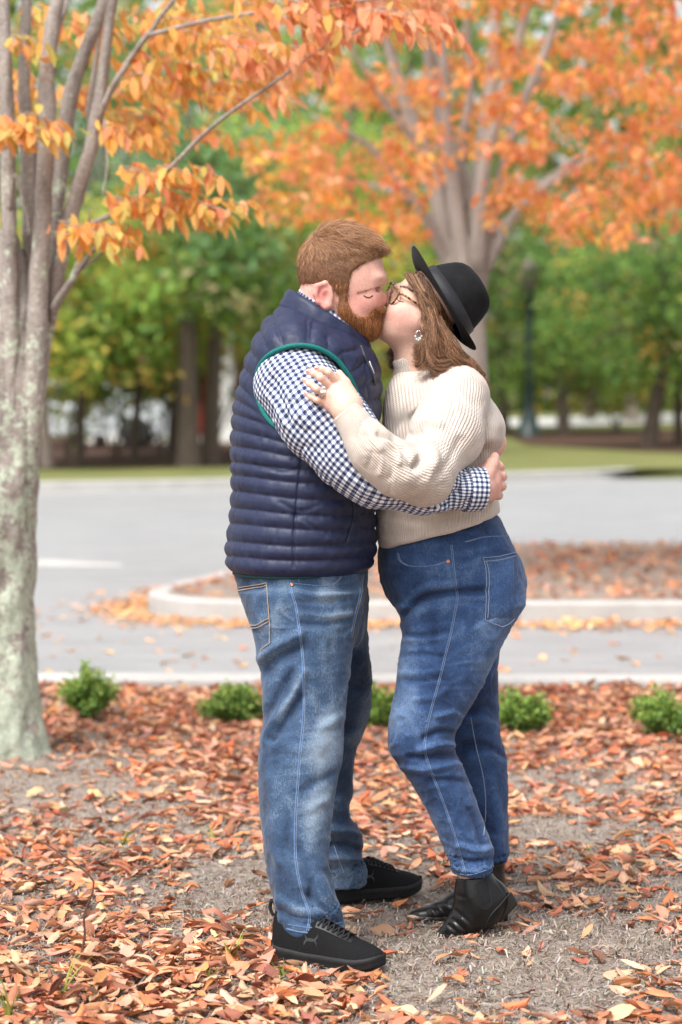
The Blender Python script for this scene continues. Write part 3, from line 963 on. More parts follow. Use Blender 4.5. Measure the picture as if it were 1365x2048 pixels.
WT = [
 (101, 95, 950, 26, 39.5, (-120, 190, 430, 770), g['yellow'], 'slender tree just right of the lichened trunk, at the verge', 'bark_pale', 90),
 (102, 158, 942, 26, 40.5, (60, 330, 470, 760), g['mid'], 'leaning thin tree second beyond the verge from the left', 'bark_dark', 90),
 (103, 268, 934, 22, 43, (150, 420, 420, 740), g['yellow'], 'thin dark tree in front of the white columns', 'bark_dark', 100),
 (104, 345, 928, 24, 46, (230, 520, 380, 740), g['mid'], 'thin dark tree between the white columns and the thick trunks', 'bark_dark', 100),
 (105, 378, 932, 50, 40, (300, 560, 250, 620), g['blue'], 'thick dark trunk standing left of the quilted vest', 'bark_dark', 100),
 (106, 420, 932, 42, 40.6, (360, 640, 260, 640), g['mid'], 'dark forked trunk closest to the quilted vest', 'bark_dark', 90),
 (107, 700, 915, 34, 47, (520, 860, 250, 760), g['yellow'], 'tree whose crown shows between the two faces', 'bark_dark', 100),
 (108, 1298, 885, 38, 50, (1120, 1500, 430, 745), g['deep'], 'stout dark trunk before the pale path on the right', 'bark_dark', 130),
 (109, 1265, 845, 34, 70, (1080, 1420, 480, 740), g['mid'], 'pale pinkish trunk behind the stout dark one', 'bark_pale', 110),
 (110, 1125, 868, 26, 62, (960, 1260, 500, 770), g['deep'], 'grey thin trunk between lamp post and stout trunk', 'bark_pale', 120),
 (111, 1358, 880, 22, 52, (1260, 1560, 450, 760), g['mid'], 'thin dark trunk at the right edge', 'bark_dark', 90),
 (112, 1010, 870, 26, 60, (860, 1160, 480, 770), g['deep'], 'shaded tree behind the hat and the jumper', 'bark_dark', 120),
 (113, 200, 915, 24, 52, (30, 400, 0, 520), g['blue'], 'tall tree behind the left sprays of orange leaves', 'bark_dark', 110),
 (114, 520, 905, 30, 56, (380, 760, -60, 480), g['mid'], 'tall tree behind the gap between the two orange crowns', 'bark_dark', 110),
 (115, 1180, 850, 28, 74, (960, 1480, 120, 560), g['deep'], 'tall tree behind the orange island tree on its right', 'bark_dark', 140),
 (116, 820, 880, 28, 62, (640, 1040, 60, 620), g['deep'], 'tall tree behind the grey fanning stems', 'bark_dark', 130),
]
for (sd, px, by, wp, dep, cr_, cols, lab, bk, ncl) in WT:
    wood_tree(sd, px, by, wp, dep, cr_, cols, lab, bk, ncl)
# distant wood: one mass that closes the view
rg = np.random.default_rng(77); pos = []
n = 34000
x = rg.uniform(-30, 30, n); y = rg.uniform(82, 105, n); z = rg.uniform(0.2, 17, n) 
pos = np.stack([x, y, z], 1) + rg.normal(0, 0.3, (n, 3))
keep = noise3(pos * np.array([1, 0.5, 1.3]), 0.55, 4) > -0.35
pos = pos[keep]; n = len(pos)
tn = palette(rg, n, g['deep'] + g['mid'] + g['yellow'], 0.15) * (0.85 + 0.35 * noise3(pos, 0.4, 9))[:, None]
L = rg.uniform(0.45, 0.85, n)
v, f, t = quad_batch(pos, rand_dirs(rg, n), np.array([0, -0.4, 1.0]) + rg.normal(0, 0.6, (n, 3)), L, L * 0.75, np.clip(tn, 0.004, 0.9))
me = np_mesh('far_woods', v, f); attr_c(me, 'tint', t)
tag(obj('far_woods', me, MAT['leaf']), 'dense green wood closing the view behind the verge trees', 'woods', kind='stuff')
# understorey shrubs in the left wood
rg = np.random.default_rng(78)
for k, (px, py, dep, sx, sz, cols, lab) in enumerate([(305, 755, 47, 1.0, 0.45, g['deep'], 'dark green shrub hanging over the white columns'), (430, 610, 48, 1.6, 1.2, g['mid'], 'bright green bush beside the dark forked trunk'), (140, 700, 44, 1.5, 1.3, g['yellow'], 'yellow-green bush behind the leaning thin tree'),
        (230, 720, 45, 1.4, 1.2, g['mid'], 'mid-green bush above the white columns'), (1130, 720, 58, 1.8, 0.9, g['mid'], 'bright green bush beside the lamp post'), (1240, 770, 60, 1.4, 0.7, g['yellow'], 'yellowish bush in front of the pale trunk')]):
    c = W(px, py, dep); root = empty('shrub', (c[0], c[1], float(verge_z(np.array(c[0]), np.array(c[1])))))
    tag(root, lab, 'shrub', 'woodland shrubs')
    for j in range(4):
        e = c + rg.normal(0, 0.4, 3) * [sx, 0.6, sz]
        limb('stem', [np.array(root.location) + [rg.normal(0, .1), 0, -0.05], (np.array(root.location) + e) / 2 + [rg.normal(0, .1), 0, 0.1], e], 0.03, 0.01, MAT['bark_dark'], root, 6)
    m = 2200
    cl = c + rg.normal(0, 0.5, (30, 3)) * [sx, 0.9, sz]
    pt = cl[rg.integers(0, 30, m)] + rg.normal(0, 0.22, (m, 3))
    pt[:, 2] = np.maximum(pt[:, 2], root.location[2] + 0.05)
    L = rg.uniform(0.09, 0.18, m)
    v, f, t = quad_batch(pt, rand_dirs(rg, m, 0.7), np.array([0, -0.2, 1.0]) + rg.normal(0, 0.5, (m, 3)), L, L * 0.6, palette(rg, m, cols, 0.2))
    me = np_mesh('foliage', v, f); attr_c(me, 'tint', t)
    obj('foliage', me, MAT['leaf'], root)

# ---- boxwoods along the front kerb
rg = np.random.default_rng(9)
BOX = [(176, 1438, 118, 95, 'small boxwood nearest the lichened trunk'), (462, 1446, 128, 88, 'small boxwood just behind the washed jeans, on their left'), (757, 1462, 100, 90, 'small boxwood showing between the two pairs of legs'), (1042, 1470, 100, 92, 'small boxwood just right of the blue jeans'), (1335, 1480, 130, 100, 'small boxwood cut off by the right edge')]
for px, py, wpx, hpx, lab in BOX:
    c = G(px, py, 0.0); sc = c[1] / F
    rx, hz = wpx / 2 * sc * 0.92, hpx * sc * rg.uniform(0.68, 0.86)
    root = empty('boxwood_shrub', (c[0], c[1], 0.0)); tag(root, lab + ', beside the front kerb', 'shrub', 'small boxwoods in a row')
    pos, dr = [], []
    for j in range(int(rg.uniform(36, 54))):
        az = rg.uniform(0, 2 * math.pi); ph = math.acos(rg.uniform(-0.15, 1)); k = rg.uniform(0.65, 1.3)
        tip = np.array([c[0] + math.cos(az) * math.sin(ph) * rx * k, c[1] + math.sin(az) * math.sin(ph) * rx * k, max(0.03, 0.10 * hz / 0.2 + math.cos(ph) * hz * 0.62 * k)])
        s = np.array([c[0] + rg.normal(0, .012), c[1] + rg.normal(0, .012), -0.01]); mdp = s * 0.4 + tip * 0.6 + [0, 0, 0.02]
        cc = catmull([s, mdp, tip], 12)
        limb('stem', [s, mdp, tip], 0.0035, 0.0012, MAT['bark_dark'], root, 5, 6)
        for q_ in cc[3:]:
            m = 9
            pos.append(q_ + rg.normal(0, 0.012, (m, 3))); d = (tip - s)[None] * 1.2 + rg.normal(0, 0.12, (m, 3)); dr.append(d)
    pos = np.vstack(pos); dr = np.vstack(dr); n = len(pos)
    pos[:, 2] = np.maximum(pos[:, 2], 0.01)
    L = rg.uniform(0.014, 0.026, n)
    hfrac = np.clip(pos[:, 2] / hz, 0, 1)[:, None]
    tn = palette(rg, n, [(0.14, 0.27, 0.055), (0.20, 0.34, 0.075), (0.10, 0.19, 0.040)], 0.15)
    new = rg.uniform(0, 1, n) < hfrac[:, 0] * 0.6
    tn[new] = palette(rg, int(new.sum()), [(0.30, 0.44, 0.085), (0.38, 0.50, 0.12)], 0.12)
    v, f, t = quad_batch(pos, dr, np.array([0, -0.3, 1.0]) + rg.normal(0, 0.5, (n, 3)), L, L * 0.55, tn)
    me = np_mesh('foliage', v, f); attr_c(me, 'tint', t)
    obj('foliage', me, MAT['needle'], root)

# ---- lamp post on the right lawn
c = W(1058, 868, 58); lp = empty('lamp_post', (c[0], c[1], float(verge_z(np.array(c[0]), np.array(c[1]))))); b0 = np.array(lp.location)
tag(lp, 'dark green lamp post with a wide fluted base on the lawn, behind the jumper', 'lamp post')
MAT['lamp_paint'] = plain('dark_green_paint', (0.012, 0.030, 0.028), 0.45)
def lathe(name, base, prof, mat, parent, sides=20, flute=0.0):
    t = np.linspace(0, 2 * np.pi, sides, endpoint=False)
    V = np.array([[base + np.array([math.cos(a) * r * (1 + flute * math.cos(8 * a)), math.sin(a) * r * (1 + flute * math.cos(8 * a)), z]) for a in t] for r, z in prof])
    return obj(name, grid_mesh(name, V, closed_v=True), mat, parent)
lathe('base', b0, [(0.30, -0.1), (0.30, 0.12), (0.24, 0.16), (0.22, 0.45), (0.17, 0.55), (0.15, 0.75)], MAT['lamp_paint'], lp, 24)
lathe('pole', b0, [(0.13, 0.75), (0.12, 1.2), (0.10, 2.6), (0.085, 3.4), (0.11, 3.42), (0.11, 3.5)], MAT['lamp_paint'], lp, 24, 0.04)
lathe('lantern', b0, [(0.10, 3.5), (0.16, 3.55), (0.22, 4.0), (0.24, 4.02), (0.05, 4.25), (0.01, 4.4)], plain('lantern_glass', (0.18, 0.14, 0.13), 0.3), lp, 12)

# ---- building with white columns behind the left wood
bd = 54.0
bz = 0.10
bx0, bx1 = W(205, 900, bd)[0], W(400, 900, bd)[0]
bl = empty('brick_building', (bx0, bd, bz)); tag(bl, 'brick building with white columned porch glimpsed through the wood on the left', 'building')
MAT['brick'] = plain('red_brick', (0.22, 0.085, 0.055), 0.9, 0.3, 0.3, 30)
MAT['white_paint'] = plain('white_paint', (0.78, 0.76, 0.72), 0.6, 0.3, 0.06, 8)
MAT['dark_glass'] = plain('dark_window_glass', (0.03, 0.035, 0.04), 0.1, 0.6)
def part(name, x0, x1, y0, y1, z0, z1, mat, parent):
    v, f = box_arrays(x0, x1, y0, y1, z0, z1); return obj(name, np_mesh(name, v, f, False), mat, parent)
part('wall', bx0, bx1 + 1, bd + 2.2, bd + 8, bz - 0.3, 5.2, MAT['brick'], bl)
part('porch_floor', bx0 - 0.3, bx1 + 1.2, bd - 0.35, bd + 2.19, bz - 0.3, bz + 0.08, MAT['white_paint'], bl)
part('entablature', bx0 - 0.2, bx1 + 1.1, bd - 0.25, bd + 2.19, 3.0, 3.6, MAT['white_paint'], bl)
rv = np.array([(bx0 - 0.6, bd - 0.6, 5.203), (bx1 + 1.4, bd - 0.6, 5.203), (bx1 + 1.4, bd + 8.6, 5.203), (bx0 - 0.6, bd + 8.6, 5.203), (bx0 - 0.6, bd + 4, 7.4), (bx1 + 1.4, bd + 4, 7.4)])
obj('roof', np_mesh('roof', rv, [(0, 1, 5, 4), (2, 3, 4, 5), (0, 4, 3), (1, 2, 5), (3, 2, 1, 0)], False), plain('roof_shingle', (0.09, 0.085, 0.08), 0.9, 0.2, 0.3, 12), bl)
for cxp in (228, 300, 338, 455):
    cxx = W(cxp, 900, bd)[0]
    lathe('column', np.array([cxx, bd + 0.1, bz]), [(0.22, 0.08), (0.22, 0.2), (0.17, 0.24), (0.16, 2.6), (0.19, 2.68), (0.22, 2.9)], MAT['white_paint'], bl, 16)
for wxp in (262, 318, 375):
    wx = W(wxp, 900, bd + 2)[0]
    fr = part('window', wx - 0.42, wx + 0.42, bd + 2.12, bd + 2.198, 0.9, 2.5, MAT['white_paint'], bl)
    for i in (0, 1):
        for j in (0, 1):
            part('pane', wx - 0.37 + i * 0.39, wx - 0.02 + i * 0.39, bd + 2.10, bd + 2.117, 0.95 + j * 0.78, 1.66 + j * 0.78, MAT['dark_glass'], fr)
door = part('door', W(425, 900, bd + 2)[0] - 0.5, W(425, 900, bd + 2)[0] + 0.5, bd + 2.10, bd + 2.198, bz + 0.08, 2.3, plain('red_door', (0.42, 0.035, 0.02), 0.5), bl)
# ---- cars parked far away in the left gap
def far_car(px, py, dep, col, lab, l=2.2):
    c = W(px, py, dep); c[2] = float(verge_z(np.array(c[0]), np.array(c[1]))) + 0.02
    root = empty('parked_car', c); tag(root, lab, 'car', 'cars parked beyond the wood')
    x = np.array([-1, -.98, -.7, -.45, .25, .6, .97, 1.0]) * l; ztop = np.array([.55, .85, .92, 1.38, 1.42, .95, .82, .5])
    V = []
    for s_, k in ((-0.85, .0), (-0.80, 1), (0.80, 1), (0.85, .0)):
        V.append(np.stack([c[0] + x, np.full(8, c[1] + s_), c[2] + np.where(k > 0, ztop, 0.28)], 1))
    V = np.stack(V, 1)
    obj('body', grid_mesh('body', V), plain('car_paint', col, 0.3), root)
    for wx in (-1.35, 1.35):
        for sy in (-0.86, 0.86):
            a = np.linspace(0, 2 * np.pi, 17)[:-1]
            ring = lambda r, y: np.stack([c[0] + wx + np.cos(a) * r, np.full(16, c[1] + sy + y), c[2] + 0.32 + np.sin(a) * r], 1)
            Vw = np.stack([ring(0.02, -0.11), ring(0.30, -0.11), ring(0.33, -0.08), ring(0.33, 0.08), ring(0.30, 0.11)], 0)
            obj('wheel', grid_mesh('wheel', Vw, closed_v=True), MAT['rubber_far'], root)
    part('window', c[0] - 0.9, c[0] + 0.75, c[1] - 0.845, c[1] - 0.815, c[2] + 0.98, c[2] + 1.28, MAT['dark_glass'], root)
MAT['rubber_far'] = plain('car_tyre', (0.02, 0.02, 0.02), 0.8)
far_car(150, 905, 50.5, (0.55, 0.58, 0.62), 'silver car glimpsed low behind the leaning thin tree')
# ================================================================== people: shared pieces
def hair_obj(name, pts, r0, r1, mat, parent):
    n, k = pts.shape[:2]
    hc = bpy.data.hair_curves.new(name)
    hc.add_curves([k] * n)
    hc.attributes['position'].data.foreach_set('vector', np.ascontiguousarray(pts, np.float32).ravel())
    ra = hc.attributes.get('radius') or hc.attributes.new('radius', 'FLOAT', 'POINT')
    rr = np.tile(np.linspace(r0, r1, k), n)
    ra.data.foreach_set('value', rr.astype(np.float32))
    hc.materials.append(mat)
    return obj(name, hc, None, parent)

def hair_mat(name, dark, mid, light, rough=0.42):
    t = NT(name)
    hi = t.n('HairInfo')
    c = t.ramp(hi.outputs['Random'], [(0.0, dark), (0.5, mid), (1.0, light)])
    t.color(c); t.set(Roughness=rough)
    t.b.inputs['Specular IOR Level'].default_value = 0.35
    return t.m

def skin_mat():
    t = NT('skin').set(Roughness=0.5)
    a = t.attr('skin', 'Color')
    nz = t.noise(170, 4, 0.7)
    c = t.mix(0.20, a, t.ramp(nz, [(0.35, (0.45, 0.22, 0.17)), (0.65, (0.85, 0.62, 0.52))]), 'MIX')
    t.color(c)
    t.b.inputs['Subsurface Weight'].default_value = 0.12
    t.b.inputs['Subsurface Radius'].default_value = (0.012, 0.005, 0.003)
    t.b.inputs['Subsurface Scale'].default_value = 0.6
    t.b.inputs['Specular IOR Level'].default_value = 0.35
    t.bump(t.noise(420, 3), 0.15, 0.0015)
    return t.m

def denim_mat(name, dark, mid, light):
    t = NT(name).set(Roughness=0.85)
    w = t.attr('wear_tone')
    n1 = t.noise(18, 4, 0.6)
    n2 = t.noise(420, 2, 0.7, stretch=(1.0, 1.0, 0.25))
    n3 = t.noise(520, 2, 0.7, stretch=(0.3, 0.3, 1.0))
    k = t.math('ADD', w, t.math('MULTIPLY', t.math('SUBTRACT', n1, 0.5), 0.5))
    k = t.math('ADD', k, t.math('MULTIPLY', t.math('SUBTRACT', n2, 0.5), 0.55))
    k = t.math('ADD', k, t.math('MULTIPLY', t.math('SUBTRACT', n3, 0.5), 0.45))
    t.color(t.ramp(k, [(0.05, dark), (0.45, mid), (0.95, light)]))
    t.b.inputs['Specular IOR Level'].default_value = 0.2
    t.b.inputs['Sheen Weight'].default_value = 0.15
    b = t.bump(n2, 0.25, 0.0012)
    t.bump(n3, 0.25, 0.0012, b)
    return t.m

def gingham_mat(period):
    t = NT('gingham_cotton').set(Roughness=0.85)
    t.b.inputs['Specular IOR Level'].default_value = 0.2
    def sq(nm):
        x = t.math('DIVIDE', t.attr(nm), period)
        return t.math('GREATER_THAN', t.math('FRACT', t.math('ADD', x, 50.0)), 0.5)
    s = t.math('MULTIPLY', t.math('ADD', sq('gu'), sq('gv')), 0.5)
    c = t.ramp(s, [(0.0, (0.80, 0.80, 0.83)), (0.25, (0.22, 0.25, 0.36)), (0.75, (0.018, 0.028, 0.07))], 'CONSTANT')
    t.color(c)
    t.bump(t.noise(500, 2), 0.15, 0.001)
    return t.m

def strokes(q, lst):
    """sum of soft strokes drawn in the side plane; lst: (points, width_px, amount)"""
    s = np.zeros(len(q))
    for pts, w, a in lst:
        pts = catmull(pts, max(3, len(pts) * 4)) if len(pts) > 2 else np.asarray(pts, float)
        d = dist_poly2(q, pts)
        s += a * np.exp(-(d / w) ** 2)
    return s

def crease(v, sc, seed, st=(1, 1, 0.5)):
    """sharp cloth creases: ridged noise, 0..1"""
    a = noise3(v * np.array(st) + 0.05 * np.stack([noise3(v, 12, seed + 5)] * 3, 1), sc, seed)
    return np.clip(1 - np.abs(a) * 3.2, 0, 1) ** 1.5

def sideways(n):
    return np.clip(-n[:, 1] * 1.6, 0, 1)

def arm_uv(v, path, rmean):
    """cloth coordinates along and around an arm"""
    c = catmull(path, 60)
    T = np.gradient(c, axis=0); T /= np.linalg.norm(T, axis=1)[:, None]
    cum = np.concatenate([[0], np.cumsum(np.linalg.norm(np.diff(c, axis=0), axis=1))])
    gu = np.empty(len(v)); gv = np.empty(len(v))
    for s in range(0, len(v), 20000):
        p = v[s:s + 20000]
        i = np.argmin(((p[:, None] - c[None]) ** 2).sum(-1), 1)
        t = T[i]; w = p - c[i]
        al = (w * t).sum(1)
        side = np.cross(t, np.array([0, 1.0, 0])); side /= np.linalg.norm(side, axis=1)[:, None]
        dep = np.cross(side, t)
        gu[s:s + 20000] = np.arctan2((w * side).sum(1), -(w * dep).sum(1)) * rmean
        gv[s:s + 20000] = cum[i] + al
    return gu, gv

def brow_on(surf, pts, n, width, mat, parent):
    rg = np.random.default_rng(5)
    o, nn = surf.line(pts, 0.7)
    T = np.gradient(o, axis=0); T /= np.linalg.norm(T, axis=1)[:, None] + 1e-12
    i = rg.integers(0, len(o), n)
    B = np.cross(T[i], nn[i])
    p = o[i] + B * rg.normal(0, width * 0.45, (n, 1)) + nn[i] * 0.0002
    d = -T[i] * 0.7 + B * rg.normal(0.1, 0.35, (n, 1)) + nn[i] * 0.25
    d /= np.linalg.norm(d, axis=1)[:, None]
    t = np.linspace(0, 1, 4)[None, :, None]
    S = p[:, None] + d[:, None] * t * 0.007 - nn[i][:, None] * (t * t) * 0.0012
    return hair_obj('eyebrow', S, 0.0003, 0.0001, mat, parent)


MAT['skin'] = skin_mat()
MAT['denim_man'] = denim_mat('denim_washed', (0.010, 0.021, 0.052), (0.042, 0.080, 0.150), (0.24, 0.31, 0.39))
MAT['denim_woman'] = denim_mat('denim_bright', (0.010, 0.022, 0.064), (0.034, 0.074, 0.178), (0.16, 0.25, 0.41))
MAT['thread'] = plain('seam_thread', (0.42, 0.30, 0.20), 0.8)
MAT['thread_pale'] = plain('pale_thread', (0.24, 0.29, 0.40), 0.8)
MAT['seam'] = plain('denim_edge', (0.10, 0.17, 0.31), 0.9, 0.2, 0.3, 300)
MAT['copper'] = plain('copper_rivet', (0.65, 0.27, 0.16), 0.35, 0.5, metal=0.9)
MAT['teal'] = plain('teal_binding', (0.004, 0.135, 0.125), 0.7, 0.3, 0.2, 200, 0.3)
MAT['gingham'] = gingham_mat(0.0128)
MAT['silver'] = plain('silver_metal', (0.75, 0.74, 0.72), 0.25, 0.5, metal=1.0)
MAT['rubber'] = plain('black_rubber', (0.012, 0.012, 0.013), 0.65, 0.3, 0.25, 90, 0.2)
MAT['shoe_mesh'] = plain('black_shoe_mesh', (0.006, 0.006, 0.007), 0.8, 0.2, 0.6, 500, 0.6)
MAT['shoe_film'] = plain('black_shoe_overlay', (0.012, 0.012, 0.014), 0.5, 0.35, 0.2, 60, 0.1)
MAT['lace'] = plain('black_lace', (0.012, 0.012, 0.014), 0.85, 0.3)
MAT['brow'] = plain('brow_hair', (0.16, 0.07, 0.04), 0.7)
MAT['lash'] = plain('dark_lash', (0.07, 0.038, 0.028), 0.7)

def tint(base, q, lst, n=None):
    """skin colour per vertex: base plus soft patches (points, width_px, colour, amount)"""
    c = np.tile(np.asarray(base, float), (len(q), 1))
    for pts, w, col, a in lst:
        pts = np.asarray(pts, float)
        d = dist_poly2(q, pts) if len(pts) > 1 else np.linalg.norm(q - pts[0], axis=1)
        k = (a * np.exp(-(d / w) ** 2))[:, None]
        c = c * (1 - k) + np.asarray(col) * k
    return c
# ================================================================== the man in the quilted vest
HM = -0.012
r_ = lambda px: px * M
# hand: fingers curled round the back of her waist
def man_hand():
    it = [rcone(P(955, 977, -0.185), P(970, 966, -0.160), r_(33), r_(31)),
          rcone(P(976, 945, -0.148), P(975, 983, -0.146), r_(22), r_(21))]
    its = [('+', 0, it[0]), ('+', 0.02, it[1])]
    for k, (y, dx) in enumerate(((931, 0), (950, 5), (969, 4), (987, -3))):
        a = P(980 + dx, y, -0.158); b = P(998 + dx, y + 2, -0.130); c = P(1001 + dx, y + 4, -0.085); d = P(990 + dx, y + 6, -0.040)
        its.append(('+', 0.004, chain([(a, r_(9.5)), (b, r_(9.6)), (c, r_(8.4)), (d, r_(7.5))], 0.003)))
    its.append(('+', 0.010, chain([(P(972, 950, -0.19), r_(16)), (P(984, 928, -0.165), r_(12)), (P(990, 914, -0.12), r_(9.5))], 0.008)))
    return field(its)
mh = man_hand()
head_m = field([
    ('+', 0, ell(P(683, 541, HM), (r_(83), 0.078, r_(83)))),
    ('+', 0.03, ell(P(712, 590, HM), (r_(57), 0.064, r_(70)), rot_y(-8))),
    ('+', 0.02, ell(P(738, 648, HM), (r_(24), 0.034, r_(26)))),
    ('+', 0.02, rcone(P(690, 622, HM - 0.05), P(735, 650, HM - 0.024), r_(20), r_(18))),
    ('+', 0.02, rcone(P(690, 622, HM + 0.05), P(735, 650, HM + 0.024), r_(20), r_(18))),
    ('+', 0.015, ell(P(752, 556, HM), (r_(22), 0.052, r_(13)), rot_y(-8))),
    ('+', 0.02, ell(P(732, 606, HM - 0.037), (r_(24), 0.024, r_(20)))),
    ('+', 0.02, ell(P(732, 606, HM + 0.037), (r_(24), 0.024, r_(20)))),
    ('-', 0.012, ell(P(757, 580, HM - 0.034), (r_(9), 0.012, r_(4)))),
    ('-', 0.012, ell(P(757, 580, HM + 0.034), (r_(9), 0.012, r_(4)))),
    ('+', 0.007, ell(P(740, 589, HM - 0.036), (r_(13), 0.016, r_(9)))),
    ('+', 0.007, ell(P(740, 589, HM + 0.036), (r_(13), 0.016, r_(9)))),
    ('+', 0.012, chain([(P(756, 568, HM), r_(9)), (P(760, 590, HM), r_(10)), (P(762, 600, HM), r_(11))], 0.01)),
    ('+', 0.006, ell(P(755, 602, HM - 0.018), (r_(11.5), 0.010, r_(9)))),
    ('+', 0.006, ell(P(755, 602, HM + 0.018), (r_(11.5), 0.010, r_(9)))),
    ('-', 0.004, ell(P(757, 612, HM - 0.012), (r_(6), 0.005, r_(3)))),
    ('+', 0.012, ell(P(744, 629, HM), (r_(15), 0.030, r_(20)))),
    ('-', 0.008, ell(P(770, 577, HM), (r_(7), 0.030, r_(7)))),
])
def ear(px, py, dy, s, flip=False):
    """outer ear: thin plate, rim and lobe, standing off the head"""
    o = -1 if not flip else 1
    pl = ell(P(px, py, dy + o * 0.004), (r_(19 * s), 0.006, r_(25 * s)), rot_y(12))
    rim = chain([(P(px + 12 * s, py - 14 * s, dy), r_(4)), (P(px + 2 * s, py - 25 * s, dy + o * 0.006), r_(5)), (P(px - 14 * s, py - 19 * s, dy + o * 0.010), r_(5.2)),
                 (P(px - 19 * s, py - 2 * s, dy + o * 0.011), r_(5)), (P(px - 13 * s, py + 14 * s, dy + o * 0.010), r_(5)), (P(px + 2 * s, py + 25 * s, dy + o * 0.006), r_(7)), (P(px + 11 * s, py + 22 * s, dy), r_(6))], 0.004)
    return [('+', 0.006, pl), ('+', 0.005, rim), ('-', 0.004, ell(P(px + 4 * s, py + 3 * s, dy + o * 0.016), (r_(9 * s), 0.012, r_(13 * s))))]
ears_m = ear(649, 590, HM - 0.080, 0.95) + ear(649, 590, HM + 0.080, 0.95, True)
head_m2 = field([('+', 0, head_m)] + ears_m)
SLEEVE = [(P(596, 770, -0.150), 0.108), (P(640, 832, -0.212), 0.094), (P(700, 903, -0.250), 0.079), (P(757, 948, -0.262), 0.069), (P(850, 973, -0.238), 0.058), (P(962, 978, -0.190), 0.049)]
SLEEVE_F = [(P(606, 770, 0.150), 0.105), (P(650, 840, 0.230), 0.090), (P(745, 915, 0.285), 0.068), (P(860, 905, 0.265), 0.058), (P(950, 890, 0.225), 0.047)]
VEST_ROWS = [(606, 566, 604, 0, 0.05), (640, 533, 660, 0, 0.125), (664, 518, 702, 0, 0.17), (690, 505, 729, 0, 0.205), (740, 484, 755, 0, 0.226), (790, 471, 763, 0, 0.228), (840, 465, 764, 0, 0.228), (900, 463, 760, 0, 0.228),
             (985, 462, 752, 0, 0.228), (1060, 456, 754, 0, 0.228), (1105, 450, 754, 0, 0.226), (1130, 452, 746, 0, 0.220), (1146, 462, 730, 0, 0.208)]
body_rows = [(y, l + 32, r - 32, c, b - 0.045) for (y, l, r, c, b) in VEST_ROWS[1:]]
MAN_NEAR = [(1180, 474, 728, -0.105, 0.112), (1230, 490, 719, -0.115, 0.110), (1285, 510, 708, -0.125, 0.106), (1335, 521, 700, -0.140, 0.100), (1390, 525, 695, -0.155, 0.094), (1440, 528, 690, -0.170, 0.090), (1500, 521, 686, -0.190, 0.086),
            (1560, 520, 676, -0.210, 0.083), (1620, 522, 667, -0.225, 0.080), (1690, 528, 660, -0.245, 0.077), (1750, 537, 662, -0.262, 0.076), (1800, 546, 674, -0.275, 0.076), (1835, 554, 685, -0.285, 0.076), (1866, 566, 690, -0.290, 0.075)]
MAN_FAR = [(1150, 560, 735, 0.105, 0.110), (1200, 565, 738, 0.115, 0.108), (1290, 580, 738, 0.150, 0.102), (1340, 585, 743, 0.175, 0.098), (1390, 588, 741, 0.195, 0.092), (1440, 590, 733, 0.220, 0.088), (1500, 592, 711, 0.250, 0.083), (1580, 598, 706, 0.285, 0.080),
           (1630, 606, 703, 0.305, 0.078), (1668, 614, 722, 0.322, 0.078), (1690, 622, 727, 0.330, 0.077), (1712, 634, 724, 0.338, 0.077), (1742, 646, 735, 0.345, 0.076), (1770, 655, 734, 0.348, 0.074)]
shrink = lambda rows, s, db: [(y, (l + r) / 2 - (r - l) / 2 * s, (l + r) / 2 + (r - l) / 2 * s, c, b * db) for (y, l, r, c, b) in rows]
man_body = field([
    ('+', 0, head_m2),
    ('+', 0.02, rcone(P(655, 600, HM), P(632, 700, 0), r_(56), r_(66))),
    ('+', 0.04, zloft(body_rows)),
    ('+', 0.03, chain([(p, r * 0.62) for p, r in SLEEVE])),
    ('+', 0.03, chain([(p, r * 0.62) for p, r in SLEEVE_F])),
    ('+', 0.01, mh),
    ('+', 0.01, ell(P(975, 885, 0.205), (0.05, 0.022, 0.045))),
    ('+', 0.04, zloft(shrink([(1120, 462, 735, 0, 0.19), (1180, 474, 735, 0, 0.20), (1260, 505, 722, 0, 0.18)], 0.86, 0.86))),
    ('+', 0.03, zloft(shrink(MAN_NEAR[:-1] + [(1905, 560, 640, -0.29, 0.045)], 0.75, 0.75))),
    ('+', 0.03, zloft(shrink(MAN_FAR[:-4] + [(1700, 640, 715, 0.335, 0.05), (1735, 655, 715, 0.345, 0.045)], 0.66, 0.66))),
])
MAN_BASE = Vector((-0.06, D0, 0))
v, fc, n = sdf_mesh(man_body, None, None, 0, axes=[axis(-0.32, 0.47, 0.010, [(-0.12, 0.14), (0.29, 0.43)], 0.0034),
    axis(D0 - 0.38, D0 + 0.44, 0.010, [(D0 - 0.25, D0 + 0.10)], 0.0034), axis(0.02, 1.80, 0.012, [(1.05, 1.19), (1.46, 1.80)], 0.0034)])
q = pix(v)
near = v[:, 1] < D0 + 0.02
col = tint((0.66, 0.36, 0.285), q, [
    ([(715, 600), (735, 610)], 26, (0.66, 0.255, 0.215), 0.75), ([(758, 598)], 13, (0.64, 0.23, 0.19), 0.7), ([(640, 573), (631, 590), (645, 612)], 13, (0.70, 0.17, 0.16), 0.85),
    ([(651, 593)], 13, (0.62, 0.16, 0.15), 0.7), ([(700, 545), (745, 535)], 28, (0.70, 0.38, 0.30), 0.5), ([(700, 560)], 16, (0.60, 0.30, 0.24), 0.5), ([(738, 588)], 9, (0.56, 0.25, 0.22), 0.6), ([(640, 640)], 30, (0.62, 0.29, 0.23), 0.6),
    ([(975, 985)], 22, (0.62, 0.28, 0.23), 0.6), ([(992, 938), (1000, 955), (998, 975)], 10, (0.68, 0.30, 0.25), 0.55)])
me = np_mesh('person', v - np.array(MAN_BASE), fc)
attr_c(me, 'skin', col)
man = obj('person', me, MAT['skin'])
man.location = MAN_BASE
tag(man, 'person in navy quilted vest, gingham shirt, washed jeans and black trainers, leaning in to kiss', 'person')
man_surf = Surf(v, fc)

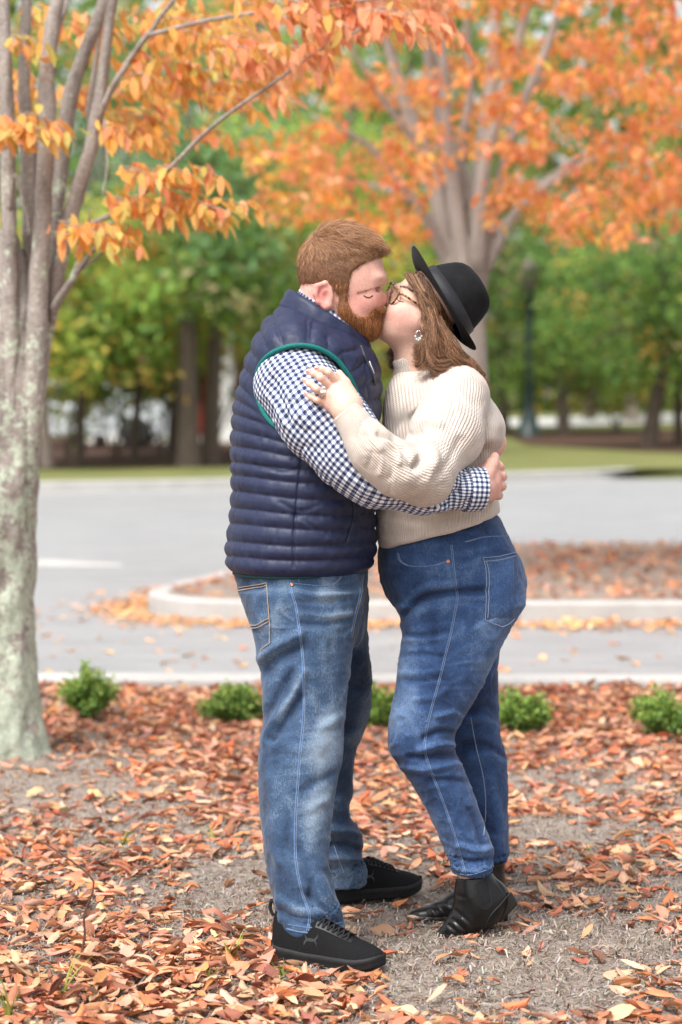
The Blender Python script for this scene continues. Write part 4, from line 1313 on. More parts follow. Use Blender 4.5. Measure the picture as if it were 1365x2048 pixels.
# brows and closed lashes
brow_on(man_surf, [(717, 585), (735, 580), (750, 576), (762, 573)], 90, 0.0030, hair_mat('brow_ginger', (0.16, 0.07, 0.04), (0.30, 0.15, 0.08), (0.42, 0.24, 0.14)), man)
strip_on('eyelash', man_surf, [(728, 591), (734, 595), (740, 595), (746, 591)], 0.0035, 0.0016, MAT['lash'], man)

# ---- hair
MATHAIR_M = hair_mat('ginger_hair', (0.085, 0.036, 0.015), (0.24, 0.105, 0.046), (0.42, 0.22, 0.11))
MATBASE_M = plain('ginger_hair_base', (0.15, 0.072, 0.038), 0.7, 0.3, 0.4, 300, 0.4)
hair_poly = pxpoly([(786, 486), (769, 512), (748, 519), (722, 534), (706, 545), (702, 560), (697, 590), (694, 618), (664, 618), (661, 578), (645, 570), (624, 573), (613, 604), (594, 600), (540, 604), (540, 400), (800, 400)], HM - 0.05)
cap = field([('+', 0, ell(P(681, 538, HM), (r_(86), 0.082, r_(83)))), ('+', 0.004, lambda p: head_m(p) - 0.0045),
             ('+', 0.03, ell(P(692, 490, HM), (r_(60), 0.066, r_(39)), rot_y(-8))),
             ('+', 0.02, ell(P(738, 489, HM), (r_(38), 0.056, r_(14)), rot_y(-22))),
             ('&', 0.010, poly_sd(hair_poly))])
hv, hf, hn = sdf_mesh(cap, P(580, 630, HM) * [1, 0, 1] + [0, D0 - 0.13, 0], P(795, 430, HM) * [1, 0, 1] + [0, D0 + 0.12, 0], 0.0032)
qh = pix(hv); toph = np.clip((530 - qh[:, 1]) / 40, 0, 1)
hv = hv + hn * (0.0045 * toph * noise3(hv * np.array([0.22, 1.0, 0.8]), 110, 6) - 0.0020 * np.exp(-(dist_poly2(qh, np.array([(632, 476), (655, 482), (680, 500), (694, 525)])) / 5) ** 2) * sideways(hn))[:, None]
hv = hv + hn * (noise3(hv, 90, 3) * 0.0014)[:, None]
hair_m = obj('hair', np_mesh('hair', hv - hn * 0.0012, hf), MATBASE_M, man)
def comb(hv, hn, n, whorl, length, lift, k=6, curl=0.3, seed=1, grav=0.0, bias=(0, 0, 0)):
    rg = np.random.default_rng(seed)
    i = rg.integers(0, len(hv), n)
    p = hv[i] + rg.normal(0, 0.0022, (n, 3)); nn = hn[i]
    d = p - whorl; d = d - (d * nn).sum(1)[:, None] * nn; d /= np.linalg.norm(d, axis=1)[:, None] + 1e-9
    cl = np.stack([noise3(p, 70, 200 + seed), noise3(p, 70, 300 + seed), noise3(p, 70, 400 + seed)], 1)
    d = d + np.asarray(bias) + cl * 0.55 + rg.normal(0, curl, (n, 3)); d -= 0.8 * (d * nn).sum(1)[:, None] * nn; d /= np.linalg.norm(d, axis=1)[:, None]
    L = length(p) * rg.uniform(0.6, 1.15, n); lf = lift(p) * (1 + 0.9 * noise3(p, 55, 77))
    t = np.linspace(0, 1, k)[None, :, None]
    d3, n3, L3, l3 = d[:, None], nn[:, None], L[:, None, None], lf[:, None, None]
    pts = p[:, None] - n3 * 0.003 + d3 * L3 * t + n3 * L3 * l3 * (t - 0.55 * t * t) + np.array([0, 0, -1.0]) * (grav * L3 * t * t)
    return pts
def len_m(p):
    q = pix(p); top = np.clip((520 - q[:, 1]) / 45, 0, 1)
    return 0.010 + 0.024 * top
pts = comb(hv, hn, 26000, P(632, 470, HM - 0.02), len_m, lambda p: 0.20 + 0 * p[:, 0], seed=4, curl=0.20)
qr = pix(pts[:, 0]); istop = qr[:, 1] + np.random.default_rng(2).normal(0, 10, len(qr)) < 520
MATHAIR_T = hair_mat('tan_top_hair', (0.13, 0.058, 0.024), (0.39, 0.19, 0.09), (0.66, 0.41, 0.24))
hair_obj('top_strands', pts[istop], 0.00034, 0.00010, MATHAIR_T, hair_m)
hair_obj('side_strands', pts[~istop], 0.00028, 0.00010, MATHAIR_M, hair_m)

# ---- beard
beard_poly = pxpoly([(662, 568), (694, 568), (698, 606), (706, 624), (722, 634), (737, 630), (745, 619), (757, 614), (772, 615), (772, 640), (762, 700), (700, 700), (652, 640), (658, 618)], HM - 0.03)
beardf = field([('+', 0, lambda p: head_m(p) - 0.0045),
                ('+', 0.02, ell(P(726, 652, HM), (r_(29), 0.046, r_(22)), rot_y(-12))),
                ('+', 0.02, ell(P(700, 640, HM), (r_(38), 0.058, r_(20)), rot_y(-28))),
                ('+', 0.012, ell(P(752, 622, HM), (r_(12), 0.030, r_(8)), rot_y(-30))),
                ('&', 0.006, poly_sd(beard_poly)),
                ('-', 0.004, ell(P(768, 629, HM), (r_(18), 0.024, r_(3.2)), rot_y(10)))])
bv, bf, bn = sdf_mesh(beardf, P(645, 700, HM) * [1, 0, 1] + [0, D0 - 0.11, 0], P(785, 580, HM) * [1, 0, 1] + [0, D0 + 0.10, 0], 0.003)
MATHAIR_B = hair_mat('red_beard_hair', (0.14, 0.045, 0.014), (0.34, 0.125, 0.040), (0.55, 0.27, 0.11))
beard = obj('beard', np_mesh('beard', bv - bn * 0.002, bf), plain('red_beard_base', (0.20, 0.068, 0.022), 0.7, 0.3, 0.4, 300, 0.4), man)
pts = comb(bv, bn, 12000, P(690, 540, HM), lambda p: 0.012 + 0 * p[:, 0], lambda p: 0.35 + 0 * p[:, 0], seed=9, curl=0.35, k=5, grav=0.1, bias=(0.1, 0, -0.5))
hair_obj('beard_strands', pts, 0.00032, 0.00012, MATHAIR_B, beard)

# ---- shirt: near and far sleeve, cuff, collar
ax_w = SLEEVE[-1][0] - SLEEVE[-2][0]; ax_w = ax_w / np.linalg.norm(ax_w)
wr = P(965, 978, -0.188)
def sleeve_field(ch, end, axis):
    return field([('+', 0, chain(ch, 0.05)), ('&', 0.006, half(end, axis))])
sf = sleeve_field(SLEEVE, P(938, 978, -0.200), ax_w)
v, fc, n = sdf_mesh(sf, P(480, 1050, -0.2) * [1, 0, 1] + [0, D0 - 0.38, 0], P(985, 660, -0.2) * [1, 0, 1] + [0, D0 - 0.01, 0], 0.0034)
gu, gv = arm_uv(v, [s[0] for s in SLEEVE], 0.082)
q = pix(v)
w = sideways(n)
dsp = 0.006 * fbm(np.stack([gu * 0.6, gv * 0.35, gu * 0], 1), 16, 5) * np.clip(gv / 0.1, 0, 1) - 0.0045 * crease(np.stack([gu, gv, gu * 0], 1), 20, 47, (1, 0.8, 1)) * np.clip(gv / 0.1, 0.3, 1)
dsp += strokes(q, [([(545, 760), (560, 800), (575, 835)], 7, -0.006), ([(530, 790), (552, 815), (570, 850)], 7, 0.005), ([(600, 720), (640, 735)], 8, 0.004), ([(860, 985), (885, 1005), (920, 985)], 7, -0.010),
                   ([(875, 1000), (900, 965)], 8, 0.008), ([(905, 1010), (925, 975), (930, 950)], 7, -0.007), ([(840, 1010), (870, 1018), (930, 1018)], 7, 0.006), ([(700, 955), (735, 978)], 8, 0.004)]) * w
v = v + n * dsp[:, None]
me = np_mesh('shirt', v, fc); attr_f(me, 'gu', gu); attr_f(me, 'gv', gv)
shirt = obj('shirt', me, MAT['gingham'], man)
sleeve_surf = Surf(v, fc)
cf = field([('+', 0, chain([(P(925, 979, -0.206), 0.0555), (wr, 0.0535)], 0.01)), ('&', 0.004, half(wr, ax_w)), ('&', 0.004, half(P(930, 978, -0.203), -ax_w)), ('-', 0.004, chain([(P(950, 978, -0.195), 0.047), (P(990, 978, -0.178), 0.047)]))])
cv, cfc, cn = sdf_mesh(cf, P(900, 1050, -0.2) * [1, 0, 1] + [0, D0 - 0.28, 0], P(985, 900, -0.2) * [1, 0, 1] + [0, D0 - 0.10, 0], 0.003)
cu, cvv = arm_uv(cv, [s[0] for s in SLEEVE], 0.055)
me = np_mesh('cuff', cv, cfc); attr_f(me, 'gu', cu + 0.003); attr_f(me, 'gv', cvv)
cuff = obj('cuff', me, MAT['gingham'], shirt)
cuff_surf = Surf(cv, cfc)
MAT['button'] = plain('pale_button', (0.72, 0.70, 0.66), 0.35)
def disc_on(name, surf, px, py, r, h, mat, parent, sides=14):
    l, nn = surf.hit(px, py)
    if l is None: return
    a = np.cross(nn, [0.2, 0.1, 1]); a /= np.linalg.norm(a); b = np.cross(nn, a)
    prof = [(r, -0.002), (r, h * 0.6), (r * 0.85, h), (r * 0.45, h), (r * 0.35, h * 0.75), (0.0001, h * 0.75)]
    t = np.linspace(0, 2 * np.pi, sides, endpoint=False)
    V = np.array([[l + nn * z + (np.cos(x) * a + np.sin(x) * b) * rr for x in t] for rr, z in prof])
    return obj(name, grid_mesh(name, V, closed_v=True), mat, parent)
disc_on('button', cuff_surf, 937, 1006, 0.0048, 0.0025, MAT['button'], shirt)
disc_on('button', sleeve_surf, 877, 1014, 0.0048, 0.0025, MAT['button'], shirt)
# far sleeve
v, fc, n = sdf_mesh(sleeve_field(SLEEVE_F, P(948, 890, 0.226), [1, 0, 0.05]), P(480, 1050, 0.2) * [1, 0, 1] + [0, D0 + 0.02, 0], P(985, 660, 0.2) * [1, 0, 1] + [0, D0 + 0.42, 0], 0.006)
gu, gv = arm_uv(v, [s[0] for s in SLEEVE_F], 0.08)
me = np_mesh('far_sleeve', v, fc); attr_f(me, 'gu', gu); attr_f(me, 'gv', gv)
obj('sleeve', me, MAT['gingham'], shirt)

def collar_band(name, A0, A1, B, tops, out, thick, mat, parent, nseg=72, seams=None, amp=0.0):
    """standing band round the neck. A0 back point, A1 front point (bottom ring), B half width; tops: vector to the top ring at back / front"""
    t = np.linspace(0, 2 * np.pi, nseg, endpoint=False)
    c = (A0 + A1) / 2; a = (A1 - A0) / 2
    ring = c + np.cos(t)[:, None] * a + np.sin(t)[:, None] * np.array([0, B, 0])
    outd = np.cos(t)[:, None] * a / np.linalg.norm(a) + np.sin(t)[:, None] * np.array([0, 1.0, 0])
    f = (np.cos(t)[:, None] + 1) / 2
    topv = tops[0] * (1 - f) + tops[1] * f
    s = np.array([0.0, 0.06, 0.25, 0.5, 0.75, 0.94, 1.0, 0.94, 0.7, 0.4, 0.0])
    o = np.array([0.0, 0.7, 1.0, 1.0, 1.0, 0.7, 0.0, -0.5, -0.6, -0.6, -0.6]) * thick
    V = ring[:, None] + topv[:, None] * s[None, :, None] + outd[:, None] * (o[None, :, None] + (out * (1 - s))[None, :, None])
    gu = np.repeat((np.cumsum(np.linalg.norm(np.roll(ring, -1, 0) - ring, axis=1)))[:, None], len(s), 1).ravel()
    gv = np.tile(s * np.linalg.norm(tops[0]), (nseg, 1)).ravel()
    if amp:
        V = V + outd[:, None] * (amp * noise3(V.reshape(-1, 3), 45, 8).reshape(nseg, len(s), 1))
    me = grid_mesh(name, V, closed_u=True)
    attr_f(me, 'gu', gu); attr_f(me, 'gv', gv)
    return obj(name, me, mat, parent)
collar_band('shirt_collar', P(588, 612, 0), P(716, 696, 0), 0.083, (P(0, 0) * 0 + (P(605, 568) - P(588, 606)), P(722, 672) - P(712, 700)), 0.004, 0.004, MAT['gingham'], shirt)

# ---- vest
def nylon_mat():
    t = NT('navy_nylon').set(Roughness=0.50)
    t.b.inputs['Specular IOR Level'].default_value = 0.30
    n1 = t.noise(70, 3, 0.6)
    t.color(t.ramp(n1, [(0.3, (0.014, 0.019, 0.050)), (0.7, (0.022, 0.029, 0.068))]))
    n2 = t.noise(55, 4, 0.65, stretch=(1.4, 1.4, 0.55))
    n3 = t.noise(700, 1)
    b = t.bump(n2, 0.3, 0.004)
    t.bump(n3, 0.1, 0.0006, b)
    return t.m
MAT['nylon'] = nylon_mat()
ARMHOLE = [(566, 857), (546, 845), (528, 821), (517, 790), (515, 759), (522, 733), (540, 712), (566, 699), (596, 693), (625, 696), (651, 706), (675, 724), (692, 747), (709, 777), (715, 815), (690, 850), (640, 868), (600, 868)]
hole = poly_sd(pxpoly(ARMHOLE, -0.17))
holef = poly_sd(pxpoly(ARMHOLE, 0.17))
armcut = lambda p: np.maximum(hole(p), p[:, 1] - (D0 - 0.13))
armcutf = lambda p: np.maximum(holef(p), (D0 + 0.13) - p[:, 1])
vest_core = field([('+', 0, zloft(VEST_ROWS, cap=0.03)),
              ('+', 0.05, rcone(P(588, 712, -0.135), P(588, 712, 0.135), r_(64), r_(64))),
              ('+', 0.05, ell(P(650, 752, 0), (r_(100), 0.17, r_(72))))])
vest_f = field([('+', 0, vest_core), ('-', 0.010, armcut), ('-', 0.010, armcutf), ('-', 0.012, rcone(P(655, 600, 0), P(640, 668, 0), r_(60), r_(62)))])
v, fc, n = sdf_mesh(vest_f, P(430, 1170, 0) * [1, 0, 1] + [0, D0 - 0.28, 0], P(790, 590, 0) * [1, 0, 1] + [0, D0 + 0.28, 0], 0.0033)
cr = lambda L: [(420 + x / 3.413, 560 + y / 3.413) for x, y in L]
SEAMS = [cr(s) for s in (
    [(60, 1880), (570, 1918), (1120, 1900), (1200, 1870)], [(70, 1775), (575, 1818), (1130, 1800), (1200, 1780)], [(80, 1655), (585, 1702), (930, 1712), (1250, 1680)], [(80, 1545), (590, 1603), (940, 1610), (1250, 1580)],
    [(80, 1430), (600, 1495), (940, 1500), (1250, 1480)], [(80, 1318), (600, 1385), (950, 1385), (1250, 1370)], [(80, 1232), (610, 1297), (830, 1292), (1250, 1270)], [(80, 1120), (350, 1165), (620, 1210), (1000, 1180), (1250, 1160)],
    [(90, 1005), (350, 1070), (630, 1115), (1250, 1060)], [(90, 890), (300, 960), (560, 1030), (700, 1020), (1250, 960)], [(100, 775), (300, 890), (480, 1000), (560, 1030)], [(130, 650), (250, 770), (360, 870)], [(190, 555), (265, 640), (330, 700)],
    [(240, 420), (285, 500), (350, 590)], [(310, 290), (345, 360), (410, 520)], [(400, 170), (430, 250), (510, 470)], [(665, 280), (668, 350), (665, 455)], [(860, 560), (900, 500), (1010, 470)],
    [(700, 300), (690, 380), (680, 450)], [(800, 400), (810, 440), (790, 500)], [(950, 640), (1010, 600), (1060, 560)], [(985, 740), (1060, 720), (1120, 690), (1250, 660)], [(1000, 850), (1100, 830), (1250, 780)],
    [(900, 500), (930, 560), (960, 640)], [(1075, 560), (1085, 650), (1060, 720)], [(1080, 720), (1090, 800), (1070, 840)])]
FINE = [cr(s) for s in ([(640, 1130), (615, 1300), (595, 1500), (575, 1700), (572, 1960)], [(965, 1440), (985, 1600), (960, 1720), (935, 1790)])]
q = pix(v)
dm = np.full(len(v), 1e9)
for s in SEAMS: dm = np.minimum(dm, dist_poly2(q, catmull(s, 14)))
puff = 1 - np.exp(-(dm / 7.5))
dsp = -0.0050 + 0.0085 * puff
df = np.full(len(v), 1e9)
for s in FINE: df = np.minimum(df, dist_poly2(q, catmull(s, 14)))
dsp -= 0.0045 * np.exp(-(df / 2.6) ** 2) * sideways(n)
pk = np.exp(-dm / 5.0)
dsp += 0.0013 * noise3(v * np.array([1.0, 1.0, 0.3]), 95, 21) * (0.3 + pk) + 0.0018 * noise3(v, 38, 12) + 0.003 * noise3(v, 11, 5)
dsp += strokes(q, [([(590, 1030), (625, 1055), (650, 1075)], 5, -0.004), ([(600, 1040), (640, 1068), (670, 1085)], 5, 0.003), ([(560, 1005), (600, 1022), (640, 1010)], 5, -0.003), ([(510, 930), (570, 945), (610, 930)], 4, -0.003)]) * sideways(n)
edge = np.minimum(np.abs(hole(v)), np.abs(holef(v)))
dsp *= np.clip(edge / 0.02, 0.25, 1)
v = v + n * dsp[:, None]
vest = obj('vest', np_mesh('vest', v, fc), MAT['nylon'], man)
vest_surf = Surf(v, fc)
cb = collar_band('vest_collar', P(570, 622, 0), P(728, 708, 0), 0.104, (P(582, 573) - P(568, 616), P(728, 676) - P(722, 708)), 0.010, 0.011, MAT['nylon'], vest, amp=0.004)
# armhole binding, hem binding, zip
ring = np.array([P(x, y, 0)[[0, 2]] for x, y in ARMHOLE])
bind = []
for x, y in catmull(ARMHOLE[:15], 90):
    best = None
    for ox, oy in ((0, 0),):
        cxm, cym = 610, 780
        dx, dy_ = x - cxm, y - cym; L = math.hypot(dx, dy_)
        for k in (3, 5, 8, 11, 15):
            l, nn = vest_surf.hit(x + dx / L * k, y + dy_ / L * k)
            if l is not None and l[1] < D0 - 0.02:
                best = l; break
    if best is not None: bind.append(best + np.array([0, -0.003, 0]))
bind = np.array(bind)
for _ in range(10): bind[1:-1] = 0.25 * bind[:-2] + 0.5 * bind[1:-1] + 0.25 * bind[2:]
obj('armhole_binding', tube_mesh('armhole_binding', bind, 0.0062, 8), MAT['teal'], vest)
t = np.linspace(0, 2 * np.pi, 80)
hem = np.array([(P(596, 1143)[0] + math.cos(a) * r_(128), D0 + math.sin(a) * 0.203, P(596, 1141)[2] - 0.001 + 0.004 * math.cos(a)) for a in t])
obj('hem_binding', tube_mesh('hem_binding', hem, 0.0045, 6), plain('dark_teal_hem', (0.006, 0.05, 0.05), 0.8), vest)
MAT['zip'] = plain('zip_tape', (0.03, 0.035, 0.05), 0.5, 0.5, 0.3, 400, 0.3)
strip_on('zip', vest_surf, [(722, 692), (733, 722), (744, 745), (750, 770)], 0.007, 0.003, MAT['zip'], vest, lift=0.001)
for pp in ([(736, 724), (741, 738)], [(741, 737), (745, 748)]):
    strip_on('zip_pull', vest_surf, [pp[0], ((pp[0][0] + pp[1][0]) / 2, (pp[0][1] + pp[1][1]) / 2), pp[1]], 0.005, 0.003, MAT['silver'], vest, lift=0.005, step=1)
strip_on('pocket_zip', vest_surf, [(704, 985), (709, 1025), (702, 1060), (695, 1083)], 0.004, 0.002, MAT['zip'], vest)

# ---- jeans
jf = field([('+', 0, zloft([(1105, 470, 728, 0, 0.195), (1140, 466, 737, 0, 0.200), (1180, 475, 736, 0, 0.204), (1230, 492, 730, 0, 0.195), (1290, 515, 718, 0, 0.160)])),
            ('+', 0.025, zloft(MAN_NEAR, cap=0.008)), ('+', 0.025, zloft(MAN_FAR, cap=0.008)),
            ('-', 0.004, zloft(shrink(MAN_NEAR[-3:] + [(1900, 570, 688, -0.292, 0.073)], 0.92, 0.92), cap=0.004)),
            ('-', 0.004, zloft(shrink(MAN_FAR[-3:] + [(1790, 655, 735, 0.35, 0.073)], 0.92, 0.92), cap=0.004))])
v, fc, n = sdf_mesh(jf, P(430, 1900, -0.2) * [1, 0, 1] + [0, D0 - 0.42, -0.03], P(770, 1090, 0) * [1, 0, 1] + [0, D0 + 0.46, 0], 0.0042)
q = pix(v); w = sideways(n)
nearleg = v[:, 1] < D0 - 0.02 + 0.12 * np.clip((q[:, 1] - 1300) / 400, 0, 1)
FOLDS = [([(513, 1325), (545, 1300), (580, 1278), (602, 1268)], 11, 0.010), ([(522, 1350), (560, 1318), (600, 1297)], 10, -0.008), ([(530, 1482), (560, 1432), (590, 1388), (606, 1345)], 9, 0.009), ([(548, 1478), (578, 1432), (602, 1395)], 9, -0.008),
         ([(534, 1430), (560, 1385), (585, 1345)], 9, -0.006), ([(592, 1180), (640, 1190), (700, 1186)], 5, 0.003), ([(594, 1202), (650, 1206), (705, 1200)], 5, -0.003), ([(598, 1225), (650, 1232), (704, 1226)], 6, 0.004), ([(600, 1248), (655, 1250), (700, 1240)], 6, -0.003),
         ([(540, 1560), (555, 1640), (560, 1720)], 12, 0.005), ([(640, 1460), (670, 1440), (690, 1432)], 9, 0.004), ([(610, 1580), (645, 1560), (675, 1545)], 10, -0.004), ([(620, 1620), (650, 1600)], 9, 0.003),
         ([(640, 1760), (655, 1790), (684, 1828)], 9, 0.009), ([(620, 1790), (650, 1820), (676, 1846)], 8, -0.008), ([(560, 1800), (600, 1822), (640, 1826)], 9, 0.005), ([(556, 1822), (600, 1842), (640, 1846)], 6, -0.005), ([(600, 1700), (620, 1750), (622, 1800)], 12, -0.005),
         ([(545, 1700), (575, 1740), (600, 1770)], 9, 0.004), ([(560, 1490), (600, 1500), (640, 1490)], 14, 0.004)]
FOLDS_F = [([(660, 1655), (690, 1662), (722, 1672)], 8, 0.010), ([(660, 1690), (690, 1690), (720, 1700)], 7, -0.010), ([(655, 1715), (690, 1715), (728, 1722)], 7, 0.008), ([(680, 1600), (700, 1640)], 8, 0.006), ([(700, 1370), (725, 1378), (740, 1376)], 6, -0.005), ([(690, 1480), (712, 1470)], 10, 0.006)]
dsp = 1.35 * np.where(nearleg, strokes(q, FOLDS), strokes(q, FOLDS_F)) * w
hemw = np.clip((q[:, 1] - 1640) / 160, 0, 1)
_shp = 0.5 + 0.5 * noise3(v, 5, 36)
dsp += (0.0045 + 0.004 * hemw) * crease(v, 13, 37, (1, 1, 0.75)) * _shp + 0.0022 * crease(v, 34, 39, (0.8, 1, 1.1)) * (1 - _shp)
dsp += 0.006 * noise3(v * np.array([1, 1, 0.5]), 9, 31) + 0.0034 * noise3(v * np.array([1, 1, 0.55]), 24, 33) + 0.0014 * noise3(v * np.array([0.7, 1, 1.3]), 60, 35)
v = v + n * dsp[:, None]
me = np_mesh('jeans', v, fc)
wear_tone = 0.34 + np.where(nearleg, strokes(q, [([(655, 1190), (662, 1300), (655, 1400), (648, 1480), (640, 1560), (640, 1620)], 42, 0.27), ([(650, 1440), (645, 1540), (640, 1590)], 26, 0.12), ([(595, 1195), (650, 1203), (700, 1198)], 6, 0.18), ([(600, 1232), (650, 1238), (700, 1230)], 6, 0.18),
    ([(598, 1260), (640, 1255)], 6, 0.12), ([(540, 1330), (570, 1300), (600, 1285)], 6, 0.15), ([(585, 1860), (640, 1862), (690, 1850)], 8, 0.25), ([(560, 1440), (585, 1395), (605, 1350)], 5, 0.18), ([(490, 1165), (500, 1230)], 20, -0.05), ([(545, 1420), (530, 1500), (535, 1600)], 26, -0.16), ([(575, 1700), (570, 1800)], 30, -0.12)]),
    strokes(q, [([(725, 1180), (730, 1300)], 12, 0.2), ([(728, 1400), (712, 1480)], 14, 0.25), ([(690, 1580), (690, 1700)], 30, -0.1)])) + 0.16 * noise3(v, 14, 44) + 0.08 * noise3(v * np.array([1, 1, 0.4]), 45, 45) + np.clip(dsp / 0.012, -0.25, 0.25) * 0.4  # fading, plus paler raised folds and darker creases
attr_f(me, 'wear_tone', wear_tone)
jeans_m = obj('jeans', me, MAT['denim_man'], man)
js = Surf(v, fc)
def seam(surf, pts, parent, thread=True, w=0.0042, pale=False, name='seam'):
    o = strip_on(name, surf, pts, w, 0.0013, MAT['seam'], parent)
    if thread:
        pp = [(x + 3.2, y) for x, y in pts]
        strip_on('stitching', surf, pp, 0.0012, 0.0010, MAT['thread_pale' if pale else 'thread'], parent)
seam(js, [(576, 1146), (580, 1175), (590, 1210), (598, 1260), (605, 1320), (607, 1380), (606, 1440), (600, 1500), (594, 1580), (590, 1650), (591, 1720), (602, 1780), (618, 1830), (614, 1862)], jeans_m, pale=True)
seam(js, [(580, 1166), (620, 1170), (655, 1172), (676, 1160), (681, 1146)], jeans_m, w=0.003)
seam(js, [(597, 1146), (598, 1164)], jeans_m, False)
seam(js, [(664, 1148), (660, 1168)], jeans_m, False)
disc_on('rivet', js, 584, 1169, 0.0042, 0.003, MAT['copper'], jeans_m)
seam(js, [(724, 1150), (720, 1190), (708, 1240), (702, 1275)], jeans_m)
# back pocket patch
def patch_on(name, surf, poly, lift, mat, parent, nu=14, nv=18, wear_tone=None):
    """four-cornered patch lifted off a surface; poly: 4 corners (tl, tr, br, bl)"""
    tl, tr, br, bl = [np.array(p, float) for p in poly]
    V = np.zeros((nu, nv, 3)); ok = True
    for i, a in enumerate(np.linspace(0, 1, nu)):
        for j, b in enumerate(np.linspace(0, 1, nv)):
            p = (tl * (1 - a) + tr * a) * (1 - b) + (bl * (1 - a) + br * a) * b
            l, nn = surf.hit(*p)
            if l is None: return None
            e = 1.0 if (0 < i < nu - 1 and 0 < j < nv - 1) else -0.6
            V[i, j] = l + nn * lift * e
    me = grid_mesh(name, V)
    attr_f(me, 'wear_tone', np.full(nu * nv, 0.36 if wear_tone is None else wear_tone))
    return obj(name, me, mat, parent)
pk = patch_on('back_pocket', js, [(474, 1178), (534, 1166), (541, 1288), (523, 1302)], 0.0035, MAT['denim_man'], jeans_m, wear_tone=0.22)
for L in ([(474, 1178), (505, 1172), (534, 1166)], [(475, 1184), (505, 1178), (534, 1172)], [(534, 1166), (538, 1210), (541, 1250), (541, 1288)], [(541, 1288), (532, 1294), (523, 1302)], [(502, 1250), (515, 1250), (528, 1242), (540, 1236)], [(504, 1256), (516, 1255), (530, 1248), (540, 1242)]):
    strip_on('stitching', js, L, 0.0018, 0.0016, MAT['thread'], pk or jeans_m, lift=0.003)
seam(js, [(574, 1858), (600, 1864), (640, 1866), (688, 1854)], jeans_m, False, 0.005)
seam(js, [(577, 1849), (605, 1854), (640, 1855), (688, 1844)], jeans_m, False, 0.0025)
strip_on('stitching', js, [(668, 1690), (678, 1720), (688, 1745)], 0.002, 0.0012, MAT['thread_pale'], jeans_m)

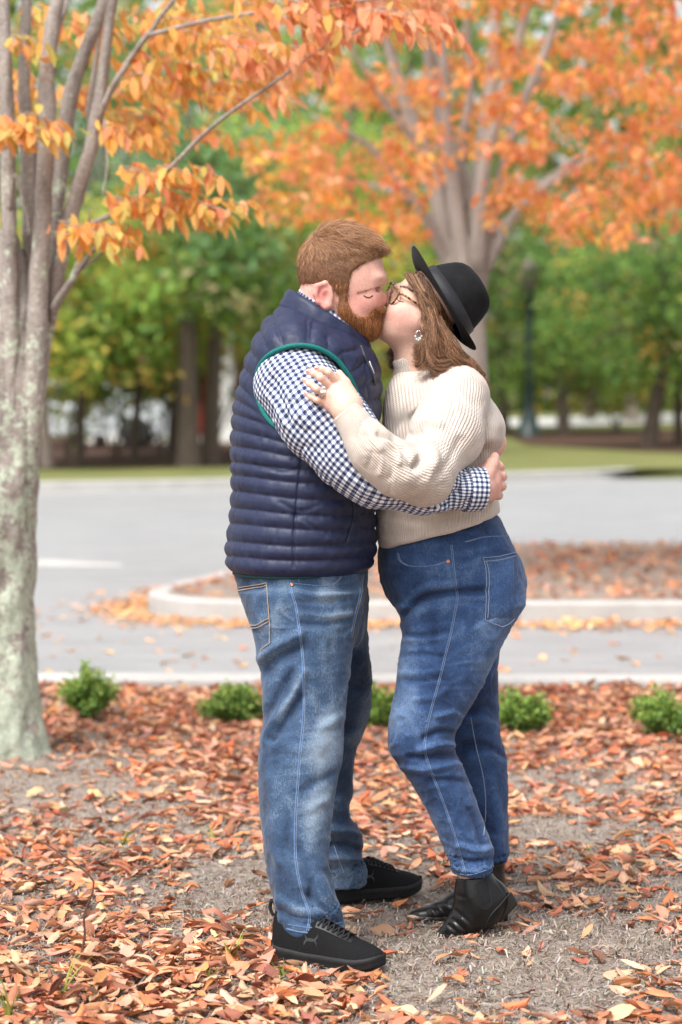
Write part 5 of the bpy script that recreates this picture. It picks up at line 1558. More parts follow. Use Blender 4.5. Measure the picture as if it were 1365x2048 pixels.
# ---- trainers
def shoe(name, heel, toe, L, emblem_side, parent):
    hx = np.array([heel[0], heel[1], 0.0]); d = np.array([toe[0] - heel[0], toe[1] - heel[1], 0.0]); d /= np.linalg.norm(d)
    s = np.array([-d[1], d[0], 0]); up = np.array([0, 0, 1.0])
    X = np.array([0, .02, .06, .12, .25, .38, .5, .6, .7, .8, .88, .94, .98, 1.0])
    HW = np.array([.012, .023, .031, .035, .036, .037, .041, .046, .049, .047, .040, .030, .018, .006])
    ZT = np.array([.112, .118, .122, .117, .106, .108, .098, .084, .072, .063, .055, .047, .040, .034])
    YC = np.array([0, 0, 0, 0, 0, 0, .002, .003, .004, .004, .003, .001, 0, 0]) * emblem_side
    def loc(p):
        q = p - hx
        return q @ d / L, q @ s, q[:, 2]
    def up_f(p):
        x, y, z = loc(p)
        xc = np.clip(x, 0, 1)
        hw = np.interp(xc, X, HW); zt = np.interp(xc, X, ZT); yc = np.interp(xc, X, YC)
        lift = 0.010 * np.clip((xc - 0.75) / 0.25, 0, 1) ** 2
        zb = 0.025 + lift
        h = zt - zb + lift * 0.5
        zz = np.clip((z - zb) / h, -1, 9)
        wv = hw * (1.02 - 0.25 * np.clip(zz, 0, 1))
        qn = (np.abs((y - yc) / wv) ** 2.3 + np.abs(np.maximum(zz, 0)) ** 2.6) ** (1 / 2.4)
        dd = (qn - 1) * np.minimum(wv, h)
        return smax(smax(dd, np.maximum(-x, x - 1) * L, 0.012), zb - 0.008 - z, 0.004)
    lo = np.minimum(hx, hx + d * L) - 0.07; hi = np.maximum(hx, hx + d * L) + 0.07
    lo[2], hi[2] = 0.0, 0.16
    ankle = hx + d * L * 0.2
    uf = field([('+', 0, up_f), ('-', 0.008, rcone(ankle + up * 0.125, ankle + up * 0.09 + d * 0.01, 0.030, 0.024))])
    v, fc, n = sdf_mesh(uf, lo, hi, 0.0032)
    o = obj(name, np_mesh('upper', v, fc), MAT['shoe_mesh'], parent)
    sf_ = Surf(v, fc)
    # sole
    m = 64
    t = np.linspace(0, 1, m // 2)
    xs = np.concatenate([t, t[::-1]])
    sg = np.concatenate([np.ones(m // 2), -np.ones(m // 2)])
    lev = [(-0.004, 0.90), (0.0, 0.97), (0.006, 1.02), (0.010, 1.00), (0.013, 1.03), (0.017, 1.01), (0.020, 1.045), (0.028, 1.05), (0.036, 1.0), (0.037, 0.9)]
    V = np.zeros((m, len(lev), 3))
    for k, (z, sc) in enumerate(lev):
        xx = 0.5 + (xs - 0.5) * (0.96 + 0.05 * sc)
        hw = np.interp(xs, X, HW) * sc * 1.04; yc = np.interp(xs, X, YC)
        spring = 0.018 * np.clip((xs - 0.72) / 0.28, 0, 1) ** 2 + 0.006 * np.clip((0.12 - xs) / 0.12, 0, 1) ** 2
        hgt = 0.80 + 0.25 * np.clip((0.35 - xs) / 0.35, 0, 1) - 0.12 * np.clip((xs - 0.7) / 0.3, 0, 1)
        V[:, k] = hx + np.outer(xx * L, d) + np.outer(sg * hw + yc, s) + np.outer(z * hgt + spring, up)
    me = grid_mesh('sole', V, closed_u=True)
    obj('sole', me, MAT['rubber'], o)
    # overlay toe cap, eyelet stay, laces, pull tab
    def wpt(x, y, z): return hx + d * L * x + s * y + up * z
    def on(x, y, extra=0.002):
        org = Vector(wpt(x, y, 0.25)); l, nn, i, dd = sf_.bvh.ray_cast(org, Vector((0, 0, -1)))
        return None if l is None else np.array(l) + np.array(nn) * extra
    cap = [[on(x, np.interp(x, X, HW) * u * 0.92 + np.interp(x, X, YC), 0.0022) for u in np.linspace(-1, 1, 15)] for x in (0.87, 0.90, 0.93, 0.96, 0.985)]
    if all(c is not None for r in cap for c in r):
        obj('toe_cap', grid_mesh('toe_cap', np.array(cap)), MAT['shoe_film'], o)
    for u in (-1, 1):
        st = [[on(x, u * (0.010 + w_), 0.0018) for w_ in (0.0, 0.005, 0.011)] for x in np.linspace(0.42, 0.74, 9)]
        if all(c is not None for r in st for c in r): obj('eyelet_stay', grid_mesh('eyelet_stay', np.array(st)), MAT['shoe_film'], o)
    for k, x in enumerate(np.linspace(0.44, 0.66, 6)):
        for u in (-1, 1):
            a, b, c = on(x, u * 0.018, 0.003), on(x + 0.02, 0, 0.006), on(x + 0.042, -u * 0.018, 0.003)
            if a is not None and c is not None and b is not None:
                obj('lace', tube_mesh('lace', catmull([a, b, c], 8), 0.0026, 6), MAT['lace'], o)
    obj('pull_tab', tube_mesh('pull_tab', catmull([wpt(-0.005, 0, 0.10), wpt(-0.035, 0, 0.118), wpt(-0.02, 0, 0.138), wpt(0.02, 0, 0.126)], 12), 0.0045, 6), MAT['lace'], o)
    # side emblem: two crossing arcs
    cpt, sl = None, None
    V = []
    for sgn in (1, -1):
        arc = []
        for a in np.linspace(math.pi * 1.08, math.pi * 1.92, 14):
            ex = 0.40 + 0.062 * math.cos(a) * 1.0
            ez = 0.0615 + sgn * (0.0165 + 0.0185 * math.sin(a))
            org = Vector(wpt(ex, -emblem_side * 0.15, ez)); l, nn, i, dd = sf_.bvh.ray_cast(org, Vector(s * emblem_side))
            if l is not None: arc.append(np.array(l) - s * emblem_side * 0.0012)
        if len(arc) > 5:
            arc = np.array(arc); wd = 0.0016 + 0.0034 * np.abs(np.linspace(-1, 1, len(arc)))
            G_ = np.stack([arc + up * wd[:, None], arc - up * wd[:, None]], 1)
            V.append(G_)
    if V:
        parts = []
        for G_ in V:
            k = len(G_); f = np.array([(2 * i, 2 * i + 1, 2 * i + 3, 2 * i + 2) for i in range(k - 1)])
            parts.append((G_.reshape(-1, 3), f))
        vv, ff = join_arrays(parts)
        obj('emblem', np_mesh('emblem', vv, ff), plain('emblem_film', (0.045, 0.052, 0.055), 0.45), o)
    return o
shoe('trainer', (-0.160, 5.712), (0.100, 5.572), 0.296, 1, man)
shoe('trainer', (-0.045, 6.345), (0.217, 6.46), 0.284, 1, man)
# ================================================================== the woman in the cream jumper
HW_ = 0.022
WFACE = rot_y(27)
hand_w_dy = -0.318
def woman_hand():
    dy = -0.322
    its = [('+', 0, chain([(P(700, 830, -0.345), r_(25)), (P(690, 816, -0.338), r_(24)), (P(674, 792, -0.325), r_(22))], 0.02)),
           ('+', 0.02, rcone(P(684, 776, -0.316), P(660, 808, -0.318), r_(13), r_(12))),
           ('+', 0.02, rcone(P(706, 805, -0.335), P(690, 780, -0.318), r_(16), r_(13)))]
    fing = [((685, 772, -0.318), (658, 745, -0.336), (645, 738, -0.334), (634, 736, -0.322), 7.0),
            ((672, 782, -0.320), (642, 756, -0.342), (629, 747, -0.338), (617, 743, -0.324), 7.2),
            ((664, 795, -0.320), (634, 778, -0.342), (621, 768, -0.336), (609, 760, -0.320), 7.0),
            ((656, 809, -0.316), (635, 800, -0.334), (624, 794, -0.328), (612, 787, -0.312), 6.2)]
    for a, b, c, d, r in fing:
        its.append(('+', 0.004, chain([(P(*a), r_(r + 1.2)), (P(*b), r_(r)), (P(*c), r_(r - 0.6)), (P(*d), r_(r - 1.7))], 0.004)))
    its.append(('+', 0.008, chain([(P(702, 790, -0.322), r_(12)), (P(692, 765, -0.300), r_(8.5)), (P(679, 746, -0.290), r_(6.5))], 0.006)))
    return field(its)
wh = woman_hand()
head_w = field([
    ('+', 0, ell(P(866, 602, HW_), (r_(64), 0.070, r_(62)))),
    ('+', 0.03, ell(P(815, 620, HW_), (r_(40), 0.062, r_(74)), rot_y(-29))),
    ('+', 0.02, ell(P(766, 650, HW_), (r_(18), 0.026, r_(18)))),
    ('+', 0.025, rcone(P(838, 640, HW_ - 0.046), P(775, 652, HW_ - 0.018), r_(22), r_(18))),
    ('+', 0.025, rcone(P(838, 640, HW_ + 0.046), P(775, 652, HW_ + 0.018), r_(22), r_(18))),
    ('+', 0.02, ell(P(803, 625, HW_ - 0.040), (r_(27), 0.026, r_(24)))),
    ('+', 0.02, ell(P(803, 625, HW_ + 0.040), (r_(27), 0.026, r_(24)))),
    ('-', 0.010, ell(P(786, 590, HW_ - 0.036), (r_(15), 0.022, r_(13)))),
    ('-', 0.010, ell(P(786, 590, HW_ + 0.036), (r_(15), 0.022, r_(13)))),
    ('+', 0.007, ell(P(806, 597, HW_ - 0.033), (r_(12), 0.014, r_(11)))),
    ('+', 0.007, ell(P(805, 598, HW_ + 0.033), (r_(12), 0.014, r_(11)))),
    ('+', 0.010, chain([(P(796, 574, HW_), r_(7)), (P(781, 590, HW_ + 0.003), r_(8)), (P(772, 600, HW_ + 0.006), r_(9.5))], 0.010)),
    ('+', 0.006, ell(P(776, 606, HW_ - 0.009), (r_(8.5), 0.007, r_(7)))),
    ('+', 0.006, ell(P(776, 606, HW_ + 0.016), (r_(8.5), 0.007, r_(7)))),
    ('+', 0.006, ell(P(763, 625, HW_), (r_(10), 0.020, r_(6)), rot_y(-15))),
    ('+', 0.006, ell(P(760, 634, HW_), (r_(9), 0.018, r_(6)), rot_y(-15))),
    ('-', 0.004, ell(P(756, 629.5, HW_), (r_(10), 0.024, r_(1.6)), rot_y(-15))),
    ('+', 0.03, ell(P(800, 664, HW_), (r_(34), 0.045, r_(16)))),
    ('+', 0.03, rcone(P(836, 640, HW_), P(838, 752, 0.05), r_(48), r_(50))),
    ('+', 0.006, ell(P(851, 655, HW_ - 0.077), (r_(7), 0.008, r_(11)))),
])
W_SLEEVE = [(P(914, 795, -0.085), 0.082), (P(893, 870, -0.180), 0.084), (P(846, 948, -0.292), 0.069), (P(800, 938, -0.345), 0.060), (P(748, 901, -0.364), 0.051), (P(690, 822, -0.350), 0.036)]
W_SLEEVE_F = [(P(905, 800, 0.185), 0.085), (P(870, 880, 0.28), 0.075), (P(800, 950, 0.32), 0.062), (P(720, 860, 0.29), 0.045)]
SW_ROWS = [(738, 796, 880, 0.04, 0.060), (765, 778, 942, 0.045, 0.125), (800, 770, 976, 0.05, 0.165), (850, 766, 992, 0.05, 0.172), (890, 764, 990, 0.05, 0.172), (930, 762, 980, 0.05, 0.170), (970, 758, 982, 0.05, 0.170), (1005, 755, 998, 0.05, 0.176),
           (1035, 754, 1004, 0.05, 0.178), (1075, 757, 1000, 0.05, 0.174), (1115, 764, 990, 0.05, 0.168)]
W_PELVIS = [(1030, 800, 996, 0.05, 0.140), (1062, 772, 1012, 0.05, 0.155), (1105, 757, 1028, 0.05, 0.165), (1150, 759, 1041, 0.05, 0.172), (1195, 776, 1040, 0.05, 0.172), (1232, 803, 1028, 0.05, 0.160), (1290, 806, 1000, 0.05, 0.135)]
W_NEAR = [(1210, 795, 1034, -0.040, 0.092), (1260, 803, 1016, -0.045, 0.095), (1330, 796, 982, -0.050, 0.092), (1390, 789, 955, -0.054, 0.086), (1440, 780, 926, -0.056, 0.078), (1480, 776, 910, -0.056, 0.074), (1505, 782, 912, -0.054, 0.072), (1535, 802, 926, -0.050, 0.069),
          (1570, 826, 941, -0.045, 0.066), (1610, 850, 954, -0.040, 0.062), (1657, 873, 970, -0.035, 0.057), (1697, 890, 984, -0.030, 0.054), (1723, 899, 987, -0.030, 0.053), (1748, 905, 984, -0.030, 0.050)]
W_FAR = [(1260, 830, 1010, 0.130, 0.092), (1300, 832, 1000, 0.135, 0.090), (1370, 835, 996, 0.145, 0.084), (1425, 850, 998, 0.150, 0.078), (1475, 868, 1001, 0.155, 0.074), (1515, 888, 1012, 0.160, 0.072), (1580, 912, 1018, 0.165, 0.066), (1650, 935, 1017, 0.168, 0.060), (1700, 950, 1017, 0.170, 0.054), (1724, 955, 1012, 0.170, 0.052)]
woman_body = field([
    ('+', 0, head_w),
    ('+', 0.04, zloft(shrink(SW_ROWS[1:], 0.78, 0.78))),
    ('+', 0.03, chain([(p, r * 0.6) for p, r in W_SLEEVE])),
    ('+', 0.03, chain([(p, r * 0.6) for p, r in W_SLEEVE_F])),
    ('+', 0.012, wh),
    ('+', 0.01, ell(P(690, 840, 0.27), (0.045, 0.02, 0.04))),
    ('+', 0.04, zloft(shrink(W_PELVIS, 0.84, 0.84))),
    ('+', 0.03, zloft(shrink(W_NEAR[:-1] + [(1800, 915, 990, -0.03, 0.05)], 0.76, 0.76))),
    ('+', 0.03, zloft(shrink(W_FAR[:-1] + [(1780, 960, 1010, 0.17, 0.05)], 0.76, 0.76))),
])
v, fc, n = sdf_mesh(woman_body, None, None, 0, axes=[axis(-0.11, 0.46, 0.010, [(-0.11, 0.02), (0.06, 0.24)], 0.0031),
    axis(D0 - 0.42, D0 + 0.42, 0.010, [(D0 - 0.37, D0 - 0.27), (D0 - 0.07, D0 + 0.11)], 0.0031), axis(0.06, 1.70, 0.012, [(1.27, 1.43), (1.45, 1.68)], 0.0031)])
q = pix(v); hd = v[:, 2] > 1.40
WOMAN_BASE = Vector((0.30, D0 + 0.05, 0))
pink = (0.72, 0.36, 0.30)
col = tint((0.70, 0.435, 0.335), q, [
    ([(790, 628), (815, 632)], 20, (0.74, 0.33, 0.28), 0.65), ([(800, 660), (840, 668)], 16, (0.66, 0.32, 0.26), 0.55), ([(802, 592)], 9, (0.62, 0.31, 0.26), 0.5), ([(771, 603)], 9, pink, 0.5), ([(765, 655)], 14, (0.72, 0.42, 0.34), 0.4), ([(759, 627), (758, 637)], 6, (0.60, 0.24, 0.22), 0.75), ([(851, 658)], 8, pink, 0.5),  # the patch along the jaw paints its shading into the skin colour
    ([(685, 770)], 6, (0.70, 0.33, 0.27), 0.5), ([(671, 781)], 6, (0.70, 0.33, 0.27), 0.5), ([(663, 794)], 6, (0.70, 0.33, 0.27), 0.5), ([(656, 809)], 6, (0.70, 0.33, 0.27), 0.5),
    ([(633, 735)], 5, (0.72, 0.30, 0.26), 0.6), ([(615, 742)], 5, (0.72, 0.30, 0.26), 0.6), ([(607, 760)], 5, (0.72, 0.30, 0.26), 0.6), ([(610, 787)], 5, (0.72, 0.30, 0.26), 0.6)])
me = np_mesh('person', v - np.array(WOMAN_BASE), fc)
attr_c(me, 'skin', col)
woman = obj('person', me, MAT['skin'])
woman.location = WOMAN_BASE
tag(woman, 'person in black brimmed hat, glasses, cream ribbed jumper and blue jeans, hand on the arm', 'person')
ws = Surf(v, fc)
strip_on('eyelash', ws, [(795, 599), (800, 603), (808, 604)], 0.003, 0.0020, MAT['lash'], woman)
brow_on(ws, [(824, 582), (812, 575), (800, 573)], 130, 0.003, hair_mat('brow_brown', (0.05, 0.025, 0.015), (0.10, 0.05, 0.03), (0.18, 0.10, 0.06)), woman)
MAT['nail'] = plain('pink_nail', (0.74, 0.45, 0.42), 0.25)
for x, y, dx, dy in ((634, 735, -0.9, -0.1), (617, 742, -0.9, -0.25), (609, 759, -0.9, -0.4), (612, 786, -0.85, -0.5)):
    strip_on('fingernail', ws, [(x - dx * 5, y - dy * 5 - 1), (x - dx * 1, y - dy * 1 - 1), (x + dx * 3, y + dy * 3 - 1)], 0.007, 0.0012, MAT['nail'], woman, lift=0.0002, step=0.8)
# ring
rc, rn = ws.hit(642, 783)
ax = P(634, 778, -0.342) - P(664, 795, -0.320); ax /= np.linalg.norm(ax)
c0 = np.array(P(645, 784.5, -0.334)); u = np.cross(ax, [0, 1, 0]); u /= np.linalg.norm(u); w2 = np.cross(ax, u)
t = np.linspace(0, 2 * np.pi, 25)
ringo = obj('ring', tube_mesh('ring', np.array([c0 + (np.cos(a) * u + np.sin(a) * w2) * 0.0108 for a in t]), 0.0011, 6), MAT['silver'], woman)
gem = ell(c0 + np.array([0, -0.0125, 0.001]), (0.0042, 0.003, 0.0042))
gv_, gf_, gn_ = sdf_mesh(gem, c0 - 0.018, c0 + 0.012, 0.0014)
MAT['gem'] = plain('clear_gem', (0.85, 0.85, 0.88), 0.05, 1.0)
obj('gem', np_mesh('gem', gv_, gf_, False), MAT['gem'], ringo)

# ---- jumper
def knit_mat():
    t = NT('cream_rib_knit').set(Roughness=0.9)
    t.b.inputs['Specular IOR Level'].default_value = 0.15
    t.b.inputs['Sheen Weight'].default_value = 0.25
    ph = t.math('MULTIPLY', t.attr('rib'), 2 * math.pi / 0.0069)
    wv = t.math('SINE', ph)
    rows = t.math('SINE', t.math('ADD', t.math('MULTIPLY', t.attr('row'), 2 * math.pi / 0.0052), ph))
    n1 = t.noise(35, 3); n2 = t.noise(900, 2)
    base = t.ramp(n1, [(0.3, (0.56, 0.48, 0.42)), (0.7, (0.66, 0.58, 0.52))])
    fl = t.ramp(n2, [(0.3, (0.86, 0.84, 0.82)), (0.7, (1.0, 1.0, 1.0))])
    t.color(t.mix(1.0, base, fl, 'MULTIPLY'))
    b = t.bump(wv, 0.5, 0.0020)
    b = t.bump(rows, 0.35, 0.0010, b)
    t.bump(n2, 0.2, 0.0008, b)
    return t.m
MAT['knit'] = knit_mat()
hem_a, hem_b = P(760, 1104, -0.1), P(1000, 1036, -0.1)
hn_ = np.cross(hem_b - hem_a, [0, 1, 0]); hn_ = hn_ if hn_[2] < 0 else -hn_
swf = field([('+', 0, zloft(SW_ROWS, cap=0.02)),
             ('+', 0.05, ell(P(968, 860, 0.0), (r_(38), 0.12, r_(44)))),
             ('+', 0.05, rcone(P(905, 800, -0.075), P(905, 800, 0.18), 0.075, 0.075)),
             ('-', 0.03, ell(P(1012, 948, -0.10), (r_(30), 0.13, r_(48)))),
             ('&', 0.010, half(hem_a, hn_))])
v, fc, n = sdf_mesh(swf, P(735, 1125, 0) * [1, 0, 1] + [0, D0 - 0.17, 0], P(1020, 715, 0) * [1, 0, 1] + [0, D0 + 0.30, 0], 0.0034)
q = pix(v); w = sideways(n)
dsp = 0.006 * noise3(v * np.array([1, 1, 0.4]), 10, 51) + 0.0025 * noise3(v, 26, 52)
dsp += strokes(q, [([(770, 900), (800, 850), (850, 815)], 10, -0.008), ([(785, 880), (815, 835), (860, 800)], 8, 0.006), ([(930, 930), (960, 905), (990, 905)], 9, -0.012), ([(920, 900), (960, 880), (1000, 880)], 10, 0.006), ([(760, 1080), (850, 1085), (960, 1050)], 9, 0.004),
                   ([(770, 1030), (860, 1045), (960, 1020)], 10, -0.004), ([(990, 1000), (980, 1030), (960, 1050)], 9, 0.004)]) * w
v = v + n * dsp[:, None]
me = np_mesh('jumper', v, fc)
# rib coordinate: runs round the body; ribs go up and down and lean with the trunk
ang = np.arctan2(v[:, 1] - (D0 + 0.05), v[:, 0] - 0.24)
lean = np.where(q[:, 1] > 980, (q[:, 0] - 880) * 0.0012 * (q[:, 1] - 980) / 100 * 0.05, 0)
xr = v[:, 0] + 0.10 * (v[:, 2] - 1.2) + 0.25 * np.clip(1.16 - v[:, 2], 0, 1) * np.sign(v[:, 0] - 0.16) * np.clip(np.abs(v[:, 0] - 0.16) / 0.12, 0, 1)
r_body = 0.155
front = np.clip((xr - 0.245) / 0.16, -0.995, 0.995)
rib = np.where(np.abs(n[:, 1]) > 0.35, xr, v[:, 1])
rib = r_body * np.arcsin(front) * 0.75
attr_f(me, 'rib', rib); attr_f(me, 'row', v[:, 2])
jumper = obj('jumper', me, MAT['knit'], woman)
sw_surf = Surf(v, fc)
# sleeve
axw = W_SLEEVE[-1][0] - W_SLEEVE[-2][0]
def sl_field(ch, end, axis, k=0.035): return field([('+', 0, chain(ch, k)), ('&', 0.005, half(end, axis))])
slf = sl_field(W_SLEEVE, P(690, 822, -0.352), axw)
v, fc, n = sdf_mesh(slf, P(650, 1040, -0.3) * [1, 0, 1] + [0, D0 - 0.46, 0], P(1010, 700, -0.1) * [1, 0, 1] + [0, D0 + 0.02, 0], 0.0033)
q = pix(v); w = sideways(n)
dsp = 0.004 * noise3(v, 13, 61) + 0.0015 * noise3(v, 32, 62) - 0.0022 * crease(v, 13, 63, (1, 1, 1))
dsp += strokes(q, [([(800, 868), (830, 880), (850, 905), (832, 935)], 9, -0.022), ([(760, 868), (790, 880), (815, 905), (820, 930)], 7, -0.010), ([(775, 880), (795, 900), (800, 925)], 6, 0.009), ([(790, 862), (815, 868), (840, 862)], 6, -0.014), ([(800, 850), (840, 842), (880, 850)], 9, 0.010),
                   ([(855, 890), (870, 920), (850, 960)], 10, 0.010), ([(770, 905), (785, 930), (780, 955)], 6, -0.006), ([(745, 880), (765, 910), (762, 945)], 6, 0.005), ([(815, 960), (850, 975), (880, 955)], 10, 0.005), ([(730, 870), (745, 900), (738, 930)], 6, -0.004), ([(870, 960), (900, 920), (920, 880)], 9, -0.006)]) * w
cuffz = np.clip(1 - np.linalg.norm(v - W_SLEEVE[-1][0], axis=1) / 0.05, 0, 1)
v = v + n * (dsp * (1 - cuffz))[:, None]
me = np_mesh('sleeve', v, fc)
ru, rv = arm_uv(v, [P(915, 740, -0.07)] + [s[0] for s in W_SLEEVE], 0.07)
attr_f(me, 'rib', ru); attr_f(me, 'row', rv)
obj('sleeve', me, MAT['knit'], jumper)
v, fc, n = sdf_mesh(sl_field(W_SLEEVE_F, P(722, 862, 0.29), W_SLEEVE_F[-1][0] - W_SLEEVE_F[-2][0]), P(650, 1040, 0.3) * [1, 0, 1] + [0, D0 + 0.08, 0], P(1010, 700, 0.2) * [1, 0, 1] + [0, D0 + 0.44, 0], 0.008)
me = np_mesh('sleeve', v, fc)
ru, rv = arm_uv(v, [s[0] for s in W_SLEEVE_F], 0.07)
attr_f(me, 'rib', ru); attr_f(me, 'row', rv)
obj('sleeve', me, MAT['knit'], jumper)
# roll neck
ncf = field([('+', 0, rcone(P(820, 722, 0.03), P(842, 770, 0.045), r_(35), r_(50))), ('&', 0.008, half(P(818, 708, 0.02), P(812, 700) - P(830, 745))), ('-', 0.006, rcone(P(812, 690, 0.025), P(822, 722, 0.03), r_(28), r_(28)))])
v, fc, n = sdf_mesh(ncf, P(765, 800, 0) * [1, 0, 1] + [0, D0 - 0.07, 0], P(905, 690, 0) * [1, 0, 1] + [0, D0 + 0.14, 0], 0.003)
v = v + n * (0.003 * noise3(v, 30, 71))[:, None]
me = np_mesh('roll_neck', v, fc)
a0 = P(815, 705, 0.025); a1 = P(838, 765, 0.045); ad = (a1 - a0) / np.linalg.norm(a1 - a0)
sd = np.cross(ad, [0, 1, 0]); sd /= np.linalg.norm(sd)
wv_ = v - a0; rib = np.arctan2(wv_ @ sd, -(wv_ @ np.cross(sd, ad))) * 0.046
attr_f(me, 'rib', rib); attr_f(me, 'row', wv_ @ ad)
obj('roll_neck', me, MAT['knit'], jumper)

# ---- jeans
jf = field([('+', 0, zloft(W_PELVIS, cap=0.01)), ('+', 0.030, zloft(W_NEAR, cap=0.008)), ('+', 0.030, zloft(W_FAR, cap=0.008)),
            ('-', 0.003, zloft(shrink(W_NEAR[-3:] + [(1790, 910, 984, -0.03, 0.05)], 0.92, 0.92), cap=0.004)), ('-', 0.003, zloft(shrink(W_FAR[-2:] + [(1760, 960, 1010, 0.17, 0.05)], 0.92, 0.92), cap=0.004)),
            ('+', 0.06, ell(P(1000, 1165, -0.03), (r_(44), 0.080, r_(62)))), ('+', 0.06, ell(P(1000, 1165, 0.13), (r_(44), 0.080, r_(62))))])
v, fc, n = sdf_mesh(jf, P(735, 1780, -0.1) * [1, 0, 1] + [0, D0 - 0.18, 0], P(1060, 1020, 0) * [1, 0, 1] + [0, D0 + 0.28, 0], 0.0038)
q = pix(v); w = sideways(n)
nl = v[:, 1] < D0 + 0.06
FOLDS = [([(805, 1230), (830, 1203), (860, 1190), (915, 1184), (970, 1182)], 7, -0.010), ([(812, 1215), (850, 1178), (910, 1170)], 9, 0.006), ([(820, 1240), (870, 1210), (930, 1200), (1000, 1190)], 9, 0.004), ([(805, 1268), (850, 1270), (895, 1262)], 5, -0.003), ([(800, 1278), (850, 1280), (890, 1276)], 5, 0.003),
         ([(797, 1310), (850, 1308), (890, 1314)], 5, -0.003), ([(795, 1345), (840, 1346), (880, 1340)], 6, 0.003), ([(793, 1360), (840, 1362), (880, 1356)], 5, -0.003), ([(830, 1400), (870, 1395), (890, 1380)], 6, 0.003), ([(880, 1430), (905, 1425), (922, 1432)], 6, 0.005), ([(850, 1475), (885, 1462), (915, 1468)], 6, -0.007), ([(840, 1500), (880, 1488), (912, 1492)], 7, 0.008),
         ([(820, 1515), (870, 1512), (912, 1508)], 6, -0.007), ([(805, 1535), (850, 1538), (915, 1528)], 7, 0.006), ([(860, 1560), (900, 1560), (935, 1562)], 6, -0.004), ([(780, 1440), (800, 1430)], 8, 0.003), ([(920, 1690), (950, 1700), (980, 1698)], 6, 0.005), ([(915, 1715), (945, 1722), (985, 1715)], 5, -0.005), ([(905, 1735), (945, 1742), (984, 1732)], 5, 0.004),
         ([(940, 1620), (955, 1660), (965, 1690)], 7, -0.004), ([(900, 1640), (915, 1690), (925, 1720)], 8, 0.004), ([(930, 1120), (975, 1105), (1010, 1105)], 6, -0.002)]
FOLDS_F = [([(940, 1420), (970, 1412), (998, 1425)], 7, -0.006), ([(935, 1440), (970, 1440), (1000, 1460)], 8, 0.006), ([(930, 1490), (970, 1490), (1008, 1510)], 7, -0.006), ([(940, 1520), (980, 1512), (1012, 1530)], 8, 0.005), ([(985, 1560), (1000, 1640), (1000, 1700)], 8, 0.003)]
dsp = 1.45 * np.where(nl, strokes(q, FOLDS), strokes(q, FOLDS_F)) * w + 0.003 * noise3(v * np.array([1, 1, 0.7]), 11, 81) + 0.0018 * noise3(v * np.array([0.6, 1, 1.3]), 30, 82) + 0.0007 * noise3(v, 70, 83) + 0.0038 * crease(v, 15, 84, (0.7, 1, 1.3)) * np.clip(0.35 + 0.65 * noise3(v, 6, 85) + 0.5 * np.exp(-((q[:, 1] - 1510) / 60) ** 2) + 0.5 * np.exp(-((q[:, 1] - 1720) / 50) ** 2), 0, 1.2) + 0.0016 * crease(v, 38, 86, (0.7, 1, 1.3))
v = v + n * dsp[:, None]
me = np_mesh('jeans', v, fc)
wear_tone = 0.36 + np.where(nl, strokes(q, [([(825, 1290), (812, 1380), (800, 1450)], 26, 0.26), ([(985, 1130), (1000, 1180), (985, 1230)], 24, 0.20), ([(960, 1260), (950, 1330)], 22, 0.16), ([(930, 1100), (990, 1090)], 16, 0.12), ([(880, 1320), (890, 1400)], 24, -0.1), ([(800, 1150), (830, 1190)], 24, -0.22), ([(905, 1745), (985, 1735)], 7, 0.12), ([(830, 1560), (900, 1700)], 16, 0.12)]), 0.0 - 0.08) + 0.14 * noise3(v, 13, 91) + 0.07 * noise3(v * np.array([1, 1, 0.4]), 45, 92) + np.clip(dsp / 0.010, -0.3, 0.3) * 0.5  # fading, a darker far leg, paler raised folds and darker creases
attr_f(me, 'wear_tone', wear_tone)
jeans_w = obj('jeans', me, MAT['denim_woman'], woman)
js = Surf(v, fc)
seam(js, [(902, 1090), (906, 1130), (911, 1175), (913, 1200), (902, 1260), (890, 1310), (878, 1360), (864, 1410), (852, 1460), (849, 1500), (860, 1540), (880, 1590), (898, 1640), (914, 1690), (926, 1735), (930, 1752)], jeans_w, pale=True, w=0.003)
seam(js, [(794, 1106), (800, 1122), (820, 1132), (860, 1132), (896, 1122)], jeans_w, w=0.0035, pale=True)
seam(js, [(930, 1084), (970, 1074), (1018, 1072)], jeans_w, w=0.0035)
disc_on('rivet', js, 897, 1123, 0.0046, 0.003, MAT['copper'], jeans_w)
pk = patch_on('back_pocket', js, [(966, 1116), (1031, 1106), (1030, 1238), (970, 1241)], 0.0030, MAT['denim_woman'], jeans_w, wear_tone=0.46)
for L in ([(966, 1116), (1000, 1114), (1030, 1106)], [(968, 1123), (1000, 1121), (1030, 1113)], [(966, 1116), (972, 1140), (974, 1180), (970, 1241)], [(973, 1123), (979, 1150), (979, 1190), (975, 1236)], [(970, 1241), (990, 1248), (1006, 1253)], [(1006, 1253), (1018, 1246), (1028, 1236)]):
    strip_on('stitching', js, L, 0.0020, 0.0018, MAT['thread_pale'], pk or jeans_w, lift=0.003)
strip_on('stitching', js, [(942, 1435), (952, 1490), (968, 1560), (972, 1620), (968, 1670)], 0.002, 0.0012, MAT['thread_pale'], jeans_w)
seam(js, [(906, 1745), (940, 1750), (984, 1737)], jeans_w, False, 0.004)

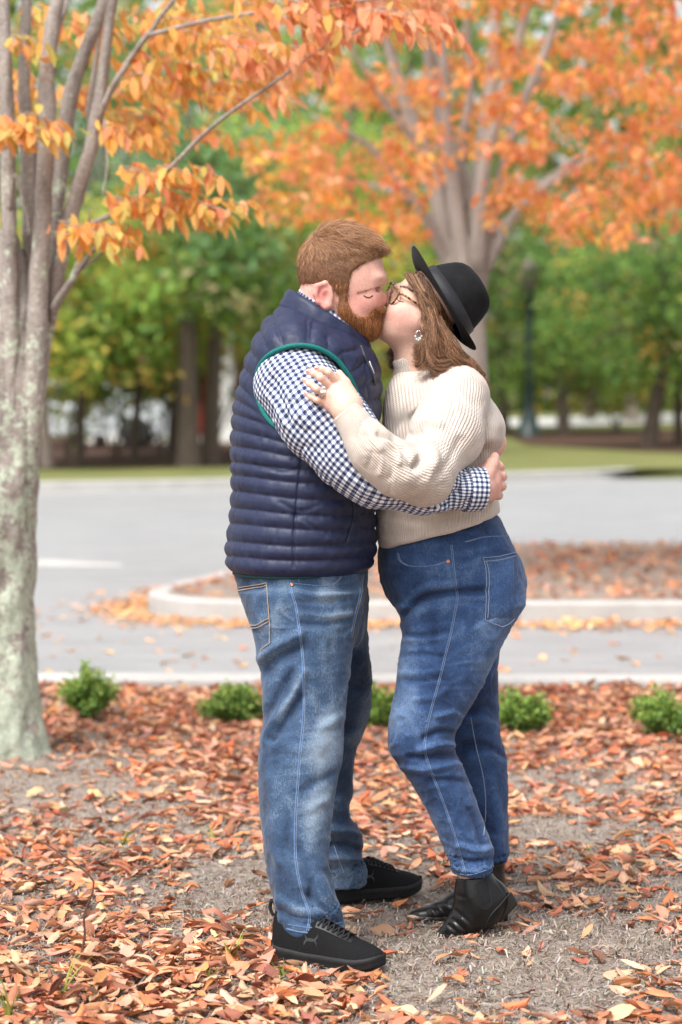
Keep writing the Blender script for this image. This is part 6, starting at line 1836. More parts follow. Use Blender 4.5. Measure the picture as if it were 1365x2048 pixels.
# ---- hat
hat_n = P(877 + 85.6, 600 - 51.7, HW_) - P(877, 600, HW_); hat_n /= np.linalg.norm(hat_n)
hat_f = P(877 - 51.7, 600 - 85.6, HW_) - P(877, 600, HW_); hat_f /= np.linalg.norm(hat_f)
tl_ = math.radians(-4)                                            # tipped a little towards the viewer
hat_s = np.array([0, 1.0, 0])
hat_n2 = hat_n * math.cos(tl_) - hat_s * math.sin(tl_); hat_s2 = hat_s * math.cos(tl_) + hat_n * math.sin(tl_)
HC = P(879, 602, HW_)
def hat_pt(rf, h, a, shift=0.0):
    """rf: radius along front-back, a angle"""
    return HC + hat_f * (rf * math.cos(a) + shift) + hat_s2 * (rf * 0.90 * math.sin(a)) + hat_n2 * h
def hat_mesh(name, prof, na=96, dent=True):
    V = np.zeros((len(prof), na, 3))
    for i, (r, h, sh) in enumerate(prof):
        for j, a in enumerate(np.linspace(0, 2 * math.pi, na, endpoint=False)):
            hh, rr = h, r
            if dent and h > 0.05:
                x, y = r * math.cos(a), r * 0.9 * math.sin(a)
                k = (h - 0.05) / 0.07
                hh -= 0.026 * math.exp(-(y / 0.022) ** 2) * math.exp(-((x - 0.01) / 0.06) ** 2) * k
                rr *= 1 - 0.10 * k * (math.exp(-((a - 0.85) / 0.35) ** 2) + math.exp(-((a - 2 * math.pi + 0.85) / 0.35) ** 2))
            if r > 0.115:
                hh += 0.016 * (((r - 0.115) / 0.035) ** 1.5) * (0.55 + 0.45 * math.cos(2 * a))
            V[i, j] = hat_pt(rr, hh, a, sh)
    return grid_mesh(name, V, closed_v=True)
def felt():
    t = NT('black_felt').set(Roughness=0.95)
    t.b.inputs['Specular IOR Level'].default_value = 0.15
    t.b.inputs['Sheen Weight'].default_value = 0.03
    n1 = t.noise(30, 4, 0.7); n2 = t.noise(600, 2)
    t.color(t.ramp(n1, [(0.3, (0.006, 0.006, 0.007)), (0.8, (0.015, 0.0145, 0.016))]))
    t.bump(n2, 0.25, 0.001)
    return t.m
MAT['felt'] = felt()
prof = [(0.0005, 0.112, -0.012), (0.025, 0.113, -0.012), (0.045, 0.112, -0.012), (0.058, 0.108, -0.012), (0.067, 0.100, -0.012), (0.074, 0.088, -0.012), (0.081, 0.070, -0.012), (0.088, 0.050, -0.012), (0.094, 0.030, -0.012), (0.098, 0.012, -0.012), (0.100, 0.004, -0.011),
        (0.104, 0.001, -0.009), (0.112, 0.0, -0.006), (0.122, 0.0, -0.003), (0.134, 0.0, 0), (0.144, 0.0, 0), (0.1495, 0.0, 0), (0.1505, -0.002, 0), (0.1495, -0.004, 0), (0.144, -0.004, 0), (0.134, -0.004, 0), (0.120, -0.004, -0.003), (0.104, -0.004, -0.009), (0.095, 0.004, -0.012)]
hat = obj('hat', hat_mesh('hat', prof), MAT['felt'], woman)
band = [(0.1005, 0.003, -0.0115), (0.1018, 0.004, -0.0115), (0.0995, 0.016, -0.012), (0.0958, 0.034, -0.012), (0.0945, 0.034, -0.012)]
MAT['ribbon'] = plain('black_ribbon', (0.014, 0.014, 0.018), 0.55, 0.4, 0.3, 500, 0.3)
obj('hat_band', hat_mesh('hat_band', band, dent=False), MAT['ribbon'], hat)

# ---- glasses
def tort():
    t = NT('tortoiseshell').set(Roughness=0.2)
    n1 = t.noise(190, 2)
    t.color(t.ramp(n1, [(0.44, (0.020, 0.010, 0.006)), (0.50, (0.26, 0.12, 0.03)), (0.7, (0.50, 0.29, 0.09))]))
    return t.m
MAT['tort'] = tort()
RIM_N = [P(789, 574, HW_ - 0.012), P(795, 577, HW_ - 0.038), P(798, 586, HW_ - 0.062), P(791, 600, HW_ - 0.064), P(784, 608, HW_ - 0.050), P(780, 606, HW_ - 0.028), P(780, 597, HW_ - 0.013), P(784, 584, HW_ - 0.009)]
RIM_F = [P(788, 572, HW_ + 0.010), P(786, 566, HW_ + 0.036), P(783, 565, HW_ + 0.058), P(776, 580, HW_ + 0.062), P(774, 588, HW_ + 0.048), P(775, 592, HW_ + 0.026), P(778, 594, HW_ + 0.013), P(783, 582, HW_ + 0.008)]
def closed_loop(pts, n=48):
    pts = np.array(pts); k = len(pts)
    c = catmull(np.vstack([pts[-2:], pts, pts[:3]]), (k + 5) * 8)
    return c[16:16 + k * 8 + 1]
glasses = obj('glasses', tube_mesh('glasses', catmull([RIM_N[7], P(785, 576, HW_), RIM_F[7]], 10), 0.0026, 8), MAT['tort'], woman)
for rim in (RIM_N, RIM_F):
    obj('rim', tube_mesh('rim', closed_loop(rim), 0.0026, 8), MAT['tort'], glasses)
tm = catmull([RIM_N[2], P(806, 589, HW_ - 0.070), P(822, 599, HW_ - 0.074), P(848, 617, HW_ - 0.078)], 20)
obj('temple', tube_mesh('temple', tm, 0.0030, 8), MAT['tort'], glasses)
tm = catmull([RIM_F[2], P(800, 578, HW_ + 0.070), P(848, 610, HW_ + 0.081)], 16)
obj('temple', tube_mesh('temple', tm, 0.0030, 8), MAT['tort'], glasses)
def lens_mat():
    t = NT('clear_lens').set(Roughness=0.0)
    t.color((1, 1, 1)); t.b.inputs['Transmission Weight'].default_value = 1.0; t.b.inputs['IOR'].default_value = 1.02; t.b.inputs['Alpha'].default_value = 0.25
    return t.m
MAT['lens'] = lens_mat()
for rim in (RIM_N, RIM_F):
    R_ = closed_loop(rim)[:-1]; vv = np.vstack([R_, R_.mean(0)[None]]); k = len(R_)
    obj('lens', np_mesh('lens', vv, [(i, (i + 1) % k, k) for i in range(k)]), MAT['lens'], glasses)
# ---- earring
e0 = np.array(P(838, 661, HW_ - 0.088))
earring = obj('earring', tube_mesh('earring', np.array([e0 + np.array([math.sin(a) * 0.0065, 0, -0.010 + math.cos(a) * 0.009]) for a in np.linspace(0, 2 * np.pi, 21)]), 0.0018, 6), MAT['silver'], woman)
MAT['pearl'] = plain('mint_bead', (0.55, 0.68, 0.62), 0.2, 0.6)
for a in np.linspace(0.55 * np.pi, 1.45 * np.pi, 5):
    c = e0 + np.array([math.sin(a) * 0.008, -0.001, -0.013 + math.cos(a) * 0.011])
    bv_, bf_, bn_ = sdf_mesh(ell(c, (0.0026, 0.0026, 0.0034)), c - 0.005, c + 0.005, 0.0012)
    obj('bead', np_mesh('bead', bv_, bf_), MAT['pearl'], earring)

# ---- hair: wavy locks
LOCKS = [  # points (px,py,dy), start radius px, end radius px
    ([(826, 540, -0.035), (838, 570, -0.060), (850, 600, -0.076), (866, 635, -0.088), (880, 660, -0.092)], 6, 5, 500),
    ([(838, 545, -0.05), (854, 590, -0.078), (872, 640, -0.094), (874, 690, -0.098), (856, 722, -0.098), (832, 733, -0.098)], 8, 5, 700),
    ([(858, 580, -0.075), (868, 630, -0.092), (875, 680, -0.098), (886, 720, -0.10), (905, 745, -0.10)], 11, 10, 1300),
    ([(872, 610, -0.085), (878, 660, -0.100), (868, 700, -0.105), (880, 735, -0.105), (910, 752, -0.10)], 12, 10, 1300),
    ([(885, 630, -0.08), (900, 680, -0.098), (905, 715, -0.10), (925, 745, -0.095), (952, 758, -0.08), (968, 748, -0.075)], 13, 12, 1500),
    ([(900, 655, -0.07), (915, 700, -0.085), (932, 735, -0.08), (950, 757, -0.065), (966, 772, -0.055)], 13, 11, 1500),
    ([(915, 675, -0.05), (930, 712, -0.06), (955, 742, -0.055), (970, 757, -0.04), (960, 778, -0.03)], 13, 11, 1400),
    ([(915, 675, -0.01), (935, 715, -0.015), (958, 745, -0.01), (960, 770, 0.0)], 16, 14, 1000),
    ([(905, 665, 0.04), (925, 710, 0.045), (948, 745, 0.05), (950, 770, 0.05)], 18, 14, 700),
    ([(890, 640, 0.09), (900, 690, 0.10), (915, 735, 0.11), (930, 755, 0.11)], 14, 12, 600),
    ([(850, 600, 0.10), (850, 650, 0.115), (830, 690, 0.12), (800, 715, 0.115), (778, 705, 0.115)], 9, 7, 500),
    ([(855, 620, 0.10), (845, 670, 0.115), (805, 710, 0.11), (784, 735, 0.10)], 9, 6, 400),
    ([(870, 640, -0.075), (890, 690, -0.085), (900, 725, -0.085), (930, 750, -0.07)], 16, 14, 900),
]
MATHAIR_W = hair_mat('brown_wavy_hair', (0.040, 0.018, 0.009), (0.18, 0.080, 0.041), (0.55, 0.31, 0.17))
its = []
for pts, ra, rb, ns in LOCKS:
    pts[:] = [(x - 12 * max(0, 1 - i * 0.5), y + 7 * max(0, 1 - i * 0.5), d) for i, (x, y, d) in enumerate(pts)]
    c = [P(*p) for p in pts]
    rr = np.linspace(ra * 0.7, rb * 0.75, len(c)) * M * 0.75
    its.append(('+', 0.008, chain([(p, r) for p, r in zip(c, rr)], 0.01)))
hl_poly = pxpoly([(827, 536), (835, 560), (840, 586), (844, 611), (841, 628), (848, 644), (858, 662), (885, 700), (950, 720), (1000, 600), (900, 500), (840, 500)], HW_ - 0.05)
wcap = field([('+', 0, ell(P(866, 602, HW_), (r_(70), 0.078, r_(68)))), ('+', 0.03, ell(P(858, 600, HW_), (r_(45), 0.074, r_(66)), rot_y(-29))), ('&', 0.008, poly_sd(hl_poly))])
its.append(('+', 0.006, wcap))
its.append(('&', 0.004, half(HC - hat_n2 * 0.007, hat_n2)))
v, fc, n = sdf_mesh(field(its), P(760, 800, 0) * [1, 0, 1] + [0, D0 - 0.14, 0], P(990, 525, 0) * [1, 0, 1] + [0, D0 + 0.17, 0], 0.004)
v = v + n * (0.003 * noise3(v * np.array([1, 1, 0.3]), 80, 95))[:, None]
hair_w = obj('hair', np_mesh('hair', v, fc), plain('brown_hair_base', (0.050, 0.024, 0.014), 0.6, 0.3, 0.4, 200, 0.3), woman)
rg = np.random.default_rng(21); SS = []
for li, (pts, ra, rb, ns) in enumerate(LOCKS):
    K = 20; t = np.linspace(0, 1, K)
    c = catmull([P(*p) for p in pts], K)
    T = np.gradient(c, axis=0); T /= np.linalg.norm(T, axis=1)[:, None]
    U = np.cross(T, [0.1, 1, 0.2]); U /= np.linalg.norm(U, axis=1)[:, None]; V_ = np.cross(T, U)
    wdt = (ra * 0.65 + (rb - ra * 0.65) * np.clip(t * 1.6, 0, 1)) * M
    subs = 7
    for sb in range(subs):                                  # each lock splits into curling strands
        m_ = ns // subs
        th0 = rg.uniform(0, 2 * np.pi); r0_ = math.sqrt(rg.uniform(0.3, 1.2)); ph = rg.uniform(0, 6.28); fr = rg.uniform(10, 17); am = rg.uniform(0.6, 1.4)
        cen = c + (math.cos(th0) * r0_ * wdt)[:, None] * U + (math.sin(th0) * r0_ * wdt)[:, None] * V_
        g_ = np.clip((t - 0.15) / 0.5, 0, 1)
        cen = cen + (np.sin(fr * t + ph) * 0.0105 * am * g_)[:, None] * U + (np.cos(fr * t + ph) * 0.0085 * am * g_)[:, None] * V_
        th = rg.uniform(0, 2 * np.pi, m_); rad = np.sqrt(rg.uniform(0.0, 1.3, m_))
        rt = rad[:, None] * (wdt * 0.55)[None] * (1.0 - 0.35 * t[None])
        S = cen[None] + (np.cos(th[:, None] + 1.5 * t) * rt)[..., None] * U[None] + (np.sin(th[:, None] + 1.5 * t) * rt)[..., None] * V_[None]
        S = S + np.cumsum(rg.normal(0, 0.0009, (m_, K, 3)), 1)
        S = S[:, :1] + (S - S[:, :1]) * rg.uniform(0.78, 1.05, (m_, 1, 1))
        SS.append(S)
wv2, wf2, wn2 = sdf_mesh(wcap, P(780, 740, 0) * [1, 0, 1] + [0, D0 - 0.09, 0], P(960, 500, 0) * [1, 0, 1] + [0, D0 + 0.13, 0], 0.005)
CP = comb(wv2, wn2, 6000, P(848, 500, HW_), lambda p: 0.045 + 0 * p[:, 0], lambda p: 0.12 + 0 * p[:, 0], seed=14, curl=0.15, k=20, bias=(0.25, 0, -0.4))
SS.append(CP)
_all = np.concatenate(SS)
_all = _all[(((_all - HC) @ hat_n2).max(1) < -0.007)]                       # nothing grows through the brim
hair_obj('hair_strands', _all, 0.00036, 0.00014, MATHAIR_W, hair_w)

# ---- ankle boots
def leather():
    t = NT('black_leather').set(Roughness=0.30)
    t.b.inputs['Specular IOR Level'].default_value = 0.32
    n1 = t.noise(45, 3); n2 = t.noise(500, 2)
    t.color(t.ramp(n1, [(0.3, (0.004, 0.004, 0.0045)), (0.7, (0.009, 0.0085, 0.0085))]))
    b = t.bump(n1, 0.15, 0.004); t.bump(n2, 0.08, 0.0006, b)
    return t.m
MAT['leather'] = leather()
MAT['elastic'] = plain('black_elastic', (0.012, 0.012, 0.014), 0.9, 0.2, 0.4, 700, 0.5)
MAT['heel_wood'] = plain('stacked_heel', (0.011, 0.009, 0.008), 0.5, 0.4, 0.35, 260, 0.3)
def boot(near):
    dy = -0.030 if near else 0.165
    o = (0, 0) if near else (-2, -22)
    Q = (lambda x, y, d=0.0: P(x + o[0], y + o[1], dy + d))
    if near:
        f = field([('+', 0, chain([(Q(948, 1742), r_(36)), (Q(953, 1785), r_(40)), (Q(968, 1808), r_(44))], 0.02)),
                   ('+', 0.025, rcone(Q(988, 1792), Q(960, 1822), r_(30), r_(36))),
                   ('+', 0.025, chain([(Q(955, 1812), r_(40)), (Q(935, 1840, -0.005), r_(34)), (Q(915, 1856, -0.008), r_(24)), (Q(893, 1868, -0.01), r_(13.5)), (Q(882, 1872, -0.01), r_(9))], 0.02)),
                   ('&', 0.004, half(Q(947, 1750), P(947, 1742) - P(953, 1790))),
                   ('-', 0.004, rcone(Q(945, 1730), Q(950, 1765), r_(31), r_(31))),
                   ('&', 0.010, half(Q(905, 1880), [0, 0, -1])), ('&', 0.010, half(Q(960, 1866), P(985, 1880) - P(962, 1840)))])
        lo, hi = P(860, 1900, 0) * [1, 0, 1] + [0, D0 - 0.12, 0], P(1040, 1715, 0) * [1, 0, 1] + [0, D0 + 0.05, 0]
    else:
        f = field([('+', 0, chain([(P(978, 1715, dy), r_(34)), (P(972, 1770, dy), r_(37)), (P(975, 1795, dy), r_(40))], 0.02)),
                   ('+', 0.025, chain([(P(965, 1790, dy), r_(36)), (P(920, 1812, dy), r_(30)), (P(875, 1830, dy), r_(22)), (P(840, 1834, dy), r_(15)), (P(827, 1836, dy), r_(11))], 0.02)),
                   ('&', 0.004, half(P(978, 1722, dy), [0, 0, 1])), ('&', 0.008, half(P(900, 1846, dy), [0, 0, -1]))])
        lo, hi = P(805, 1860, 0) * [1, 0, 1] + [0, D0 + 0.08, 0], P(1035, 1690, 0) * [1, 0, 1] + [0, D0 + 0.27, 0]
    v, fc, n = sdf_mesh(f, lo, hi, 0.003)
    q = pix(v); w = sideways(n)
    if near:
        v = v + n * (strokes(q, [([(905, 1838), (925, 1856), (945, 1874)], 3.5, -0.004), ([(898, 1850), (915, 1866), (928, 1878)], 3.5, -0.0035), ([(912, 1822), (935, 1843), (955, 1862)], 4, -0.003), ([(925, 1838), (945, 1856)], 5, 0.003), ([(992, 1760), (1008, 1782)], 3, -0.002), ([(912, 1790), (930, 1796)], 4, -0.002)]) * w)[:, None]
    else:
        v = v + n * (strokes(q, [([(868, 1806), (885, 1822), (892, 1840)], 5, -0.004), ([(880, 1800), (900, 1818)], 5, 0.003), ([(862, 1816), (872, 1832)], 4, 0.003)]) * w)[:, None]
    b = obj('boot', np_mesh('boot', v, fc), MAT['leather'], woman)
    bs = Surf(v, fc)
    if near:
        patch_on('elastic_gusset', bs, [(948, 1768), (976, 1752), (983, 1806), (960, 1816)], 0.0012, MAT['elastic'], b, 8, 10)
        strip_on('stitching', bs, [(948, 1768), (952, 1795), (961, 1814), (974, 1818), (984, 1808), (982, 1780), (977, 1752)], 0.002, 0.001, MAT['lace'], b)
        strip_on('welt', bs, [(1020, 1785), (1004, 1806), (984, 1828), (972, 1850), (966, 1872)], 0.004, 0.003, MAT['rubber'], b)
        # block heel, tipped up with the foot
        ring0 = [P(1022, 1782, dy - 0.024), P(986, 1822, dy - 0.026), P(986, 1822, dy + 0.026), P(1022, 1782, dy + 0.024)]
        ring1 = [P(1037, 1808, dy - 0.022), P(1001, 1846, dy - 0.023), P(1001, 1846, dy + 0.023), P(1037, 1808, dy + 0.022)]
        sole = chain([(Q(970, 1850), r_(5)), (Q(948, 1874), r_(4)), (Q(908, 1880), r_(3.5)), (Q(884, 1877), r_(3))], 0.01)
    else:
        ring0 = [P(1018, 1800, dy - 0.024), P(975, 1806, dy - 0.026), P(975, 1806, dy + 0.026), P(1018, 1800, dy + 0.024)]
        ring1 = [P(1016, 1842, dy - 0.022), P(978, 1843, dy - 0.023), P(978, 1843, dy + 0.023), P(1016, 1842, dy + 0.022)]
        sole = chain([(P(972, 1815, dy), r_(7)), (P(915, 1843, dy), r_(6)), (P(860, 1847, dy), r_(5)), (P(828, 1846, dy), r_(4))], 0.01)
    V = np.array([ring0, ring1])
    vv = np.vstack([np.array(ring0), np.array(ring1)])
    me = np_mesh('heel', vv, [(0, 1, 5, 4), (1, 2, 6, 5), (2, 3, 7, 6), (3, 0, 4, 7), (3, 2, 1, 0), (4, 5, 6, 7)], False)
    ho = obj('heel', me, MAT['heel_wood'], b)
    md = ho.modifiers.new('bevel', 'BEVEL'); md.width = 0.004; md.segments = 3
    flat = lambda p: sole(p * np.array([1, 0, 1]) + np.array([0, D0 + dy, 0])) + np.maximum(np.abs(p[:, 1] - (D0 + dy)) - 0.024, 0) * 0.9
    v, fc, n = sdf_mesh(flat, lo - 0.02, hi * [1, 1, 0] + [0.02, 0.02, lo[2] + 0.12], 0.0035)
    obj('sole', np_mesh('sole', v, fc), MAT['rubber'], b)
boot(False)
boot(True)
# ================================================================== fallen leaves, mulch shreds, grass, sticks
rg = np.random.default_rng(31)
DRY = [(0.52, 0.23, 0.125), (0.60, 0.31, 0.18), (0.42, 0.16, 0.085), (0.66, 0.38, 0.23), (0.33, 0.115, 0.065), (0.58, 0.20, 0.075), (0.56, 0.26, 0.135), (0.24, 0.090, 0.055), (0.58, 0.32, 0.19), (0.46, 0.14, 0.06), (0.60, 0.38, 0.26), (0.46, 0.24, 0.16)]
NT_, NS_ = 6, 5
def dry_leaf(n, rg, L, W_, roll, bend, twist):
    """curled dry leaves, local frame, (n,30,3)"""
    t = np.linspace(0, 1, NT_); s = np.linspace(-1, 1, NS_)
    w = np.sin(np.pi * np.clip(t * 0.96 + 0.02, 0, 1)) ** 0.75
    V = np.zeros((n, NT_, NS_, 3))
    for i in range(NT_):
        for j in range(NS_):
            half_ = W_ * 0.5 * w[i]
            ang = s[j] * roll
            R = half_ / np.maximum(np.abs(roll), 0.15)
            y = R * np.sin(ang); z = R * (1 - np.cos(ang)) 
            x = (t[i] - 0.5) * L
            zb = bend * L * (t[i] - 0.5) ** 2 * 4 * 0.25
            tw = twist * (t[i] - 0.5)
            V[:, i, j, 0] = x
            V[:, i, j, 1] = y * np.cos(tw) - z * np.sin(tw)
            V[:, i, j, 2] = y * np.sin(tw) + z * np.cos(tw) + zb
    return V.reshape(n, -1, 3)
LF = np.array([(i * NS_ + j, (i + 1) * NS_ + j, (i + 1) * NS_ + j + 1, i * NS_ + j + 1) for i in range(NT_ - 1) for j in range(NS_ - 1)])
def place_leaves(rg, pos, scale=1.0, tilt=0.30, cols=DRY):
    n = len(pos)
    L = rg.uniform(0.028, 0.078, n) * scale; Wd = L * rg.uniform(0.32, 0.60, n)
    roll = 0.15 + 2.3 * rg.uniform(0, 1, n) ** 1.5 * np.where(rg.uniform(0, 1, n) < 0.25, -1, 1)
    V = dry_leaf(n, rg, L, Wd, roll, rg.normal(0.15, 0.35, n), rg.normal(0, 0.7, n))
    V += rg.normal(0, 1, V.shape) * (Wd * 0.045)[:, None, None]
    az = rg.uniform(0, 2 * np.pi, n); rx = rg.normal(0, tilt, n); ry = rg.normal(0, tilt * 0.7, n)
    up = rg.uniform(0, 1, n) < 0.35
    rx[up] += np.pi
    c, s = np.cos(rx)[:, None], np.sin(rx)[:, None]
    y, z = V[..., 1] * c - V[..., 2] * s, V[..., 1] * s + V[..., 2] * c
    V[..., 1], V[..., 2] = y, z
    c, s = np.cos(ry)[:, None], np.sin(ry)[:, None]
    x, z = V[..., 0] * c + V[..., 2] * s, -V[..., 0] * s + V[..., 2] * c
    V[..., 0], V[..., 2] = x, z
    c, s = np.cos(az)[:, None], np.sin(az)[:, None]
    x, y = V[..., 0] * c - V[..., 1] * s, V[..., 0] * s + V[..., 1] * c
    V[..., 0], V[..., 1] = x, y
    V[..., 2] -= V[..., 2].min(1)[:, None]
    place_leaves.roll = roll
    return V, np.clip(palette(rg, n, cols, 0.16) * 1.06 + np.array([0.02, 0.025, 0.025]), 0, 0.9)
# cover density over the bed, as (photo x, y, rx, ry, change)
BLOB = [(80, 1560, 170, 60, -0.75), (240, 1640, 130, 40, -0.45), (470, 1745, 110, 45, -0.8), (430, 1800, 170, 40, -0.45), (150, 1770, 110, 24, -0.35), (760, 1700, 120, 50, -0.35), (800, 1860, 120, 80, -0.6), (880, 1960, 150, 70, -0.85), (1100, 1900, 180, 90, -0.7), (1180, 1680, 170, 80, -0.55), (760, 1790, 120, 30, -0.4), (1240, 1560, 90, 30, -0.3), (1130, 2010, 100, 60, -0.45), (1290, 1850, 80, 70, -0.45),
        (1080, 1560, 60, 24, -0.35), (950, 1600, 60, 30, -0.2), (300, 1990, 420, 90, 0.9), (620, 2020, 120, 40, 0.3), (150, 1850, 160, 60, 0.2), (320, 1440, 300, 40, 0.35), (1180, 1450, 250, 40, 0.35), (700, 1560, 150, 60, 0.25), (960, 1910, 110, 18, 0.5), (1190, 1800, 60, 18, 0.5), (720, 1900, 30, 30, -0.5)]
def cover(x, y):
    q = pix(np.stack([x, y, 0 * x], 1))
    d = np.full(len(x), 0.62)
    for px, py, rx, ry, k in BLOB:
        d += k * np.exp(-(((q[:, 0] - px) / rx) ** 2 + ((q[:, 1] - py) / ry) ** 2))
    d += 0.30 * noise3(np.stack([x, y, 0 * x], 1), 5.5, 13) + 0.18 * noise3(np.stack([x, y, 0 * x], 1), 14, 14)
    return np.clip(d, 0.04, 1.5)
shoe_zones = [(-0.03, 5.64, 0.16, 0.08, -0.49), (0.09, 6.40, 0.15, 0.07, 0.40), (0.31, 5.97, 0.10, 0.045, 0.0), (0.27, 6.17, 0.13, 0.045, 0.0)]
def clear(x, y):
    k = np.ones(len(x), bool)
    for cx, cy, a, b, an in shoe_zones:
        dx, dy = x - cx, y - cy; c, s = math.cos(an), math.sin(an)
        u, v = dx * c + dy * s, -dx * s + dy * c
        k &= (u / a) ** 2 + (v / b) ** 2 > 1
    k &= ((x - W(10, 1510, TD)[0]) / 0.20) ** 2 + ((y - TD) / 0.21) ** 2 > 1
    return k
n = 78000
y = rg.uniform(4.5, 10.9, n); half_w = 0.17 * y + 0.35
x = rg.uniform(-1, 1, n) * half_w
den = cover(x, y)
keep = (rg.uniform(0, 1, n) < den * 0.52 * (half_w / half_w.max())) & clear(x, y)
x, y, den = x[keep], y[keep], den[keep]
z = bed_z(x, y) + rg.uniform(0, 1, len(x)) ** 1.5 * 0.016 * np.clip(den, 0.15, 1.4) + 0.001
pos = np.stack([x, y, z], 1)
V, tn = place_leaves(rg, pos); rollv = place_leaves.roll
q = pix(pos); inf = (q[:, 0] > 0) & (q[:, 0] < 1365) & (q[:, 1] < 2046)
size = np.linalg.norm(V[:, 0] - V[:, -1], axis=1) / y
sc = np.where(inf, size + (z - bed_z(x, y)) * 0.5, 0)
order = np.argsort(-sc); single, rest = order[:300], order[300:]
for i in single:
    me = np_mesh('fallen_leaf', V[i], LF); attr_c(me, 'tint', np.repeat(tn[i:i + 1], NT_ * NS_, 0))
    o = obj('fallen_leaf', me, MAT['dry_leaf']); o.location = pos[i]
    lum = tn[i].sum()
    tone = 'pale peach' if lum > 1.22 else ('bright rust' if lum > 0.95 else ('russet' if lum > 0.75 else 'dark brown'))
    qx, qy = pix(pos[i])
    spot = 'on the thick litter at the lower left' if qx < 400 and qy > 1880 else 'on the mulch left of the near trainer' if qx < 540 else 'in front of the near trainer' if qx < 800 and qy > 1880 else 'on the mulch between trainers and boots' if qx < 870 else 'on the bare mulch in front of the boots' if qx < 1080 and qy > 1860 else 'on the mulch right of the boots'
    form = 'tightly rolled' if abs(rollv[i]) > 1.9 else ('half curled' if abs(rollv[i]) > 1.0 else 'nearly flat')
    tag(o, f'{form} {tone} fallen leaf {spot}', 'leaf', 'fallen leaves on the mulch bed')
def mass(name, V, pos, tn, label):
    n = len(V)
    v = (V + pos[:, None]).reshape(-1, 3); f = (LF[None] + (np.arange(n) * NT_ * NS_)[:, None, None]).reshape(-1, 4)
    me = np_mesh(name, v, f); attr_c(me, 'tint', np.repeat(tn, NT_ * NS_, 0))
    return tag(obj(name, me, MAT['dry_leaf']), label, 'leaves', kind='stuff')
mass('leaf_litter', V[rest], pos[rest], tn[rest], 'russet leaf litter spread over the mulch bed')
# island litter, kerb drift and strays on the road
n = 5200
x = rg.uniform(-1.2, 5.2, n); y = rg.uniform(15.1, 20.7, n)
P2 = np.stack([x, 0 * x, y], 1)
keep = poly_sd(inner)(P2) < -0.02
x, y = x[keep], y[keep]
keep = rg.uniform(0, 1, len(x)) < 0.85 + 0.4 * noise3(np.stack([x, y, 0 * x], 1), 1.5, 3)
x, y = x[keep], y[keep]
pi_ = np.stack([x, y, 0.014 + rg.uniform(0, 0.015, len(x))], 1)
Vi, ti = place_leaves(rg, pi_, 1.25, cols=DRY + [(0.74, 0.42, 0.24), (0.72, 0.38, 0.2)])
mass('leaf_litter', Vi, pi_, ti, 'peach-coloured leaf litter covering the kerbed island')
n = 2200; t_ = rg.uniform(0, 0.62, n); _d = np.concatenate([[0], np.cumsum(np.linalg.norm(np.diff(isl, axis=0), axis=1))]); _s = t_ / 0.62 * np.interp(0.62 * (len(isl) - 1), np.arange(len(isl)), _d)
ii = np.clip(np.searchsorted(_d, _s) - 1, 0, len(isl) - 2); onk = np.stack([np.interp(_s, _d, isl[:, 0]), np.interp(_s, _d, isl[:, 1])], 1)
offn = np.abs(rg.normal(0, 0.24, n)) * np.where(ii < 45, 1.0, 0.9) + 0.02
tang = isl[np.minimum(ii + 1, len(isl) - 1)] - isl[ii]; tang /= np.linalg.norm(tang, axis=1)[:, None]
pd = onk + np.stack([-tang[:, 1], tang[:, 0]], 1) * offn[:, None] * -1
out = poly_sd(isl)(np.stack([pd[:, 0], 0 * pd[:, 0], pd[:, 1]], 1)) > 0.02
pd2 = onk + np.stack([-tang[:, 1], tang[:, 0]], 1) * offn[:, None]
pd = np.where(out[:, None], pd, pd2)
pr_ = np.stack([pd[:, 0], pd[:, 1], np.full(n, ROADZ + 0.003) + rg.uniform(0, 0.02, n)], 1)
nx_ = 420
ry_ = rg.uniform(11.3, 16.5, nx_); rx_ = rg.uniform(-2.4, 2.6, nx_)
okr = (poly_sd(isl)(np.stack([rx_, 0 * rx_, ry_], 1)) > 0.03) & (rg.uniform(0, 1, nx_) < 0.4 + 0.5 * noise3(np.stack([rx_, ry_, 0 * rx_], 1), 1.2, 5) + 0.2)
pr_ = np.vstack([pr_, np.stack([rx_[okr], ry_[okr], np.full(okr.sum(), ROADZ + 0.003)], 1)])
Vr, tr_ = place_leaves(rg, pr_, 1.25, 0.2, cols=[(0.72, 0.36, 0.16), (0.74, 0.44, 0.24), (0.62, 0.26, 0.12), (0.76, 0.42, 0.2)])
mass('leaf_litter', Vr, pr_, tr_, 'stray leaves blown over the grey road and against the island kerb')

# shredded bark
n = 90000
y = rg.uniform(4.6, 10.8, n); x = rg.uniform(-1, 1, n) * (0.165 * y + 0.2)
keep = (rg.uniform(0, 1, n) < (6.0 / y) ** 2 * 1.1)
x, y = x[keep], y[keep]; n = len(x)
L = rg.uniform(0.008, 0.036, n); wd = rg.uniform(0.0012, 0.0040, n); az = rg.uniform(0, 2 * np.pi, n); tl = rg.normal(0, 0.22, n)
d = np.stack([np.cos(az) * np.cos(tl), np.sin(az) * np.cos(tl), np.sin(tl)], 1); s = np.stack([-np.sin(az), np.cos(az), rg.normal(0, 0.3, n)], 1)
c = np.stack([x, y, bed_z(x, y) + 0.003 + np.abs(np.sin(tl)) * L / 2], 1)
bow = rg.normal(0, 0.006, n)[:, None] * np.array([0, 0, 1.0])
Vm = np.stack([c - d * (L / 2)[:, None] - s * (wd / 2)[:, None], c - d * (L / 2)[:, None] + s * (wd / 2)[:, None], c + s * (wd / 2)[:, None] + np.abs(bow), c - s * (wd / 2)[:, None] + np.abs(bow), c + d * (L / 2)[:, None] + s * (wd / 3)[:, None], c + d * (L / 2)[:, None] - s * (wd / 3)[:, None]], 1)
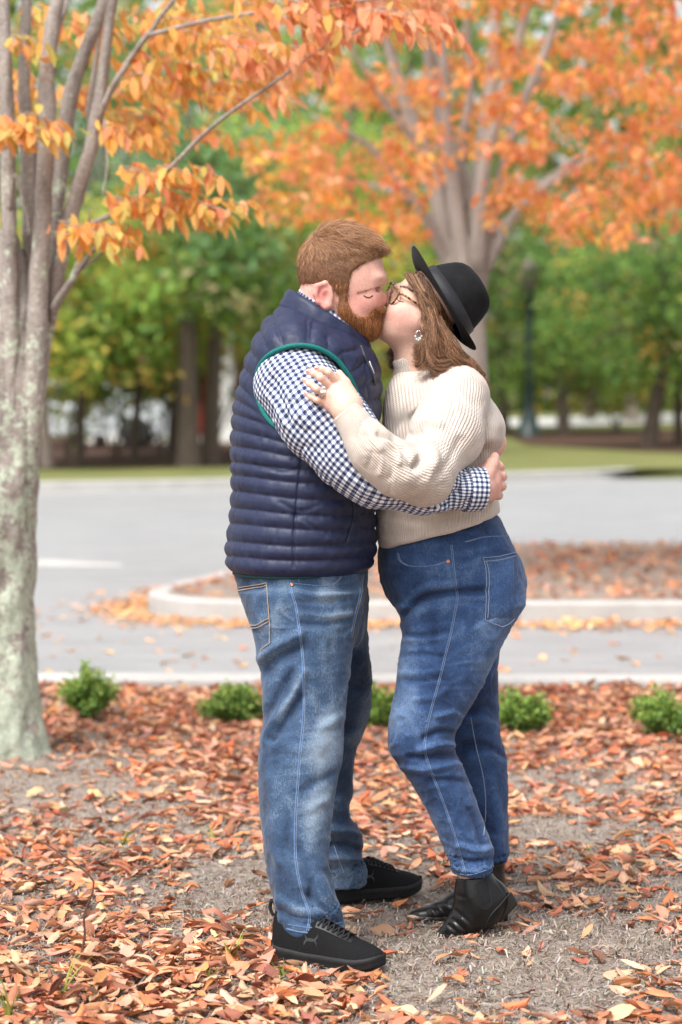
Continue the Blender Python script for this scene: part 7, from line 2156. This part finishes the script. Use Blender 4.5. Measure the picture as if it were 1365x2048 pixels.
fm = np.array([(0, 1, 2, 3), (3, 2, 4, 5)])
me = np_mesh('shredded_mulch', Vm.reshape(-1, 3), (fm[None] + (np.arange(n) * 6)[:, None, None]).reshape(-1, 4), False)
attr_c(me, 'tint', np.repeat(palette(rg, n, [(0.30, 0.245, 0.21), (0.38, 0.32, 0.28), (0.22, 0.17, 0.14), (0.44, 0.385, 0.34), (0.13, 0.095, 0.075), (0.29, 0.205, 0.155)], 0.15), 6, 0))
tag(obj('shredded_mulch', me, MAT['dry_leaf']), 'grey-brown shredded bark mulch covering the bed', 'mulch', kind='stuff')

# grass tufts
MAT['blade'] = leaf_mat('grass_blade', 0.3)
TUFTS = [(462, 1925, 11, 0.085, 'yellow-green grass tuft left of the near trainer'), (568, 1958, 8, 0.07, 'small grass tuft against the side of the near trainer'), (18, 2035, 9, 0.16, 'tall grass blades at the lower left corner'), (125, 2005, 5, 0.13, 'pair of tall blades just right of the corner tuft'), (420, 1965, 4, 0.06, 'flattened grass blades among the front leaves'), (430, 1680, 5, 0.06, 'thin grass sprig in the middle of the leaf litter'), (245, 1690, 7, 0.06, 'pale grass sprig near the left bare mulch'), (330, 1850, 3, 0.05, 'single grass shoot on the bare mulch'), (1180, 1700, 4, 0.05, 'tiny grass shoot on the mulch right of the boots'), (690, 1745, 5, 0.05, 'thin grass shoot behind the far trainer')]
for px, py, nb, hh, lab in TUFTS:
    c = G(px, py); root = empty('grass_tuft', c); tag(root, lab, 'grass tuft', 'grass tufts in the mulch')
    for j in range(nb):
        az = rg.uniform(0, 2 * math.pi); ln = rg.uniform(0.2, 0.75); L = hh * rg.uniform(0.6, 1.15)
        dr = np.array([math.cos(az), math.sin(az), 0]); t = np.linspace(0, 1, 6)[:, None]
        cc = c + rg.normal(0, 0.006, 3) * [1, 1, 0] + np.array([0, 0, -0.004]) + dr * (L * ln * t ** 1.6) + np.array([0, 0, 1.0]) * (L * (t - 0.35 * ln * t ** 2.2))
        sd_ = np.array([-math.sin(az), math.cos(az), 0]); w = 0.0028 * (1 - t ** 1.5) + 0.0003
        fold_ = np.array([0, 0, 0.0009])
        V3 = np.stack([cc - sd_ * w, cc - fold_ * (1 - t), cc + sd_ * w], 1)
        me = grid_mesh('blade', V3); attr_c(me, 'tint', np.tile(palette(rg, 1, [(0.34, 0.42, 0.07), (0.42, 0.46, 0.10), (0.26, 0.36, 0.06)], 0.1), (18, 1)))
        obj('blade', me, MAT['blade'], root)
# sticks
MAT['stick'] = plain('grey_stick', (0.20, 0.165, 0.14), 0.9, 0.2, 0.4, 80, 0.5)
MAT['twig_red'] = plain('brown_twig', (0.10, 0.05, 0.035), 0.8, 0.2, 0.3, 80, 0.3)
def stick(pts, r, mat, lab, name='stick'):
    v_, f_ = tube_arrays(catmull(pts, 16), np.linspace(r, r * 0.6, 16) * (1 + 0.15 * rg.normal(0, 1, 16)), 7)
    o = obj(name, np_mesh(name, v_, [tuple(dict.fromkeys(q_)) for q_ in f_.tolist()]), mat); tag(o, lab, 'stick', 'sticks on the mulch')
zz_ = lambda p, h: np.array(p) + [0, 0, h]
stick([zz_(G(262, 2003), 0.012), zz_(G(292, 1970), 0.02), zz_(G(318, 1946), 0.03)], 0.0045, MAT['stick'], 'short grey stick lying on the front leaf litter')
stick([zz_(G(30, 1880), 0.006), zz_(G(42, 1855), 0.02), zz_(G(35, 1826), 0.02)], 0.004, MAT['stick'], 'pale bent stick on the mulch at the left edge')
b_ = G(158, 1935); stick([b_, b_ + [0.012, 0.02, 0.07], b_ + [0.010, 0.03, 0.12], b_ + [0.03, 0.06, 0.19], b_ + [-0.03, 0.08, 0.24], b_ + [-0.09, 0.10, 0.275]], 0.003, MAT['twig_red'], 'thin bare twig standing upright in the left leaf litter', 'twig')
stick([zz_(G(640, 1838), 0.01), zz_(G(690, 1836), 0.012), zz_(G(740, 1830), 0.008)], 0.004, MAT['stick'], 'pale splinter of wood on the mulch before the far trainer')
